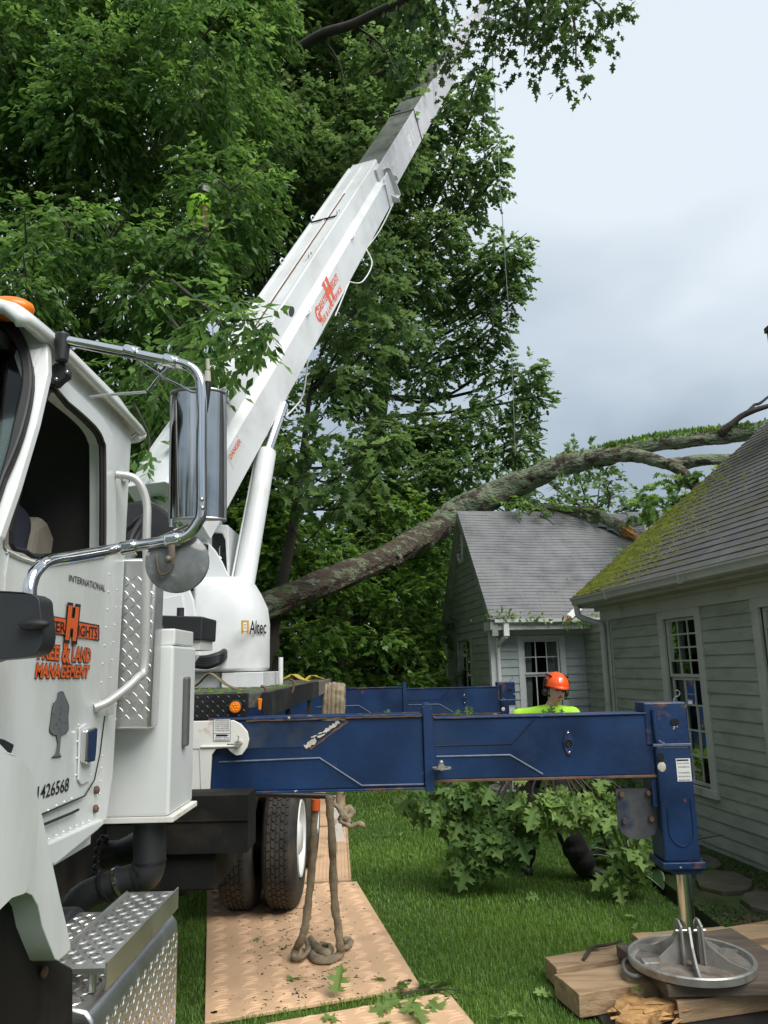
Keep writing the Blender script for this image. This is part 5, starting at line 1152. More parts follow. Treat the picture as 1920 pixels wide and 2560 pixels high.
def spray(clumps, size, per, twig, droop, lai, area, flat=.7, up=1.0, spread=.55):
    """leaves on short twigs spread through each clump; returns P, D, N, S, tint"""
    Ps, Ds, Ns, Ss, Ts = [], [], [], [], []
    for c, R, k in clumps:
        A = PI*R*R*.8; nl = lai*k*A/(area*size*size); nt_ = max(3, int(nl/per))
        o = rand_dir(nt_); r = rng.random(nt_)**.42
        p0 = c+o*r[:, None]*R*np.array([1, 1, flat]); out = unit(o*np.array([1, 1, .35]))
        d = unit(out*.7+rand_dir(nt_)*.6+np.array([0, 0, -droop]))
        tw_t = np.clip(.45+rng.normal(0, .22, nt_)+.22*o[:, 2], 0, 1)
        sidev = unit(np.cross(d, np.array([0, 0, 1.0])))
        for q in range(per):
            t = (q+.5)/per; L_ = twig*rng.uniform(.6, 1.2, nt_)
            bend = np.array([0, 0, -1])*(t*t*droop*.5)
            pos = p0+(d+bend)*(t*L_)[:, None]
            sg = np.where(rng.random(nt_) < .5, -1, 1)[:, None]
            ld = unit(d+sidev*sg*rng.uniform(.4, 1.1, (nt_, 1))+rand_dir(nt_)*.3+np.array([0, 0, -droop*.8]))
            ln = unit(np.array([0, 0, up])+rand_dir(nt_)*spread)
            Ps.append(pos); Ds.append(ld); Ns.append(ln); Ss.append(size*rng.uniform(.65, 1.2, nt_)); Ts.append(np.clip(tw_t+rng.normal(0, .12, nt_), 0, 1))
    return map(np.concatenate, (Ps, Ds, Ns, Ss, Ts))
def clump(px, py, rpx, Y, k=1.0):
    c = at(px, py, Y=Y); return (c, rpx/FPX*np.linalg.norm(c-EO)*.97, k)
def tree(name, label, base, top, r0, clumps, T, m, size, per=9, twig=.35, droop=.35, lai=5, area=.2, bark=bark_d, limb_r=.05, flat=.7, spread=.55, group=None, nsub=3, limb_n=99, up=1.0):
    base, top = V(*base), V(*top)
    t = thing(name, label, 'tree', tuple(base), group)
    bend = V(rng.normal(0, .25), rng.normal(0, .15), 0)
    path = [base-V(0, 0, .3), base+(top-base)*.3+bend*.6, base+(top-base)*.65+bend, top]
    MB().tube(path, [r0*1.25, r0, r0*.75, r0*.3], 12, smooth=6).build('trunk', bark, t, smooth=60)
    sp_ = smoothpath(path, 8)
    lm = MB()
    for i, (c, R, k) in enumerate(clumps[:limb_n]):
        cand = [p for p in sp_ if p[2] < c[2]+.2] or sp_[:3]
        s = min(cand, key=lambda p: np.linalg.norm(p-c)+max(0, c[2]-p[2])*.2)
        mid = (s+c)/2+V(0, 0, -.08*np.linalg.norm(c-s))+rng.normal(0, .12, 3)
        lr = limb_r*(.6+.25*min(3, np.linalg.norm(c-s)))
        lm.tube([s, mid, c, c+(c-mid)*.35], [lr, lr*.75, lr*.4, lr*.12], 7, smooth=4)
        for j in range(nsub):
            e_ = c+rand_dir(1)[0]*R*V(.9, .9, .55); m2 = (mid+c)/2*.5+c*.5
            lm.tube([(mid+c)/2 if j % 2 else c, (c+e_)/2+V(0, 0, .1*R), e_], [lr*.35, lr*.22, lr*.06], 5, smooth=3)
    lm.build('limb', bark, t, smooth=60, fix=False)
    P, D, Nn, S, ti = spray(clumps, size, per, twig, droop, lai, area, flat, up, spread)
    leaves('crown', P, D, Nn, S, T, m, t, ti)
    return t
def jit_clumps(x0, x1, y0, y1, nx, ny, r, Y0, Y1, k=1.0, inside=None, jit=.35):
    out = []
    for i in range(nx):
        for j in range(ny):
            x = x0+(x1-x0)*(i+.5+rng.uniform(-jit, jit))/nx; y = y0+(y1-y0)*(j+.5+rng.uniform(-jit, jit))/ny
            if inside and not inside(x, y): continue
            out.append(clump(x, y, r*rng.uniform(.75, 1.25), rng.uniform(Y0, Y1), k))
    return out
# --- the oak behind the boom: its right side stands against the sky
cl = [clump(x, y, r, Y, k) for x, y, r, Y, k in (
    (1185, 220, 42, 17, 1), (1180, 290, 42, 17, 1), (1215, 395, 48, 17, 1), (1222, 465, 42, 17, 1), (1150, 540, 52, 17.5, 1), (1262, 625, 52, 17, 1), (1284, 690, 44, 17.3, 1), (1252, 750, 48, 17.3, 1), (1205, 690, 66, 17.5, 1),
    (1232, 818, 46, 17.6, .9), (1190, 875, 50, 18, .8), (1312, 930, 54, 18, 1), (1328, 995, 48, 18, 1), (1292, 1065, 50, 18, .9), (1230, 1000, 56, 18, .55), (1300, 1115, 46, 18, .9), (1215, 930, 50, 18, .6),
    (1130, 860, 80, 18, .8), (1060, 940, 70, 18, .7), (990, 860, 90, 17, 1), (1110, 720, 85, 18, 1), (1010, 700, 95, 17, 1), (1090, 600, 75, 17, 1), (1010, 560, 85, 18, 1), (1120, 440, 70, 17, 1), (1010, 430, 85, 17, 1),
    (920, 540, 85, 17, 1), (930, 720, 85, 17, 1), (860, 820, 85, 17, 1), (900, 960, 85, 17, 1), (1170, 1060, 70, 18, .7), (1090, 1080, 70, 18, .7), (1010, 1080, 75, 18, .9), (1235, 1130, 55, 18, .8), (1150, 1170, 65, 17.5, .9), (1060, 1190, 75, 17.5, 1), (940, 1100, 75, 17, 1), (960, 1230, 75, 17, 1), (840, 960, 75, 17, 1), (1090, 310, 70, 17, 1), (1020, 320, 70, 17, 1))]
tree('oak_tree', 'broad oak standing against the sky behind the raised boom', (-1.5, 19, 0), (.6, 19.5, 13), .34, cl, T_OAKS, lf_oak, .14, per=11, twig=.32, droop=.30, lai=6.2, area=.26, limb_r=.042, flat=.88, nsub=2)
# --- taller oak whose limbs close the top of the picture
cl2 = jit_clumps(560, 1020, -80, 420, 5, 5, 95, 13.5, 16.5)+jit_clumps(480, 860, 380, 720, 4, 3, 90, 13.5, 16)
over = [clump(x, y, r, Y, .75) for x, y, r, Y in ((1030, 10, 50, 10.5), (1110, 90, 36, 10.3), (1190, 150, 30, 10), (1240, 40, 50, 9.8), (1310, 20, 55, 9.6), (1290, 90, 45, 9.7), (1370, 60, 50, 9.5), (1420, 30, 45, 9.4), (1380, 130, 38, 9.5), (1450, 100, 38, 9.4), (1500, 30, 38, 9.3), (1465, 190, 24, 9.4), (1500, 100, 26, 9.3), (1425, 200, 20, 9.5), (1310, 175, 18, 9.7), (1545, 10, 20, 9.2), (1140, 150, 30, 10.4), (1180, 190, 30, 10.4), (1150, 250, 35, 10.6), (1040, 110, 40, 10.6), (1100, -40, 60, 10.2), (1330, -60, 90, 9.7))]
tall = tree('oak_tree', 'tall oak with grey trunk whose leafy limbs hang across the top of the photo', (-5.4, 15.5, 0), (-3.4, 15.5, 16), .26, cl2, T_OAKS, lf_oak, .17, per=8, twig=.42, droop=.3, lai=4.6, area=.26, bark=bark_g, limb_r=.05)
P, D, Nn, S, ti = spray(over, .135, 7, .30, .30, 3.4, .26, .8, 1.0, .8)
leaves('overhanging_leaves', P, D, Nn, S, T_OAK, leaf_mat('backlit_leaf', (.042, .085, .026), (.11, .19, .055), .30), tall, ti)  # darkened oak leaf: the backlit look is put into the colour
lim = MB()
A = lambda x, y, Y: at(x, y, Y=Y)
lim.tube([A(560, 420, 15.5), A(690, 190, 14), A(720, 145, 13.6), A(800, 88, 12.8), A(880, 62, 12.2), A(950, 28, 11.5), A(1040, -10, 10.9), A(1200, -40, 10), A(1400, -20, 9.5)], [.14, .12, .11, .095, .085, .075, .06, .045, .03], 8, smooth=5)
lim.tube([A(700, 170, 13.9), A(718, 90, 13.7), A(750, -20, 13.4)], [.12, .11, .10], 8, smooth=4)
for a, b in (((1200, -40, 10), (1240, 90, 9.9)), ((1300, -30, 9.7), (1310, 140, 9.7)), ((1400, -20, 9.5), (1440, 180, 9.4)), ((1400, -20, 9.5), (1530, 60, 9.2)), ((1040, -10, 10.9), (1120, 180, 10.4)), ((1040, -10, 10.9), (1010, 140, 11)), ((880, 62, 12.2), (1000, 200, 12)), ((800, 88, 12.8), (870, 260, 12.6))):
    pa, pb = A(*a), A(*b); lim.tube([pa, (pa+pb)/2+V(.1, 0, .15), pb], [.03, .018, .006], 6, smooth=4)
lim.build('overhanging_limb', bark_d, tall, smooth=60, fix=False)
tr2 = MB()
for pts, r in (([(652, 760, 15), (640, 480, 15), (634, 350, 15), (655, 200, 15), (690, 40, 15)], .13), ([(590, 800, 15.5), (560, 540, 15.5), (545, 330, 15.5), (560, 120, 15.5)], .15), ([(760, 700, 14.5), (700, 500, 14.8), (720, 380, 15), (800, 230, 15)], .10)):
    q = [A(*p) for p in pts]; tr2.tube(q, list(np.linspace(r, r*.55, len(q))), 9, smooth=5)
split_build(tr2, 'stem', bark_g, tall, smooth=60)
# --- ash on the left, its long leaves hanging behind and above the cab
ins = lambda x, y: not (x > 520 and y > 640) and not (x > 420 and y > 900)
cl3 = jit_clumps(-140, 640, -80, 620, 7, 6, 100, 9.5, 12.5, inside=ins)+jit_clumps(-120, 560, 560, 1060, 6, 5, 85, 8.2, 10.5, inside=ins)+[clump(x, y, r, Y) for x, y, r, Y in ((560, 760, 55, 6.5), (610, 815, 45, 6.2), (655, 800, 35, 6.1), (690, 790, 22, 6.0), (600, 870, 35, 6.2), (560, 900, 35, 6.3), (520, 830, 60, 6.6), (640, 880, 22, 6.1), (480, 900, 60, 6.8), (470, 620, 40, 9.0), (505, 640, 40, 9.2), (455, 540, 30, 9.2), (540, 590, 30, 9.2), (512, 470, 26, 9.2), (478, 565, 22, 9.2), (534, 545, 16, 9.2), (490, 600, 28, 9.1), (370, 1120, 34, 6.5), (350, 1250, 30, 6.5), (400, 1030, 60, 8))]
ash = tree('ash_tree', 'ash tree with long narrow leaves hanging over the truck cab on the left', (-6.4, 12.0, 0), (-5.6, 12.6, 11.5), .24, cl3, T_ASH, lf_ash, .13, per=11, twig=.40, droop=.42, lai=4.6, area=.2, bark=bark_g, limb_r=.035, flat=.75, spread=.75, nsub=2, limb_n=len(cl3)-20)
st = MB()
for pts, r in (([(350, 1000, 13), (342, 620, 13), (338, 440, 13), (345, 250, 13), (320, 60, 13)], .125), ([(120, 900, 13), (110, 500, 13), (80, 100, 13)], .12), ([(470, 560, 12), (380, 480, 12), (250, 120, 12), (100, 70, 12)], .04)):
    q = [A(*p) for p in pts]; st.tube(q, list(np.linspace(r, r*.6, len(q))), 9, smooth=5)
split_build(st, 'stem', bark_g, ash, smooth=60)
hb2 = MB()
for pts in ([(430, 700, 8.6), (520, 770, 7.0), (600, 800, 6.3), (680, 790, 6.0)], [(520, 770, 7.0), (580, 850, 6.3), (610, 890, 6.2)], [(430, 800, 8), (480, 860, 6.9), (520, 900, 6.6)], [(330, 1000, 8), (370, 1080, 6.9), (372, 1130, 6.5)], [(300, 1150, 8), (340, 1230, 6.7), (355, 1255, 6.5)]):
    q = [A(*p) for p in pts]; hb2.tube(q, list(np.linspace(.018, .004, len(q))), 6, smooth=4)
split_build(hb2, 'hanging_branch', bark_d, ash, smooth=60)
# --- young oak with big leaves in front of the wood, beside the lift cylinder
cl4 = [clump(x, y, r, Y) for x, y, r, Y in ((760, 1130, 60, 11.5), (830, 1090, 55, 11.3), (900, 1130, 50, 11), (960, 1110, 35, 10.8), (820, 1180, 60, 11.2), (890, 1200, 50, 11), (760, 1230, 60, 11.5), (850, 1260, 45, 11.2), (940, 1190, 32, 10.8), (800, 1040, 45, 11.5), (870, 820, 70, 12), (930, 740, 60, 12), (850, 900, 60, 12), (960, 660, 50, 12.2), (920, 860, 50, 12), (1000, 800, 45, 12.2), (900, 960, 45, 11.8))]
tree('oak_tree', 'young oak with large pale leaves just right of the lift cylinder', (-2.4, 12.6, 0), (-1.2, 12.4, 6.6), .11, cl4, T_OAK, lf_oak, .21, per=7, twig=.36, droop=.3, lai=3.0, area=.22, limb_r=.022, spread=.7)
# --- maples along the lawn
ml = [('bushy maple beside the white turret cover at the lawn edge', (-2.0, 14.2, 0), (-1.8, 14.6, 4.4), jit_clumps(640, 860, 1330, 1720, 3, 4, 62, 13.9, 15.2)+jit_clumps(560, 760, 1120, 1340, 3, 3, 60, 13.8, 15.2)),
      ('bushy maple under the leaning trunk left of the gabled cottage', (-.4, 15.8, 0), (-.3, 16, 4.6), jit_clumps(820, 1100, 1430, 1720, 4, 4, 54, 14.8, 16.2)+jit_clumps(860, 1120, 1230, 1420, 4, 2, 56, 15.8, 17)),
      ('dark maple behind the fallen trunk between oak and cottage gable', (.4, 18.5, 0), (.5, 18.5, 6.4), jit_clumps(880, 1180, 1090, 1330, 4, 3, 62, 17.5, 20)+jit_clumps(1020, 1150, 1330, 1680, 2, 4, 55, 17.5, 19.5)),
      ('maple behind the truck deck filling the gap under the ash', (-5, 15.5, 0), (-4.6, 15.8, 5.5), jit_clumps(280, 700, 940, 1420, 5, 5, 80, 13.5, 16)+jit_clumps(480, 720, 1380, 1720, 3, 4, 62, 14, 16))]
for lab, b, tp_, cs in ml:
    tree('maple_tree', lab, b, tp_, .10, cs, T_MAP, lf_maple, .12, per=8, twig=.32, droop=.25, lai=4.2, area=.42, limb_r=.02, flat=.7, group='maples at the lawn edge')
# --- pale trees far behind the roofs
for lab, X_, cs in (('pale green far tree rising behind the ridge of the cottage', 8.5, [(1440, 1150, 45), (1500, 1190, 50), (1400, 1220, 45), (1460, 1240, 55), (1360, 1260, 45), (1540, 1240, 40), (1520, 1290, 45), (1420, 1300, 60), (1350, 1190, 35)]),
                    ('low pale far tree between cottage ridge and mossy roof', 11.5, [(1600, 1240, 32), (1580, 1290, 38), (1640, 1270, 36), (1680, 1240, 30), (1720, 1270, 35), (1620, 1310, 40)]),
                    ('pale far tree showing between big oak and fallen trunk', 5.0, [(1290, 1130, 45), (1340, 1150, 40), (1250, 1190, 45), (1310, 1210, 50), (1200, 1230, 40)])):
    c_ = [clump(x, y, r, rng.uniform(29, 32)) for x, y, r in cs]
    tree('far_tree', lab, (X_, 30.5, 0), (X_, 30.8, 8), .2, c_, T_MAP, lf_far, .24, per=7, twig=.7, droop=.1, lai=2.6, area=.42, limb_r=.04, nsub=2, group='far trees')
# --- trees round the rest of the garden, out of view: they are what the chrome and the panes mirror
cv_ = []
for i in range(46):
    a = rng.uniform(math.radians(150), math.radians(320)); R_ = rng.uniform(17, 22); cv_.append((V(R_*math.sin(a), R_*math.cos(a)+2, rng.uniform(.5, 6.5)), rng.uniform(1.6, 2.6), 1.0))
P, D, Nn, S, ti = spray(cv_, .6, 6, .9, .2, 2.2, .42, .9)
wv_o = leaves('woodland', P, D, Nn, S, T_MAP, lf_wood, None, ti, 'stuff'); tag(wv_o, 'dark wood on the near sides of the garden, mirrored in the chrome', 'woodland')
# --- the wood behind: one mass
cw_ = []
for i in range(110): cw_.append((V(rng.uniform(-16, 2.2), rng.uniform(19.5, 23), rng.uniform(.2, 6.5)), rng.uniform(1.0, 1.6), 1.0))
for i in range(70): cw_.append((V(rng.uniform(-26, 2.5), rng.uniform(22, 27), rng.uniform(.4, 8.5)), rng.uniform(1.4, 2.2), 1.0))
P, D, Nn, S, ti = spray(cw_, .34, 8, .7, .2, 2.8, .42, .8)
wo_ = leaves('woodland', P, D, Nn, S, T_MAP, lf_wood, None, ti, 'stuff'); tag(wo_, 'dark green wood far behind the crane truck and oaks', 'woodland')
# ================================================================== the fallen tree
bark_f = mat('fallen_bark', (.085, .064, .046), .92, var=.5, vscale=9, col2=(.17, .20, .125), c2s=7, c2lo=.53, c2hi=.57, col3=(.06, .085, .018), c3s=5, c3lo=.6, c3hi=.68, bump=1.0, bscale=26, bdist=.07, stretch=(.45, 1, 1))
bark_l = mat('lichen_bark', (.085, .068, .05), .92, var=.5, vscale=9, col2=(.20, .24, .155), c2s=6.5, c2lo=.44, c2hi=.49, col3=(.06, .085, .018), c3s=5, c3lo=.62, c3hi=.68, bump=1.0, bscale=26, bdist=.07, stretch=(.45, 1, 1))
ft = thing('fallen_tree', 'huge lichen covered trunk fallen across the cottage roof onto the mossy roof', 'fallen tree', (-6, 15, 0))
def limb(name, pts, m, n=30, rough=.05, kink=0):
    P = [at(x, y, Y=Y) for x, y, w, Y in pts]; R = [w/FPX*np.linalg.norm(p-EO)*.5*.94 for p, (x, y, w, Y) in zip(P, pts)]
    P2 = smoothpath(P, 8); R2 = [q[0] for q in smoothpath([V(r, 0, 0) for r in R], 8)]
    P2 = [p for a_, b_ in zip(P2[:-1], P2[1:]) for p in (a_, (a_+b_)/2)]+[P2[-1]]; R2 = [r for a_, b_ in zip(R2[:-1], R2[1:]) for r in (a_, (a_+b_)/2)]+[R2[-1]]
    ridge = rng.normal(0, .035, n); lump = 0
    mb = MB(); vs = []; fs = []; sd = None
    for i, p in enumerate(P2):
        d = nrm(P2[min(i+1, len(P2)-1)]-P2[max(i-1, 0)])
        if sd is None: sd, up = frame(d)
        else: sd = nrm(sd-d*np.dot(sd, d)); up = np.cross(sd, d)
        ridge = ridge*.86+rng.normal(0, .022, n); lump = lump*.9+rng.normal(0, .018)
        for k in range(n):
            a = 2*PI*k/n; rr = R2[i]*(1+rough*math.sin(3*a+i*.21)+rough*.6*math.sin(7*a-i*.5)+lump+ridge[k]); vs.append(p+(sd*math.cos(a)+up*math.sin(a))*rr)
    for i in range(len(P2)-1):
        for k in range(n): fs.append((i*n+k, i*n+(k+1) % n, (i+1)*n+(k+1) % n, (i+1)*n+k))
    fs += [tuple(range(n-1, -1, -1)), tuple((len(P2)-1)*n+k for k in range(n))]
    return mb.add(vs, fs).build(name, m, ft, smooth=180), P2, R2
tk_, TP, TR = limb('trunk', [(430, 1640, 78, 11.8), (560, 1565, 72, 12.0), (686, 1505, 66, 12.2), (830, 1450, 67, 12.8), (975, 1387, 66, 13.9), (1050, 1345, 67, 14.7), (1100, 1316, 66, 15.2)], bark_f, 40)
tk2, TP2, TR2 = limb('upper_trunk', [(1080, 1328, 62, 15.38), (1144, 1283, 72, 15.5), (1200, 1255, 74, 15.4), (1260, 1226, 70, 15.3), (1344, 1188, 62, 15), (1400, 1166, 56, 14.8), (1440, 1156, 54, 14.7), (1510, 1142, 48, 14.5), (1560, 1128, 42, 14.3), (1651, 1108, 38, 14.1), (1730, 1098, 37, 14), (1807, 1091, 37, 13.9), (1901, 1075, 38, 13.7), (1990, 1045, 36, 13.6)], bark_l, 40)
_, LP, LR = limb('lower_limb', [(1470, 1150, 44, 14.55), (1530, 1140, 38, 14.3), (1588, 1138, 34, 14.1), (1640, 1152, 31, 13.9), (1666, 1159, 30, 13.8), (1700, 1160, 32, 13.8), (1745, 1151, 28, 13.7), (1823, 1148, 25, 13.6), (1900, 1140, 22, 13.5)], bark_l)
limb('forked_limb', [(1668, 1158, 28, 13.8), (1700, 1176, 26, 13.6), (1722, 1198, 25, 13.4), (1742, 1222, 24, 13.2), (1760, 1260, 22, 13)], bark_f)
limb('side_branch', [(1800, 1085, 20, 13.8), (1822, 1066, 16, 13.7), (1864, 1034, 13, 13.6), (1930, 1012, 12, 13.5)], bark_d, 10)
limb('side_branch', [(1862, 1036, 10, 13.6), (1880, 1020, 9, 13.6), (1886, 1012, 7, 13.6), (1900, 1008, 7, 13.6), (1925, 988, 6, 13.6)], bark_d, 8)
limb('dead_limb', [(1250, 1240, 30, 15.5), (1320, 1268, 26, 15.2), (1400, 1272, 22, 15.0), (1470, 1277, 18, 14.8), (1500, 1284, 16, 14.7)], bark_f, 10, .12)
# knot and the split bark ridge
kn = MB(); kc = at(985, 1398, Y=13.72); 
for a in np.linspace(0, 2*PI, 13)[:-1]: kn.ball(kc+V(.12*math.cos(a), 0, .09*math.sin(a)), .055, 8)
kn.build('knot', bark_f, ft, smooth=180)
MB().ball(kc+V(0, .02, 0), (.075, .04, .05), 10).build('knot_hollow', mat('hollow', (.02, .015, .012), .95), ft, smooth=180)
# broken limb lying on the cottage roof
bl = MB(); q = [wr(1490, 1280, .16), wr(1516, 1298, .14), wr(1545, 1314, .13), wr(1562, 1324, .12)]; bl.tube(q, [.075, .115, .12, .11], 12, smooth=4); bl.build('broken_limb', bark_l, ft, smooth=60)
sp2 = MB(); d_ = nrm(q[-1]-q[-2])
for i in range(46):
    a = random.uniform(0, 2*PI); r = .105*math.sqrt(random.random()); s1, s2 = frame(d_); p = q[-1]-d_*.06+(s1*math.cos(a)+s2*math.sin(a))*r; sp2.tube([p, p+d_*random.uniform(.14, .40)+V(0, 0, -.03)], [.028, .006], 5)
sp2.tube([q[-1]-d_*.1, q[-1]+d_*.14], [.086, .05], 9); sp2.build('splintered_end', mat('fresh_break', (.58, .30, .10), .8, var=.35, vscale=14, col2=(.24, .10, .04), c2s=10, c2lo=.52, c2hi=.66), ft, smooth=40)
# moss fern and epicormic shoots along the top
sh_P, sh_D, sh_N, sh_S = [], [], [], []
for PP, RR, lo, hi, n in ((TP2, TR2, .52, .90, 1100), (TP2, TR2, .2, .98, 220), (TP, TR, 0.0, 1, 60)):
    for i in range(n):
        k = int((lo+(hi-lo)*random.random())*(len(PP)-1)); a = random.gauss(0, .65)
        p = PP[k]+V(rng.normal(0, .06), -math.sin(a)*RR[k]*.95, math.cos(a)*RR[k]*.97)
        sh_P.append(p); sh_D.append(V(rng.normal(0, .5), -math.sin(a)-.2+rng.normal(0, .4), .9+rng.normal(0, .4))); sh_N.append(rand_dir(1)[0]+V(0, -1, .3)); sh_S.append(random.uniform(.05, .13))
for i in range(160):
    k = int(random.uniform(.40, .56)*(len(TP2)-1)); p = TP2[k]+V(rng.normal(0, .12), -.1, -TR2[k]*.9-random.uniform(0, .2)); sh_P.append(p); sh_D.append(V(rng.normal(0, .5), -.3, -.9)); sh_N.append(rand_dir(1)[0]); sh_S.append(random.uniform(.07, .14))
leaves('shoot_leaves', np.array(sh_P), np.array(sh_D), np.array(sh_N), np.array(sh_S), T_ASH, lf_maple, ft, None, 'stuff')
# leaves left on the broken crown
cr_ = [clump(x, y, r, Y) for x, y, r, Y in ((1660, 1230, 30, 13.5), (1630, 1250, 28, 13.6), (1690, 1250, 28, 13.4), (1655, 1270, 30, 13.5), (1720, 1190, 24, 13.5), (1770, 1190, 26, 13.5), (1690, 1200, 20, 13.5), (1650, 1190, 18, 13.5), (1600, 1280, 24, 14.2), (1925, 1050, 16, 13.3))]
P, D, Nn, S, ti = spray(cr_, .20, 6, .25, .4, 3.2, .22, .8, 1, .9); leaves('crown', P, D, Nn, S, T_OAK, lf_maple, ft, ti)
cr2 = [clump(x, y, r, Y) for x, y, r, Y in ((1555, 1385, 22, 13.4), (1540, 1405, 20, 13.3), (1575, 1370, 18, 13.5))]
P, D, Nn, S, ti = spray(cr2, .17, 6, .2, .4, 4.2, .22, .8, 1, .9); cb_o = leaves('oak_sprig', P, D, Nn, S, T_OAK, lf_oak, None, ti); tag(cb_o, 'dark bunch of oak leaves caught in the valley by the mossy roof edge', 'leaves')
dl = [clump(x, y, r, 14.7) for x, y, r in ((1300, 1255, 22), (1350, 1262, 20), (1400, 1265, 22), (1450, 1268, 20), (1270, 1250, 18), (1330, 1245, 18), (1490, 1275, 16))]
P, D, Nn, S, ti = spray(dl, .12, 6, .22, .3, 2.6, .17, .6, 1, .9); leaves('ivy_leaves', P, D, Nn, S, T_ASH, lf_maple, ft, ti)
tw_ = MB()
for pts in ([(1365, 1268, 14.3), (1352, 1290, 14.1), (1368, 1298, 14.0), (1385, 1312, 13.9)], [(1520, 1270, 14.6), (1525, 1240, 14.6), (1518, 1220, 14.6), (1530, 1200, 14.6)], [(1680, 1260, 13.4), (1700, 1262, 13.2), (1712, 1250, 13.2)], [(1690, 1200, 13.5), (1700, 1220, 13.4), (1690, 1240, 13.4)]):
    q = [A(*p) for p in pts]; tw_.tube(q, list(np.linspace(.026, .008, len(q))), 6, smooth=4)
split_build(tw_, 'twig', bark_d, ft, smooth=60)
for px, py, n, lab in ((1255, 1545, 60, 'leafy green twig on the cottage gutter near its left end'), (1340, 1552, 26, 'small clump of leaves in the middle of the cottage gutter'), (1445, 1560, 34, 'green sprig hanging by the splintered board over the cottage gutter')):
    c = wr(px, py-4, .06); n_ = n
    P = c+rng.normal(0, 1, (n_, 3))*np.array([.16, .05, .06])*(1 if n > 30 else .6)
    P[:, 2] = np.maximum(P[:, 2], c[2]-.04)
    o = leaves('leafy_twig', P, rand_dir(n_)+np.array([0, -.3, .1]), rand_dir(n_)+np.array([0, 0, 1]), rng.uniform(.06, .13, n_), T_ASH, lf_maple); tag(o, lab, 'twig', 'twigs on the cottage gutter')
# ================================================================== track mats
mat_tan = mat('tan_mat', (.70, .46, .28), .55, var=.08, vscale=3, col2=(.42, .28, .17), c2s=2.2, c2lo=.55, c2hi=.75, col3=(.10, .07, .045), c3s=16, c3lo=.67, c3hi=.71, bump=.08, bscale=90)
mat_rib = mat('ribbed_mat', (.54, .36, .22), .7, var=.12, vscale=3, col2=(.25, .19, .12), c2s=3, c2lo=.5, c2hi=.7)
def bil(q, u, v): return q[0]*(1-u)*(1-v)+q[1]*u*(1-v)+q[2]*u*v+q[3]*(1-u)*v
def track_mat(q, label, tread, z=.012, t=.022, m=mat_tan):
    q = [V(x, y, z) for x, y in q]; c = sum(q)/4
    th = thing('track_mat', label, 'mat', tuple(c), 'tan track mats under the truck')
    MB().plate(q, V(0, 0, t)).build('panel', m, th, bevel=.004)
    mb = MB(); Lw = np.linalg.norm(q[1]-q[0]); Lh = np.linalg.norm(q[3]-q[0])
    if tread == 'bars':
        nu, nv = max(4, int(Lw/.165)), int(Lh/.10)
        for i in range(nu):
            for j in range(nv):
                sg = 1 if (i+j) % 2 else -1
                for o in (-.019, .019):
                    u0 = (i+.5)/nu+sg*o/Lw*.4; v0 = (j+.5)/nv+o/Lh
                    pc = bil(q, u0, v0)+V(0, 0, t); e1 = nrm(q[1]-q[0]); e2 = nrm(q[3]-q[0]); a = sg*.28
                    d = nrm(e1*math.cos(a)+e2*math.sin(a)); s = V(-d[1], d[0], 0); k = 6; vs = []; fs = []
                    for g in range(k+1):
                        tt = g/k-.5; cpt = pc+d*tt*.105+s*(.014*(1-4*tt*tt))*sg; w_ = .0058*math.sqrt(max(.02, 1-4*tt*tt*.97))
                        vs += [cpt-s*w_, cpt+V(0, 0, .0085*(1-3.4*tt*tt)), cpt+s*w_]
                    for g in range(k): b = 3*g; fs += [(b, b+1, b+4, b+3), (b+1, b+2, b+5, b+4)]
                    mb.add(vs, fs)
    else:
        nv = int(Lh/.035)
        for j in range(nv):
            a, b = bil(q, .02, (j+.5)/nv)+V(0, 0, t), bil(q, .98, (j+.5)/nv)+V(0, 0, t); mb.tube([a, b], .006, 4)
        nu = int(Lw/.035)
        for j in range(nu):
            a, b = bil(q, (j+.5)/nu, .01)+V(0, 0, t), bil(q, (j+.5)/nu, .99)+V(0, 0, t); mb.tube([a, b], .005, 4)
    mb.build('tread_relief', m, th, kind='stuff', smooth=180 if tread == 'bars' else None, fix=False)
    hl_ = MB()
    for u, v in ((.96, .96), (.04, .96), (.96, .04), (.04, .04)): p = bil(q, u, v); hl_.lathe(p+V(0, 0, t+.0006), V(0, 0, 1), [(0, 0), (.016, .0004), (.02, .001)], 12)
    hl_.build('bolt_hole', black_print, th, kind='stuff', fix=False)
    return th
q = atn([(516, 2557), (1051, 2466), (892, 2203), (470, 2232)], Z=.034)
M1 = [(-1.065, 4.76), (.155, 5.19), (-.33, 7.57), (-1.66, 7.42)]
M0 = [(-.25, 2.6), (.85, 3.0), (.315, 5.085), (-.72, 4.72)]
M2 = [(-1.80, 7.50), (-.38, 7.62), (-.54, 10.05), (-1.95, 9.95)]
M3 = [(-1.9, 10.1), (-.56, 10.15), (-.70, 12.4), (-2.05, 12.4)]
track_mat(M1, 'tan plastic track mat with raised bars under the rear tyres and sling', 'bars')
track_mat(M0, 'tan track mat corner at the bottom edge of the photo with leaf sprig', 'bars', .016)
track_mat(M2, 'darker finely ribbed track mat behind the rear tyres', 'ribs', .014, m=mat_rib)
track_mat(M3, 'farthest ribbed track mat beneath the rear of the truck', 'ribs', .016, m=mat_rib)
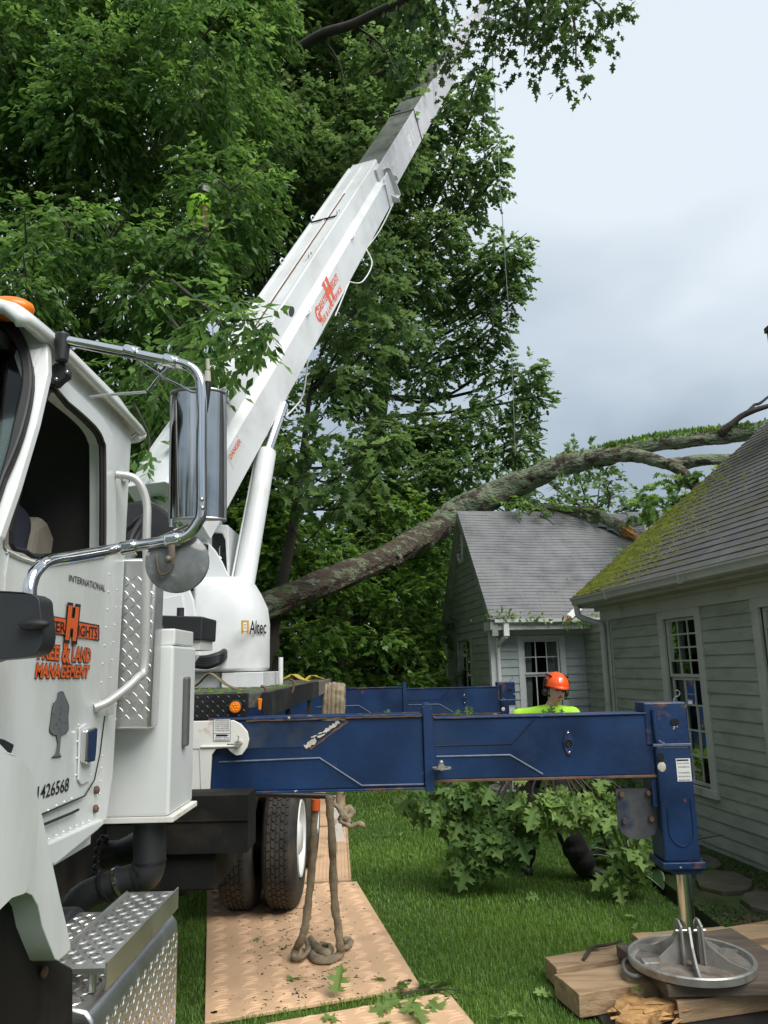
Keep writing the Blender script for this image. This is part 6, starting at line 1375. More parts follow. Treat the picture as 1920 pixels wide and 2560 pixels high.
# dirt trodden on to the mats
dirt = mat('trodden_dirt', (.035, .027, .018), .95, var=.4)
dm = MB()
for i in range(620):
    u, v = np.clip(random.gauss(.50, .17), .05, .95), random.random(); p = bil([V(x, y, .0352) for x, y in M1], u, v); r = random.uniform(.003, .012)
    a = random.uniform(0, PI); d = V(math.cos(a), math.sin(a), 0)*r*random.uniform(1, 2.4); s = V(-math.sin(a), math.cos(a), 0)*r*.5
    dm.add([p+d, p+s, p-d, p-s, p+V(0, 0, r*.35)], [(0, 1, 4), (1, 2, 4), (2, 3, 4), (3, 0, 4)])
tag(dm.build('mud_crumbs', dirt, fix=False, kind='stuff'), 'dark crumbs of mud trodden on to the tan mat', 'mud')
# ================================================================== cribbing under the jacks
wood_new = mat('sawn_timber', (.42, .285, .165), .75, var=.2, vscale=4, stretch=(.35, 4, 4), col2=(.25, .16, .09), c2s=4, c2lo=.5, c2hi=.7, bump=.25, bscale=20)
wood_old = mat('weathered_timber', (.125, .098, .075), .85, var=.3, vscale=4, stretch=(.5, 3, 3), col2=(.065, .05, .04), c2s=5, bump=.3, bscale=24)
wood_end = mat('grey_end_grain', (.12, .10, .08), .9, var=.3, vscale=14, bump=.3)
rub_m = mat('black_pad', (.018, .018, .019), .6, var=.3, vscale=8)
def plank(pts, z0, z1, label, m=wood_new, rag=0):
    q = [V(x, y, z0) for x, y in pts]; c = sum(q)/len(q); th = thing('timber_plank', label, 'plank', tuple(c), 'cribbing timbers under the near jack')
    mb = MB(); nx, ny = 8, 3; h = z1-z0
    e1 = (q[1]-q[0]); g = {}
    vs = []; fs = []
    for k in (0, 1):
        for i in range(nx+1):
            for j in range(ny+1):
                p = bil(q, i/nx, j/ny)+V(0, 0, h*k)+V(0, 0, rng.normal(0, .0022) if k else 0)
                if rag and i == 0: p = p+nrm(e1)*abs(rng.normal(0, rag))
                if not rag and i == 0: p = p+nrm(e1)*abs(rng.normal(0, .006))
                g[(k, i, j)] = len(vs); vs.append(p)
    for i in range(nx):
        for j in range(ny):
            fs.append((g[1, i, j], g[1, i+1, j], g[1, i+1, j+1], g[1, i, j+1])); fs.append((g[0, i, j], g[0, i, j+1], g[0, i+1, j+1], g[0, i+1, j]))
    for i in range(nx):
        fs.append((g[0, i, 0], g[0, i+1, 0], g[1, i+1, 0], g[1, i, 0])); fs.append((g[0, i, ny], g[1, i, ny], g[1, i+1, ny], g[0, i+1, ny]))
    for j in range(ny):
        fs.append((g[0, 0, j], g[1, 0, j], g[1, 0, j+1], g[0, 0, j+1])); fs.append((g[0, nx, j], g[0, nx, j+1], g[1, nx, j+1], g[1, nx, j]))
    mb.add(vs, fs).build('board', m, th, bevel=.005)
    return th
T0, T1 = .028, .145
A2 = lambda x, y, z=T1: at(x, y, Z=z)[:2]
pA = [A2(1388, 2420), A2(1990, 2330), A2(1985, 2290), A2(1360, 2391)]
pB = [A2(1446, 2488), A2(1985, 2400), A2(1985, 2350), A2(1381, 2436)]
pC = [A2(1690, 2501), A2(2030, 2452), A2(2010, 2400), A2(1640, 2455)]
plank(pA, T0, T1, 'weathered sawn plank farthest back in the cribbing under the jack')
plank(pB, T0, T1+.004, 'thick sawn plank with clean square end in the middle of the cribbing')
plank(pC, T0, T1-.008, 'brown plank with snapped splintery end nearest the camera under the pad', rag=.03)
plank([(1.62, 5.50), (2.30, 5.60), (2.27, 5.78), (1.60, 5.68)], T0, T1, 'short pale plank end showing behind the round jack foot')
# the torn orange-brown end of the nearest plank
brk = MB()
top = [(1540, 2492), (1560, 2478), (1592, 2478), (1600, 2490), (1640, 2486), (1672, 2492), (1700, 2488), (1690, 2502), (1660, 2512), (1640, 2520), (1622, 2538), (1610, 2556), (1585, 2548), (1560, 2552), (1536, 2542), (1552, 2525), (1535, 2508)]
tq_ = [at(x+random.uniform(-2, 2), y+random.uniform(-2, 2), Z=.125) for x, y in top]
brk.plate([p+V(0, 0, -.085) for p in tq_], V(0, 0, .07))
cen = sum(tq_)/len(tq_)
for i in range(34):
    p = cen+V(random.gauss(0, .085), random.gauss(0, .05), 0); L_ = random.uniform(.06, .17); a = random.gauss(.2, .3); d = V(math.cos(a), math.sin(a), random.gauss(0, .08)); z = random.uniform(.055, .112); p[2] = z
    brk.tube([p-d*L_*.5, p+V(0, 0, .006), p+d*L_*.5], [random.uniform(.003, .01), random.uniform(.009, .018), .003], 4)
tag(brk.build('splintered_block', split_m, kind=None), 'torn orange splintered block of wood in front of the jack pad', 'wood')
padq = [V(*at(1668, 2458, Z=.222)[:2], .150), V(2.32, 4.62, .150), V(2.22, 5.52, .150), V(*at(1539, 2358, Z=.222)[:2], .150)]
pd = thing('jack_pad', 'dark square wooden pad with rope handle under the round jack foot', 'pad', tuple(sum(padq)/4))
MB().plate(padq, V(0, 0, .066)).build('board', wood_old, pd, bevel=.006)
hp_ = atn([(1573, 2398), (1566, 2410), (1572, 2428), (1590, 2438), (1612, 2437), (1620, 2432)], Z=.195); MB().tube([hp_[0]+V(.04, .0, 0)]+[p+V(-.02, -.01, 0) for p in hp_]+[hp_[-1]+V(.03, .02, 0)], .013, 10, smooth=4).build('handle', mat('handle_grey', (.17, .17, .17), .5, var=.2), pd, smooth=60)
bm_ = MB().plate([V(1.08, 3.9, .006), V(2.26, 4.05, .006), V(2.26, 5.55, .006), V(1.15, 5.2, .006)], V(0, 0, .02)); tag(bm_.build('rubber_mat', rub_m, bevel=.004), 'black rubber sheet on the grass beneath the cribbing timbers', 'mat')
for i in range(2): tag(MB().box((1.36, 10.95+.36*i, .004), (2.08, 11.30+.36*i, .216)).build('crib_block', wood_old, bevel=.008), ('nearer', 'farther')[i]+' dark timber block under the far outrigger foot', 'timber', 'blocks under the far outrigger')
tw = MB(); P = [at(1556, 2352, Z=.17), at(1520, 2362, Z=.17), at(1490, 2366, Z=.165), at(1475, 2374, Z=.16), at(1466, 2388, Z=.158), at(1458, 2400, Z=.152)]; tw.tube(P, [.006, .009, .010, .012, .012, .010], 7, smooth=4)
tw.tube([at(1478, 2372, Z=.16), at(1498, 2375, Z=.158)], [.007, .003], 6); tw.tube([at(1540, 2358, Z=.168), at(1552, 2346, Z=.19)], [.006, .002], 6)
tag(tw.build('twig', bark_d, smooth=60), 'dark forked twig lying on the back plank of the cribbing', 'twig')
# ================================================================== slings
sling_m = mat('canvas_sling', (.30, .245, .165), .95, var=.25, vscale=18, col2=(.17, .13, .085), c2s=8, c2lo=.5, c2hi=.7, bump=.5, bscale=120)
sl = thing('lifting_sling', 'tan canvas round sling hanging from the deck to a loop on the mat', 'sling', (-.62, 5.6, 0))
Y_ = 5.6
def soft(pts, r, parent, name='strap', m=sling_m, flat=.62):
    P = smoothpath(pts, 7); P = [p+rng.normal(0, .0018, 3) for p in P]; RR = [r*(1+.10*math.sin(i*.9)+random.uniform(-.05, .05)) for i in range(len(P))]
    return MB().tube(P, RR, 10, flat=flat).build(name, m, parent, smooth=70)
soft([at(790, 2000, Y=Y_), at(785, 2080, Y=Y_), at(781, 2160, Y=Y_), at(770, 2260, Y=Y_), at(762, 2320, Y=Y_), at(752, 2350, Y=5.62), at(740, 2375, Z=.085), at(735, 2390, Z=.07), at(750, 2395, Z=.07), at(768, 2380, Z=.07), at(772, 2362, Z=.085), at(766, 2348, Z=.10)], .026, sl)
soft([at(822, 1990, Y=Y_), at(829, 2080, Y=Y_), at(833, 2180, Y=Y_), at(836, 2260, Y=Y_), at(846, 2320, Y=Y_), at(850, 2360, Y=5.6), at(852, 2382, Z=.08), at(835, 2396, Z=.065), at(805, 2400, Z=.065), at(782, 2392, Z=.065), at(784, 2374, Z=.075), at(805, 2362, Z=.085), at(828, 2368, Z=.085), at(820, 2382, Z=.095), at(795, 2372, Z=.10), at(775, 2345, Z=.11)], .027, sl)
soft([at(845, 2375, Z=.07), at(866, 2368, Z=.065), at(876, 2358, Z=.065), at(872, 2348, Z=.065), at(858, 2350, Z=.07)], .022, sl)
MB().tube(atn([(790, 1998), (788, 2025)], Y=Y_), .031, 12).build('orange_tag', mat('tag_orange', (.75, .13, .03), .7, var=.15), sl, smooth=60)
MB().tube(atn([(640, 1985), (820, 1990), (836, 2000)], Y=5.62), .02, 8).build('hanger_rail', blk, truck, smooth=50)
s2 = thing('lifting_sling', 'knotted tan sling end hanging beside the rear tyre above the grass', 'sling', (-.4, 6.4, .9))
soft([at(780, 1985, Y=6.3), at(805, 1984, Y=6.3), at(825, 2000, Y=6.3), at(845, 2018, Y=6.3), at(858, 2030, Y=6.35), at(868, 2022, Y=6.4), at(880, 2028, Y=6.4), at(872, 2042, Y=6.36), at(858, 2040, Y=6.3), at(850, 2050, Y=6.3), at(866, 2060, Y=6.3), at(880, 2066, Y=6.3), at(896, 2058, Y=6.3), at(912, 2066, Y=6.3)], .030, s2)
soft([at(850, 1975, Y=6.3), at(848, 2010, Y=6.3), at(856, 2035, Y=6.28), at(870, 2050, Y=6.3), at(862, 2065, Y=6.3)], .026, s2)
s3 = thing('lifting_sling', 'thick bundle of tan slings draped over the end of the deck rail', 'sling', (-.66, 9.6, 1.6))
for i, x in enumerate((812, 822, 832, 843, 853)):
    soft([at(x-1, 1800, Y=9.5), at(x, 1760, Y=9.48), at(x+1, 1725+2*abs(i-2), Y=9.5), at(x+3, 1712+2*abs(i-2), Y=9.6), at(x+3, 1722, Y=9.75), at(x+3, 1800, Y=9.8)], .036, s3, flat=.8)
# ================================================================== odds and ends on the deck
strap_m = mat('yellow_strap', (.50, .38, .06), .8, var=.25, vscale=20); khaki = mat('khaki_strap', (.17, .14, .075), .85, var=.3, vscale=20)
def ribbon(name, pts, wv_, m, label, cat='strap', group=None):
    P = smoothpath(pts, 6); mb = MB(); vs = []; fs = []
    for i, p in enumerate(P): vs += [p-wv_, p+wv_]
    for i in range(len(P)-1): fs.append((2*i, 2*i+1, 2*i+3, 2*i+2))
    mb.add(vs, fs); o = mb.build(name, m, smooth=180, fix=False); s = o.modifiers.new('t', 'SOLIDIFY'); s.thickness = .006; return tag(o, label, cat, group)
ribbon('ratchet_strap', [V(-1.42, 5.25, 1.815), V(-1.30, 5.3, 1.85), V(-1.22, 5.35, 1.93), V(-1.15, 5.32, 1.90), V(-1.08, 5.3, 1.85), V(-.97, 5.25, 1.815)], V(.0, .05, 0), khaki, 'crumpled khaki strap on the deck in front of the turret', group='straps on the deck')
ribbon('ratchet_strap', [V(-1.15, 8.2, 1.815), V(-1.05, 8.3, 1.86), V(-1.0, 8.4, 1.89), V(-.93, 8.5, 1.84), V(-.88, 8.7, 1.815)], V(.02, .09, 0), strap_m, 'yellow strap heaped beside the white post on the deck', group='straps on the deck')
ribbon('ratchet_strap', [V(-.95, 9.2, 1.815), V(-.9, 9.4, 1.87), V(-.87, 9.6, 1.85), V(-.83, 10.0, 1.82)], V(.02, .12, 0), strap_m, 'yellow strap near the far end of the deck', group='straps on the deck')
n = 420; P = np.c_[rng.uniform(-1.7, -.83, n), rng.uniform(4.95, 8.0, n), np.full(n, 1.809)]
tag(leaves('leaf_litter', P, rand_dir(n)*np.array([1, 1, .15]), np.tile(V(0, 0, 1), (n, 1))+rand_dir(n)*.4, rng.uniform(.02, .07, n), T_ASH, lf_maple, None, None, 'stuff'), 'green leaf litter scattered on the truck deck', 'leaves')
# ================================================================== grass
def inpoly(P, q):
    x, y = P[:, 0], P[:, 1]; r = np.zeros(len(P), bool); n = len(q)
    for i in range(n):
        x0, y0 = q[i][:2]; x1, y1 = q[(i+1) % n][:2]
        c = ((y0 > y) != (y1 > y)) & (x < (x1-x0)*(y-y0)/((y1-y0) or 1e-9)+x0); r ^= c
    return r
lf_grass = leaf_mat('grass_blade', (.070, .165, .026), (.235, .375, .068), trans=.35, rough=.5)
def grass(name, x0, x1, y0, y1, n, h0, h1, w, label, keep=None):
    P = np.c_[rng.uniform(x0, x1, n), rng.uniform(y0, y1, n), np.zeros(n)]
    ok = P[:, 0] < 2.27+np.maximum(0, P[:, 1]-8.0)*.5
    for q in (M0, M1, M2, M3): ok &= ~inpoly(P, q)
    ok &= ~inpoly(P, [(1.12, 4.2), (2.3, 4.2), (2.3, 5.45), (1.15, 5.15)]); ok &= ~inpoly(P, pA) & ~inpoly(P, pB)
    if keep is not None: ok &= keep(P)
    P = P[ok]; n = len(P)
    patch = .5+.28*np.sin(P[:, 0]*2.3+1.3*np.sin(P[:, 1]*1.7))+.22*np.sin(P[:, 1]*3.1+P[:, 0]*1.1)
    h = rng.uniform(h0, h1, n)*(.55+.8*np.clip(patch, 0, 1)); a = rng.uniform(0, 2*PI, n); lean = rng.uniform(.15, 1.0, n)
    d = np.c_[np.cos(a), np.sin(a), np.zeros(n)]; s = np.c_[-np.sin(a), np.cos(a), np.zeros(n)]*(w*rng.uniform(.6, 1.3, n))[:, None]
    up = np.array([0, 0, 1.0])
    v0, v1 = P-s, P+s; mid = P+d*(h*lean*.35)[:, None]+up*(h*.6)[:, None]; v2, v3 = mid+s*.7, mid-s*.7; tip = P+d*(h*lean)[:, None]+up*(h*(1-.35*lean))[:, None]
    vv = np.stack([v0, v1, v2, v3, tip], 1).reshape(-1, 3); f = np.array([0, 1, 2, 3, 3, 2, 4]); F = (np.arange(n)[:, None]*5+f).ravel(); LT = np.tile([4, 3], n)
    t = np.clip(.25+.45*patch+rng.normal(0, .22, n), 0, 1)
    return tag(np_mesh(name, vv, F, LT, lf_grass, None, np.repeat(t, 5), 'stuff'), label, 'grass')
grass('grass', -2.2, 2.6, 3.1, 6.6, 120000, .025, .06, .0022, 'short green grass of the lawn in the foreground')
grass('grass', -2.2, 3.2, 6.6, 10.5, 70000, .03, .065, .0034, 'short green grass of the lawn around the worker')
grass('grass', -3, 3.2, 10.5, 15.5, 30000, .04, .08, .006, 'green grass at the far end of the lawn')
# mossy tufts in the bed
n = 14000; P = np.c_[rng.uniform(2.46, 3.9, n), rng.uniform(4.2, 9.0, n), np.full(n, -.026)]
keep = (P[:, 0] < 3.6-.146*(P[:, 1]-7.7)-.08) & (np.sin(P[:, 0]*5+P[:, 1]*2.2)+np.sin(P[:, 1]*3.3) > -.7); P = P[keep]; n = len(P)
tag(leaves('moss_tufts', P, rand_dir(n)*np.array([1, 1, .2])+np.array([0, 0, .5]), rand_dir(n)+np.array([0, 0, 1.]), rng.uniform(.012, .035, n), T_ASH, leaf_mat('moss_blade', (.03, .055, .010), (.08, .12, .02)), None, None, 'stuff'), 'low moss and weeds in the bed along the near house', 'moss')
# grass roots overhanging the cut lawn edge
n = 5000; P = np.c_[np.full(n, 2.272)+rng.uniform(-.01, .02, n), rng.uniform(4.2, 8.1, n), rng.uniform(-.16, .0, n)]
tag(leaves('lawn_edge_grass', P, rand_dir(n)+np.array([.6, 0, -.4]), rand_dir(n)+np.array([1., 0, 0]), rng.uniform(.02, .05, n), T_ASH, leaf_mat('edge_blade', (.015, .03, .006), (.05, .085, .015)), None, None, 'stuff'), 'dark grass fringe hanging over the cut edge of the lawn', 'grass')
# ================================================================== single leaves
_red = {}
def red_mesh(m, key, T=T_RED, nm='leaf_blade'):
    if key in _red: return _red[key]
    me = bpy.data.meshes.new(nm); me.from_pydata([tuple(p) for p in T[0]], [], [tuple(f) for f in T[1]]); me.update(); me.polygons.foreach_set('use_smooth', [True]*len(me.polygons))
    a = me.attributes.new('tint', 'FLOAT', 'POINT'); a.data.foreach_set('value', np.full(len(T[0]), float(key.split('_')[-1])/10, np.float32)); me.materials.append(m); _red[key] = me; return me
def place_leaf(name, P, D, Nn, S, me, parent=None):
    D = nrm(D); side = nrm(np.cross(Nn, D)); N2 = np.cross(D, side)
    o = bpy.data.objects.new(name, me); C.objects.link(o)
    if parent is not None: o.parent = parent; P = P-ROOT[parent.name]
    o.matrix_local = Matrix(((D[0]*S, side[0]*S, N2[0]*S, P[0]), (D[1]*S, side[1]*S, N2[1]*S, P[1]), (D[2]*S, side[2]*S, N2[2]*S, P[2]), (0, 0, 0, 1))); return o
onlawn = [(1010, 2080, 'beside the ribbed mat', 1), (1022, 2135, 'beside the ribbed mat', 1), (972, 2088, 'beside the ribbed mat', 1), (1382, 2299, 'in front of the worker', 2), (1347, 2240, 'in front of the worker', 2), (1332, 2482, 'in the foreground left of the planks', 3), (1268, 2539, 'in the foreground left of the planks', 3), (1600, 2305, 'behind the round jack foot', 4), (1560, 2290, 'behind the round jack foot', 4)]
for x, y, wh, gi in onlawn:
    p = at(x, y, Z=.045); a = random.uniform(0, 2*PI)
    tag(place_leaf('fallen_leaf', p, V(math.cos(a), math.sin(a), .1), V(rng.normal(0, .6), rng.normal(0, .6), 1), random.uniform(.09, .14), red_mesh(lf_cut, 'cut_'+str(random.choice((5, 8, 10))))), 'loose green oak leaf lying on the lawn '+wh, 'leaf', 'loose leaves on the lawn '+wh)
for x, y, z, s, lab in ((718, 2452, .045, .13, 'round green leaf lying on the tan mat left of centre'), (707, 2373, .045, .10, 'small green leaf on the mat beside the sling loop'), (838, 2490, .05, .17, 'upright narrow green leaf near the bottom edge of the tan mat'), (964, 2450, .05, .10, 'small leaf by the right edge of the main mat'), (800, 2545, .05, .15, 'green leaf on the bottom mat cut by the photo edge'), (1570, 2467, .155, .09, 'single small leaf on the middle cribbing plank'), (645, 2343, .045, .07, 'dark shred of leaf on the mat in front of the tyres'), (980, 2575-20, .05, .11, 'pale leaf at the foot of the photo on the bottom mat'), (1245, 2548, .06, .1, 'leaf at the lower edge of the lawn right of the mats')):
    p = at(x, y, Z=z); a = random.uniform(0, 2*PI); up = V(0, -.9, .5) if x == 838 else V(rng.normal(0, .2), rng.normal(0, .2), 1)
    tag(place_leaf('fallen_leaf', p, V(.2, .3, 1) if x == 838 else V(math.cos(a), math.sin(a), .05), up, s, red_mesh(lf_cut, 'cut_5')), lab, 'leaf')
sg = thing('leaf_sprig', 'sprig of jagged oak leaves across the gap between the two tan mats', 'sprig', tuple(at(1030, 2490, Z=.05)))
MB().tube([at(1150, 2475, Z=.06), at(1080, 2472, Z=.07), at(1030, 2480, Z=.08), at(1000, 2490, Z=.07)], [.004, .005, .006, .004], 6, smooth=4).build('stem', bark_d, sg, smooth=60)
for x, y, a, s in ((1075, 2475, .9, .18), (1100, 2480, .2, .16), (1040, 2490, -2.0, .18), (1030, 2510, -1.2, .19), (1005, 2500, -2.6, .17), (985, 2515, -2.9, .16), (1070, 2500, -1.0, .17), (1020, 2470, 2.2, .15), (1060, 2460, 1.2, .15)):
    p = at(x, y, Z=random.uniform(.05, .09)); place_leaf('leaf', p, V(math.cos(a), math.sin(a), random.uniform(-.1, .25)), V(rng.normal(0, .4), rng.normal(0, .4), 1), s, red_mesh(lf_cut, 'cut_'+str(random.choice((3, 5)))), sg)
for x, y, s in ((1195, 1665, .0), ):
    pass
for i, (px, py) in enumerate(((1302, 1415), (1288, 1463), (1417, 1450), (1200, 1335), (1245, 1390))):
    p = wr(px, py, .02); a = random.uniform(0, 6); tag(place_leaf('roof_leaf', p, nrm(ev*math.cos(a)+WRU*math.sin(a)), WRN, .16, red_mesh(lf_cut, 'cut_8')), ('pale leaf in the middle of the cottage roof', 'pale leaf low on the cottage roof', 'pale leaf on the cottage roof nearest the mossy roof', 'small leaf high on the cottage roof by the gable', 'tiny leaf left of centre on the cottage roof')[i], 'leaf')
for i, (lx, s_) in enumerate(((1.4, .9), (2.2, 1.6), (.9, 2.6), (3.0, .5), (2.6, 2.9))):
    p = HL(lx, -.36+s_*cs_, 2.872+s_*sn_); place = place_leaf('roof_leaf', p, nrm(wv+ev*random.uniform(-1, 1)*.6), nrm(HL(0, -sn_, cs_)-HL(0, 0, 0)), .10, red_mesh(lf_cut, 'cut_5')); tag(place, 'single green leaf stuck on the mossy grey roof', 'leaf', 'leaves on the mossy roof')
# ================================================================== plants by the house
def hosta(c, n, s, label, light):
    th = thing('hosta_plant', label, 'plant', tuple(c)); key = 'hosta'
    if key not in _red:
        k = 12; vs = [(0, 0, 0)]; out_ = []
        def ring(f): return [(.5-.5*math.cos(PI*i/k) if False else t, f*.36*math.sin(PI*t**.75), .10*math.sin(PI*t)-.25*t*t) for i in range(k+1) for t in [i/k]]
        iu, ou = ring(.72), ring(1.0); vv = iu+[(x, -y, z) for x, y, z in iu]+ou+[(x, -y, z) for x, y, z in ou]; m_ = k+1; fs = []
        for i in range(k):
            fs += [(i, i+1, m_+i+1, m_+i), (2*m_+i, 2*m_+i+1, i+1, i), (m_+i, m_+i+1, 3*m_+i+1, 3*m_+i)]
        me = bpy.data.meshes.new('hosta_leaf'); me.from_pydata(vv, [], fs); me.update(); me.polygons.foreach_set('use_smooth', [True]*len(me.polygons))
        a = me.attributes.new('tint', 'FLOAT', 'POINT'); a.data.foreach_set('value', np.array([.1]*(2*m_)+[1.0]*(2*m_), np.float32)); me.materials.append(leaf_mat('hosta_leaf', (.04, .10, .03), (.48, .52, .33), .15)); _red[key] = me
    for i in range(n):
        a = random.uniform(0, 2*PI); el = random.uniform(.1, 1.1); d = V(math.cos(a)*math.cos(el), math.sin(a)*math.cos(el), math.sin(el))
        b = c+V(math.cos(a)*.04, math.sin(a)*.04, 0)+d*random.uniform(.10, .26); place_leaf('leaf', b, nrm(d+V(0, 0, -.35)), nrm(V(0, 0, 1)-d*d[2]+rng.normal(0, .15, 3)), s*random.uniform(.7, 1.15), _red[key], th)
    return th
hosta(at(1585, 2170, Z=0), 34, .26, 'variegated hosta with cream edged leaves at the corner of the near house', 1)
hosta(at(1560, 2110, Z=0)+V(.3, 1.0, 0), 26, .26, 'variegated hosta farther back behind the worker near the link wall', 1)
def shrub(c, R, n, size, T, m, label):
    th = thing('shrub', label, 'plant', tuple(c)); P, D, Nn, S, ti = spray([(c+V(0, 0, R*.75), R, 1)], size, 7, .2, .2, n, .3, .85, 1, .8); leaves('foliage', P, D, Nn, S, T, m, th, ti)
    st_ = MB()
    for i in range(5): st_.tube([c, c+V(rng.normal(0, R*.3), rng.normal(0, R*.3), R*.8), c+V(rng.normal(0, R*.6), rng.normal(0, R*.5), R*1.2)], [.012, .008, .003], 5, smooth=3)
    st_.build('stem', bark_d, th, smooth=60)
shrub(V(2.75, 10.2, 0), .52, 3.4, .11, T_MAP, lf_maple, 'leafy green shrub against the far corner of the near house')
shrub(V(2.5, 12.3, 0), .5, 3.4, .11, T_MAP, lf_maple, 'green shrub in front of the link wall behind the worker')
shrub(at(1745, 2100, Z=0)+V(.05, .3, 0), .24, 2.6, .09, T_MAP, lf_oak, 'low dark green plant at the foot of the near house wall behind the jack')
shrub(at(1690, 2200, Z=0)+V(.35, .7, 0), .20, 2.2, .08, T_MAP, lf_oak, 'small dark plant at the wall left of the flat stones')
# ================================================================== cut branches carried by the worker
def cut_branch(label, blobs, n, size, m, keys, hand):
    c0 = at(blobs[0][0], blobs[0][1], Y=blobs[0][3]); th = thing('cut_branch', label, 'branch', tuple(c0)); tw = MB(); pts = []
    for (x, y, r, Y, w_) in blobs:
        c = at(x, y, Y=Y); R = r/FPX*Y; tw.tube([hand, (hand+c)/2+V(0, 0, .06), c, c+V(rng.normal(0, .1), -.03, -R*.7)], [.016, .012, .008, .003], 6, smooth=4)
        k = int(n*w_)
        for i in range(k):
            o = rand_dir(1)[0]; p = c+o*R*random.random()**.4*V(1, .6, .9); pts.append(p)
            d = nrm(o*V(1.2, .7, .5)+V(0, -.2, -.8)+rng.normal(0, .45, 3)); nn_ = nrm(V(0, -.7, .6)+rng.normal(0, .7, 3)); place_leaf('leaf', p, d, nn_, size*random.uniform(.5, 1.25), red_mesh(m, random.choice(keys)), th)
    tw.build('stem', bark_d, th, smooth=60); return th
hand = V(1.42, 7.05, 1.15)
cut_branch('pale leafy oak branch hanging from the right hand of the worker', [(1385, 2000, 50, 6.95, .24), (1440, 2005, 45, 6.95, .2), (1490, 2010, 42, 6.95, .14), (1355, 2035, 34, 6.9, .1), (1545, 2060, 42, 6.9, .12), (1575, 2135, 38, 6.85, .1), (1560, 2185, 28, 6.85, .06), (1610, 2015, 36, 6.95, .06), (1330, 1985, 40, 6.95, .1)], 190, .19, lf_cut, ('cut_4', 'cut_7', 'cut_10'), hand)
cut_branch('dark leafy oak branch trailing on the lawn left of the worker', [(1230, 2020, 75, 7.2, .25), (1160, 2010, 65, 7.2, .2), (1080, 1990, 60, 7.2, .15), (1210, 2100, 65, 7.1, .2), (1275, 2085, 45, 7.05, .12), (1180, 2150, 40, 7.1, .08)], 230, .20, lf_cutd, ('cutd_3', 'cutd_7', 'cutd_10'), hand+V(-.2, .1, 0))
lt = MB(); P = [at(1512, 1955, Y=6.9), at(1540, 2000, Y=6.85), at(1565, 2040, Y=6.85), at(1575, 2075, Y=6.8)]; 
tp_ = thing('leaf_sprig', 'little leafy tips poking over the blue beam in front of the worker', 'sprig', tuple(at(1385, 1775, Y=6.9)))
for x, y in ((1370, 1782), (1392, 1780), (1380, 1772), (1400, 1784), (1358, 1786)):
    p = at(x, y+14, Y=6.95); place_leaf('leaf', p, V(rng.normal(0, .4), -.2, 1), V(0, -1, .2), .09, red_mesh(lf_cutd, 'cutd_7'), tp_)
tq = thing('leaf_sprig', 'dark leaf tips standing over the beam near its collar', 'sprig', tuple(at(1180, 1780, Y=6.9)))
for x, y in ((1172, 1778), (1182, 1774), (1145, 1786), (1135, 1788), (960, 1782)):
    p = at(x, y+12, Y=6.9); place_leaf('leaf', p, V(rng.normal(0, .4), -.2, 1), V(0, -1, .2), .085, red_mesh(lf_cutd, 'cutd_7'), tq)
# ================================================================== people
skin_m = mat('skin', (.62, .39, .30), .5, var=.08, vscale=14, spec=.4)
skin_b = mat('tanned_skin', (.27, .135, .08), .5, var=.1, vscale=14)
lime = mat('lime_shirt', (.42, .78, .045), .8, var=.06, vscale=9, bump=.15, bscale=30)
trou = mat('dark_trousers', (.016, .014, .014), .85, var=.35, vscale=7, bump=.3, bscale=25)
navy = mat('navy_cloth', (.010, .013, .024), .85, var=.3, vscale=7, bump=.2, bscale=25)
boot_m = mat('boot_leather', (.018, .015, .013), .55, var=.3, vscale=12)
helm_m = mat('helmet_orange', (.92, .10, .012), .28, var=.03)
hair_m = mat('dark_hair', (.022, .014, .009), .7, var=.3, vscale=40)
grey_k = mat('harness', (.02, .02, .02), .7)
def chain(mb, pts, radii, n=14, ends=True, flat=1.0):
    P = smoothpath(pts, 5) if len(pts) > 2 else [np.asarray(p, float) for p in pts]
    R = [q[0] for q in smoothpath([V(r, 0, 0) for r in radii], 5)] if len(pts) > 2 else list(radii)
    mb.tube(P, R, n, flat=flat)
    if ends: mb.ball(P[0], R[0], n); mb.ball(P[-1], R[-1], n)
def remesh(o, v, it=4):
    r = o.modifiers.new('fuse', 'REMESH'); r.mode = 'VOXEL'; r.voxel_size = v; r.use_smooth_shade = True
    s = o.modifiers.new('soft', 'SMOOTH'); s.factor = .5; s.iterations = it; return o
def head_into(mb, c, fwd, up, k=1.0):
    f = nrm(fwd); r = nrm(np.cross(f, up)); u = np.cross(r, f); n, m = 40, 28; vs = []; fs = []
    g = lambda x, z, x0, z0, sx, sz: math.exp(-((x-x0)/sx)**2-((z-z0)/sz)**2)
    for i in range(m+1):
        th = PI*i/m
        for j in range(n):
            ph = 2*PI*j/n; x, y, z = math.sin(th)*math.cos(ph), math.sin(th)*math.sin(ph), math.cos(th)
            X, Y, Z = .076*x, .096*y, .118*z
            if Z < -.02: t = (-.02-Z)/.1; X *= 1-.30*t; Y = Y*(1-.12*t)+.012*t
            if y > 0:
                Y += .026*g(X, Z, 0, -.022, .014, .020)+.014*g(X, Z, 0, .0, .010, .028)+.006*g(X, Z, 0, .030, .05, .012)
                Y -= .011*g(X, Z, .031, .012, .016, .012)+.011*g(X, Z, -.031, .012, .016, .012)
                Y += .008*g(X, Z, 0, -.060, .022, .008)+.008*g(X, Z, 0, -.072, .018, .006)-.004*g(X, Z, 0, -.066, .022, .003)+.012*g(X, Z, 0, -.098, .022, .016)
            vs.append(c+(r*X+f*Y+u*Z)*k)
    for i in range(m):
        for j in range(n): fs.append((i*n+j, i*n+(j+1) % n, (i+1)*n+(j+1) % n, (i+1)*n+j))
    mb.add(vs, fs)
    for s in (-1, 1): mb.ball(c+(r*s*.078+f*-.008+u*-.01)*k, (.010*k, .022*k, .032*k), 10, (r, f, u))
    return r, f, u
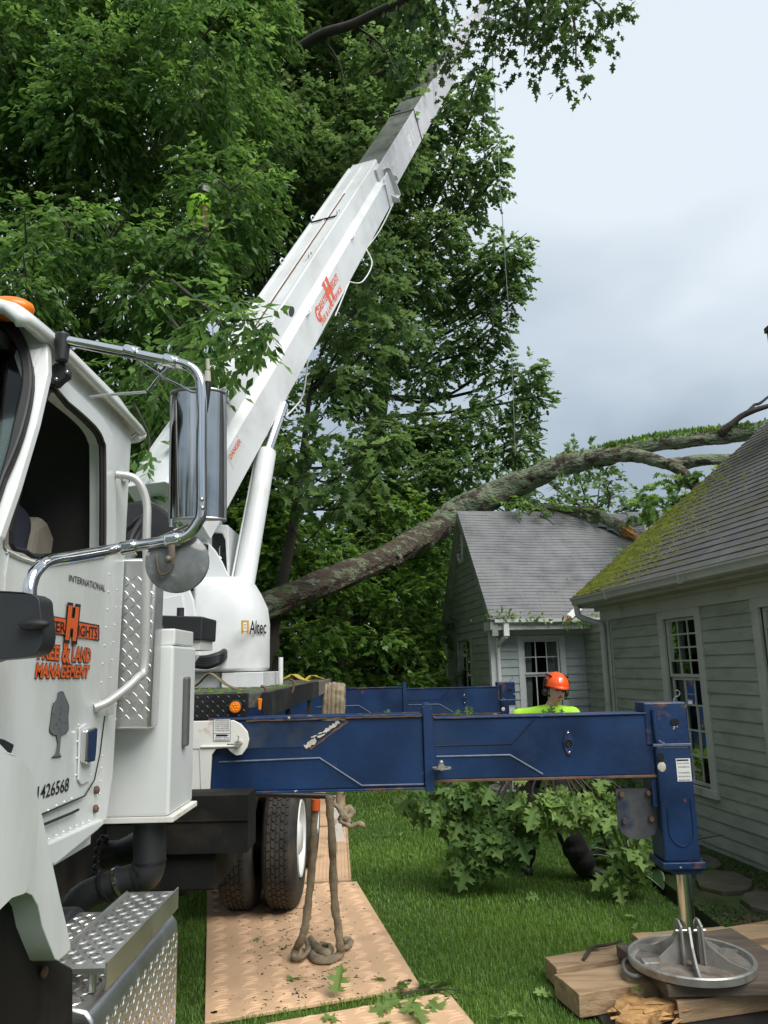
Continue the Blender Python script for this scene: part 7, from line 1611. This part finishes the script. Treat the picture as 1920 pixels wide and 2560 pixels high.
def hand_into(mb, w, d, pn, grip=.8):
    """palm and five fingers; d along the hand, pn palm normal"""
    d = nrm(d); pn = nrm(pn-d*np.dot(pn, d)); s = np.cross(d, pn); pc = w+d*.05
    mb.ball(pc, (.045, .040, .017), 12, (d, s, pn))
    for i, (o, L_) in enumerate(((-.030, .068), (-.010, .078), (.011, .073), (.030, .058))):
        b = pc+s*o+d*.036; k1 = b+d*L_*.42+pn*.012*grip; k2 = k1+(d*.55+pn*grip).astype(float)*L_*.36; k3 = k2+(pn*grip-d*.25)*L_*.30
        mb.tube([b, k1, k2, k3], [.0095, .0092, .0085, .007], 8)
    b = pc-s*.036-d*.015; mb.tube([b, b-s*.03+d*.025+pn*.015, b-s*.022+d*.055+pn*.035], [.012, .011, .008], 8)
def figure(name, label, J, fwd, skin, shirt, leg, helm, arms_bare=True, sleeve=.55, cat='person', boots=True):
    root = thing(name, label, cat, tuple(V(*J['base'])))
    g = lambda k: V(*J[k]); b = MB(); up = nrm(g('head')-g('neck'))+V(0, 0, .8)
    r, f, u = head_into(b, g('head'), V(*fwd), nrm(up))
    chain(b, [g('chest')+V(0, 0, .08), g('neck'), g('head')-u*.05], [.075, .056, .058])
    chain(b, [g('pelvis'), (g('pelvis')+g('chest'))/2, g('chest')], [.145, .135, .155])
    for s in 'LR':
        chain(b, [g('chest')+V(0, 0, .06), g('sh'+s)], [.10, .062]); chain(b, [g('sh'+s), (g('sh'+s)+g('el'+s))/2, g('el'+s)], [.060, .052, .042]); chain(b, [g('el'+s), (g('el'+s)*.65+g('wr'+s)*.35), g('wr'+s)], [.042, .044, .028])
        hand_into(b, g('wr'+s), g('wr'+s)-g('el'+s), J.get('palm'+s, V(0, .6, -.6)))
        chain(b, [g('pelvis'), g('hip'+s)], [.12, .098]); chain(b, [g('hip'+s), (g('hip'+s)+g('kn'+s))/2, g('kn'+s)], [.094, .082, .060]); chain(b, [g('kn'+s), g('kn'+s)*.68+g('an'+s)*.32, g('an'+s)], [.058, .060, .040]); chain(b, [g('an'+s), g('to'+s)], [.042, .036])
    body = remesh(b.build('body', skin, root, smooth=180, fix=False), .007, 2)
    t = MB(); chain(t, [g('pelvis')+V(0, 0, .02), (g('pelvis')+g('chest'))/2, g('chest')], [.168, .155, .178])
    chain(t, [g('chest')+V(0, 0, .03), g('neck')-V(0, 0, .035)], [.14, .072])
    for s in 'LR':
        e_ = g('sh'+s)+(g('el'+s)-g('sh'+s))*sleeve; chain(t, [g('chest')+V(0, 0, .06), g('sh'+s)], [.122, .085]); chain(t, [g('sh'+s), (g('sh'+s)+e_)/2, e_], [.083, .078, .074], ends=False)
        t.ball(g('sh'+s), .083, 14); chain(t, [g('neck')-V(0, 0, .045), g('neck')*.5+g('sh'+s)*.5+V(0, 0, -.03), g('sh'+s)+V(0, 0, -.005)], [.068, .078, .082])
        if sleeve > .9: chain(t, [g('el'+s), g('wr'+s)], [.066, .048])
    remesh(t.build('shirt', shirt, root, smooth=180, fix=False), .011, 3)
    l = MB()
    chain(l, [g('pelvis')+V(0, 0, .07), g('pelvis')-V(0, 0, .04)], [.166, .165])
    for s in 'LR':
        chain(l, [g('pelvis'), g('hip'+s)], [.14, .125]); chain(l, [g('hip'+s), (g('hip'+s)+g('kn'+s))/2, g('kn'+s)], [.128, .122, .112]); kn, an = g('kn'+s), g('an'+s)
        chain(l, [kn, kn*.7+an*.3, kn*.3+an*.7, an+V(0, 0, .01)], [.112, .108, .114, .104]); l.ball(kn*.25+an*.75+V(.01, -.02, 0), .110, 12); l.ball(kn*.6+an*.4+V(-.02, -.02, 0), .112, 12)
    remesh(l.build('trousers', leg, root, smooth=180, fix=False), .012, 2)
    if boots:
        for s in 'LR':
            m = MB(); an, to = g('an'+s), g('to'+s); d = nrm((to-an)*V(1, 1, 0)); chain(m, [an+V(0, 0, .06), an+V(0, 0, -.02), an*.5+to*.5+V(0, 0, -.01), to], [.062, .062, .058, .048]); m.ball(an-d*.03-V(0, 0, .03), .052, 12); remesh(m.build('boot', boot_m, root, smooth=180, fix=False), .009, 2)
    h = g('head'); ex_ = MB()
    for s in (-1, 1): ex_.ball(h+r*s*.031+f*.0835+u*.010, (.012, .010, .007), 10, (r, f, u))
    split_build(ex_, 'eye', mat('eye', (.05, .035, .025), .25), body, smooth=180)
    br = MB()
    for s in (-1, 1): br.tube([h+r*s*.016+f*.094+u*.026, h+r*s*.032+f*.092+u*.032, h+r*s*.050+f*.078+u*.026], [.004, .005, .003], 6)
    split_build(br, 'eyebrow', hair_m, body, smooth=180)
    mu = MB(); mu.tube([h+r*-.026+f*.096+u*-.056, h+r*-.012+f*.106+u*-.049, h+f*.110+u*-.047, h+r*.012+f*.106+u*-.049, h+r*.026+f*.096+u*-.056], [.003, .006, .006, .006, .003], 8, smooth=3); mu.build('moustache', hair_m, body, smooth=180)
    li = MB(); li.tube([h+r*-.022+f*.094+u*-.068, h+f*.104+u*-.066, h+r*.022+f*.094+u*-.068], [.002, .005, .002], 8, smooth=3); li.build('lips', mat('lips', (.36, .14, .11), .45), body, smooth=180)
    hr = MB(); hr.ball(h+u*.012-f*.010, (.082, .100, .122), 20, (r, f, u)); ho_ = hr.build('hair', hair_m, root, smooth=180)
    bm = bmesh.new(); bm.from_mesh(ho_.data); o_ = h-ROOT[root.name]
    kill = [v for v in bm.verts if np.dot(np.array(v.co)-o_, f) > .035 and np.dot(np.array(v.co)-o_, u) < .07 or np.dot(np.array(v.co)-o_, u) < -.06]
    bmesh.ops.delete(bm, geom=kill, context='VERTS'); bm.to_mesh(ho_.data); bm.free()
    if helm:
        hm = MB(); vs = []; fs = []; n, m = 36, 12; tilt = u+f*.10; tu = nrm(tilt); tf = nrm(f-tu*np.dot(f, tu)); c = h+u*.052
        for i in range(m+1):
            th = (PI*.5)*i/m
            for j in range(n):
                ph = 2*PI*j/n; rr = math.sin(th); br_ = 1.0
                crest = 1+.05*math.exp(-((math.cos(ph))/.25)**2)*math.cos(th)
                vs.append(c+r*.106*rr*math.cos(ph)+tf*(.126 if math.sin(ph) > 0 else .124)*rr*math.sin(ph)+tu*.112*math.cos(th)*crest)
        for j in range(n):
            ph = 2*PI*j/n; k_ = max(0, math.sin(ph))**3; vs.append(c+r*.110*math.cos(ph)+tf*((.127+.030*k_) if math.sin(ph) > 0 else .126)*math.sin(ph)+tu*(-.014-.002*k_))
        for i in range(m+1):
            for j in range(n): fs.append((i*n+j, i*n+(j+1) % n, (i+1)*n+(j+1) % n, (i+1)*n+j))
        hm.add(vs, fs); ho = hm.build('helmet', helm, root, smooth=60); so = ho.modifiers.new('t', 'SOLIDIFY'); so.thickness = .006
        vt = MB()
        for s in (-1, 1):
            for k_ in (.2, .6): p = c+r*s*.085+tf*(k_-.4)*.15+tu*.085; vt.obox(p, tf*.022, (r*s*.3-tu)*.006, (r*s+tu*.5)*.008)
        split_build(vt, 'helmet_vent', black_print, ho)
        lg_ = MB(); p = c+tf*.106+tu*.062+r*.012; nn_ = nrm(tf+tu*.55); uu = nrm(tu-nn_*np.dot(tu, nn_)); lg_.obox(p, r*.017, uu*.020, nn_*.004); lg_.build('helmet_badge', white_print, ho)
        for s in (-1, 1):
            em = MB(); p = h+r*s*.100+f*-.012+u*-.015; em.lathe(p, r*s, [(0, .026), (.025, .024), (.036, .012), (.038, -.004), (.032, -.012), (0, -.012)], 18); e2 = em.build('earmuff', blkplastic, ho, smooth=50)
            ar = MB(); ar.tube([p+r*s*.02+u*.02, p+r*s*.026+u*.05+f*.01, c+r*s*.117+tu*.025+tf*.01], .007, 8, smooth=3); ar.obox(c+r*s*.114+tu*.03, r*.008, tf*.028, tu*.022); ar.build('earmuff_arm', grey_k, ho, smooth=50)
        mc = MB(); p = h+r*-.100+u*-.04; mc.tube([p, p+f*.06+u*-.025, h+r*-.055+f*.095+u*-.055], .004, 6, smooth=3); mc.ball(h+r*-.05+f*.098+u*-.057, .015, 10); mc.build('microphone', black_print, ho, smooth=60)
    return root
hd = at(1390, 1727, Y=7.30)
J = dict(base=(1.55, 7.6, 0), head=tuple(hd), neck=tuple(hd+V(-.035, .05, -.135)), chest=tuple(hd+V(-.09, .14, -.335)), pelvis=(1.42, 7.72, .97),
         shL=tuple(at(1430, 1789, Y=7.30)), elL=(1.66, 7.12, 1.16), wrL=(1.44, 6.98, 1.14), shR=tuple(at(1300, 1793, Y=7.50)), elR=(1.10, 7.40, 1.20), wrR=(1.28, 7.12, 1.12), palmL=V(-.3, 0, -1), palmR=V(.3, 0, -1),
         hipL=(1.53, 7.68, .92), knL=tuple(at(1425, 2090, Y=7.50)), anL=tuple(at(1462, 2168, Y=7.56)), toL=tuple(at(1512, 2188, Y=7.48)),
         hipR=(1.33, 7.76, .92), knR=(1.30, 7.66, .50), anR=tuple(at(1303, 2160, Y=7.90)), toR=tuple(at(1320, 2180, Y=7.72)))
figure('person', 'worker in orange helmet and lime shirt dragging leafy branches behind the blue beam', J, (.24, -.95, -.06), skin_m, lime, trou, helm_m)
# climber up in the ash
cy = 9.9
a_ = lambda x, y, d=0: tuple(at(x, y, Y=cy+d))
J2 = dict(base=a_(500, 640), head=a_(507, 487), neck=a_(504, 500), chest=a_(498, 515), pelvis=a_(492, 580), shL=a_(514, 508, -.05), elL=a_(511, 535, -.2), wrL=a_(513, 556, -.35), shR=a_(482, 512, .1), elR=a_(474, 540, .05), wrR=a_(490, 560, -.2),
          hipL=a_(500, 585), knL=a_(512, 640, -.3), anL=a_(505, 690, -.1), toL=a_(514, 700, -.3), hipR=a_(486, 585), knR=a_(476, 640, -.2), anR=a_(480, 690), toR=a_(486, 700, -.25), palmL=V(0, 0, -1), palmR=V(0, 0, -1))
figure('person', 'tree climber in lime shirt half hidden among the ash leaves', J2, (.6, -.7, -.3), skin_b, lime, trou, mat('climber_helmet', (.6, .6, .6), .4))
# driver behind the door window
J3 = dict(base=(-1.45, 2.40, 1.9), head=(-1.42, 2.36, 2.68), neck=(-1.42, 2.42, 2.53), chest=(-1.42, 2.45, 2.32), pelvis=(-1.45, 2.40, 1.98), shL=(-1.22, 2.42, 2.42), elL=(-1.14, 2.22, 2.20), wrL=(-1.28, 2.00, 2.20), shR=(-1.62, 2.42, 2.42), elR=(-1.70, 2.24, 2.20), wrR=(-1.60, 2.0, 2.2), hipL=(-1.36, 2.36, 1.98), knL=(-1.34, 1.98, 2.0), anL=(-1.34, 1.86, 1.62), toL=(-1.34, 1.72, 1.58), hipR=(-1.54, 2.36, 1.98), knR=(-1.56, 1.98, 2.0), anR=(-1.56, 1.86, 1.62), toR=(-1.56, 1.72, 1.58), palmL=V(0, -1, 0), palmR=V(0, -1, 0))
figure('person', 'driver in dark navy clothes sitting behind the truck door window', J3, (0, -1, -.1), skin_m, navy, navy, None, sleeve=1.0)
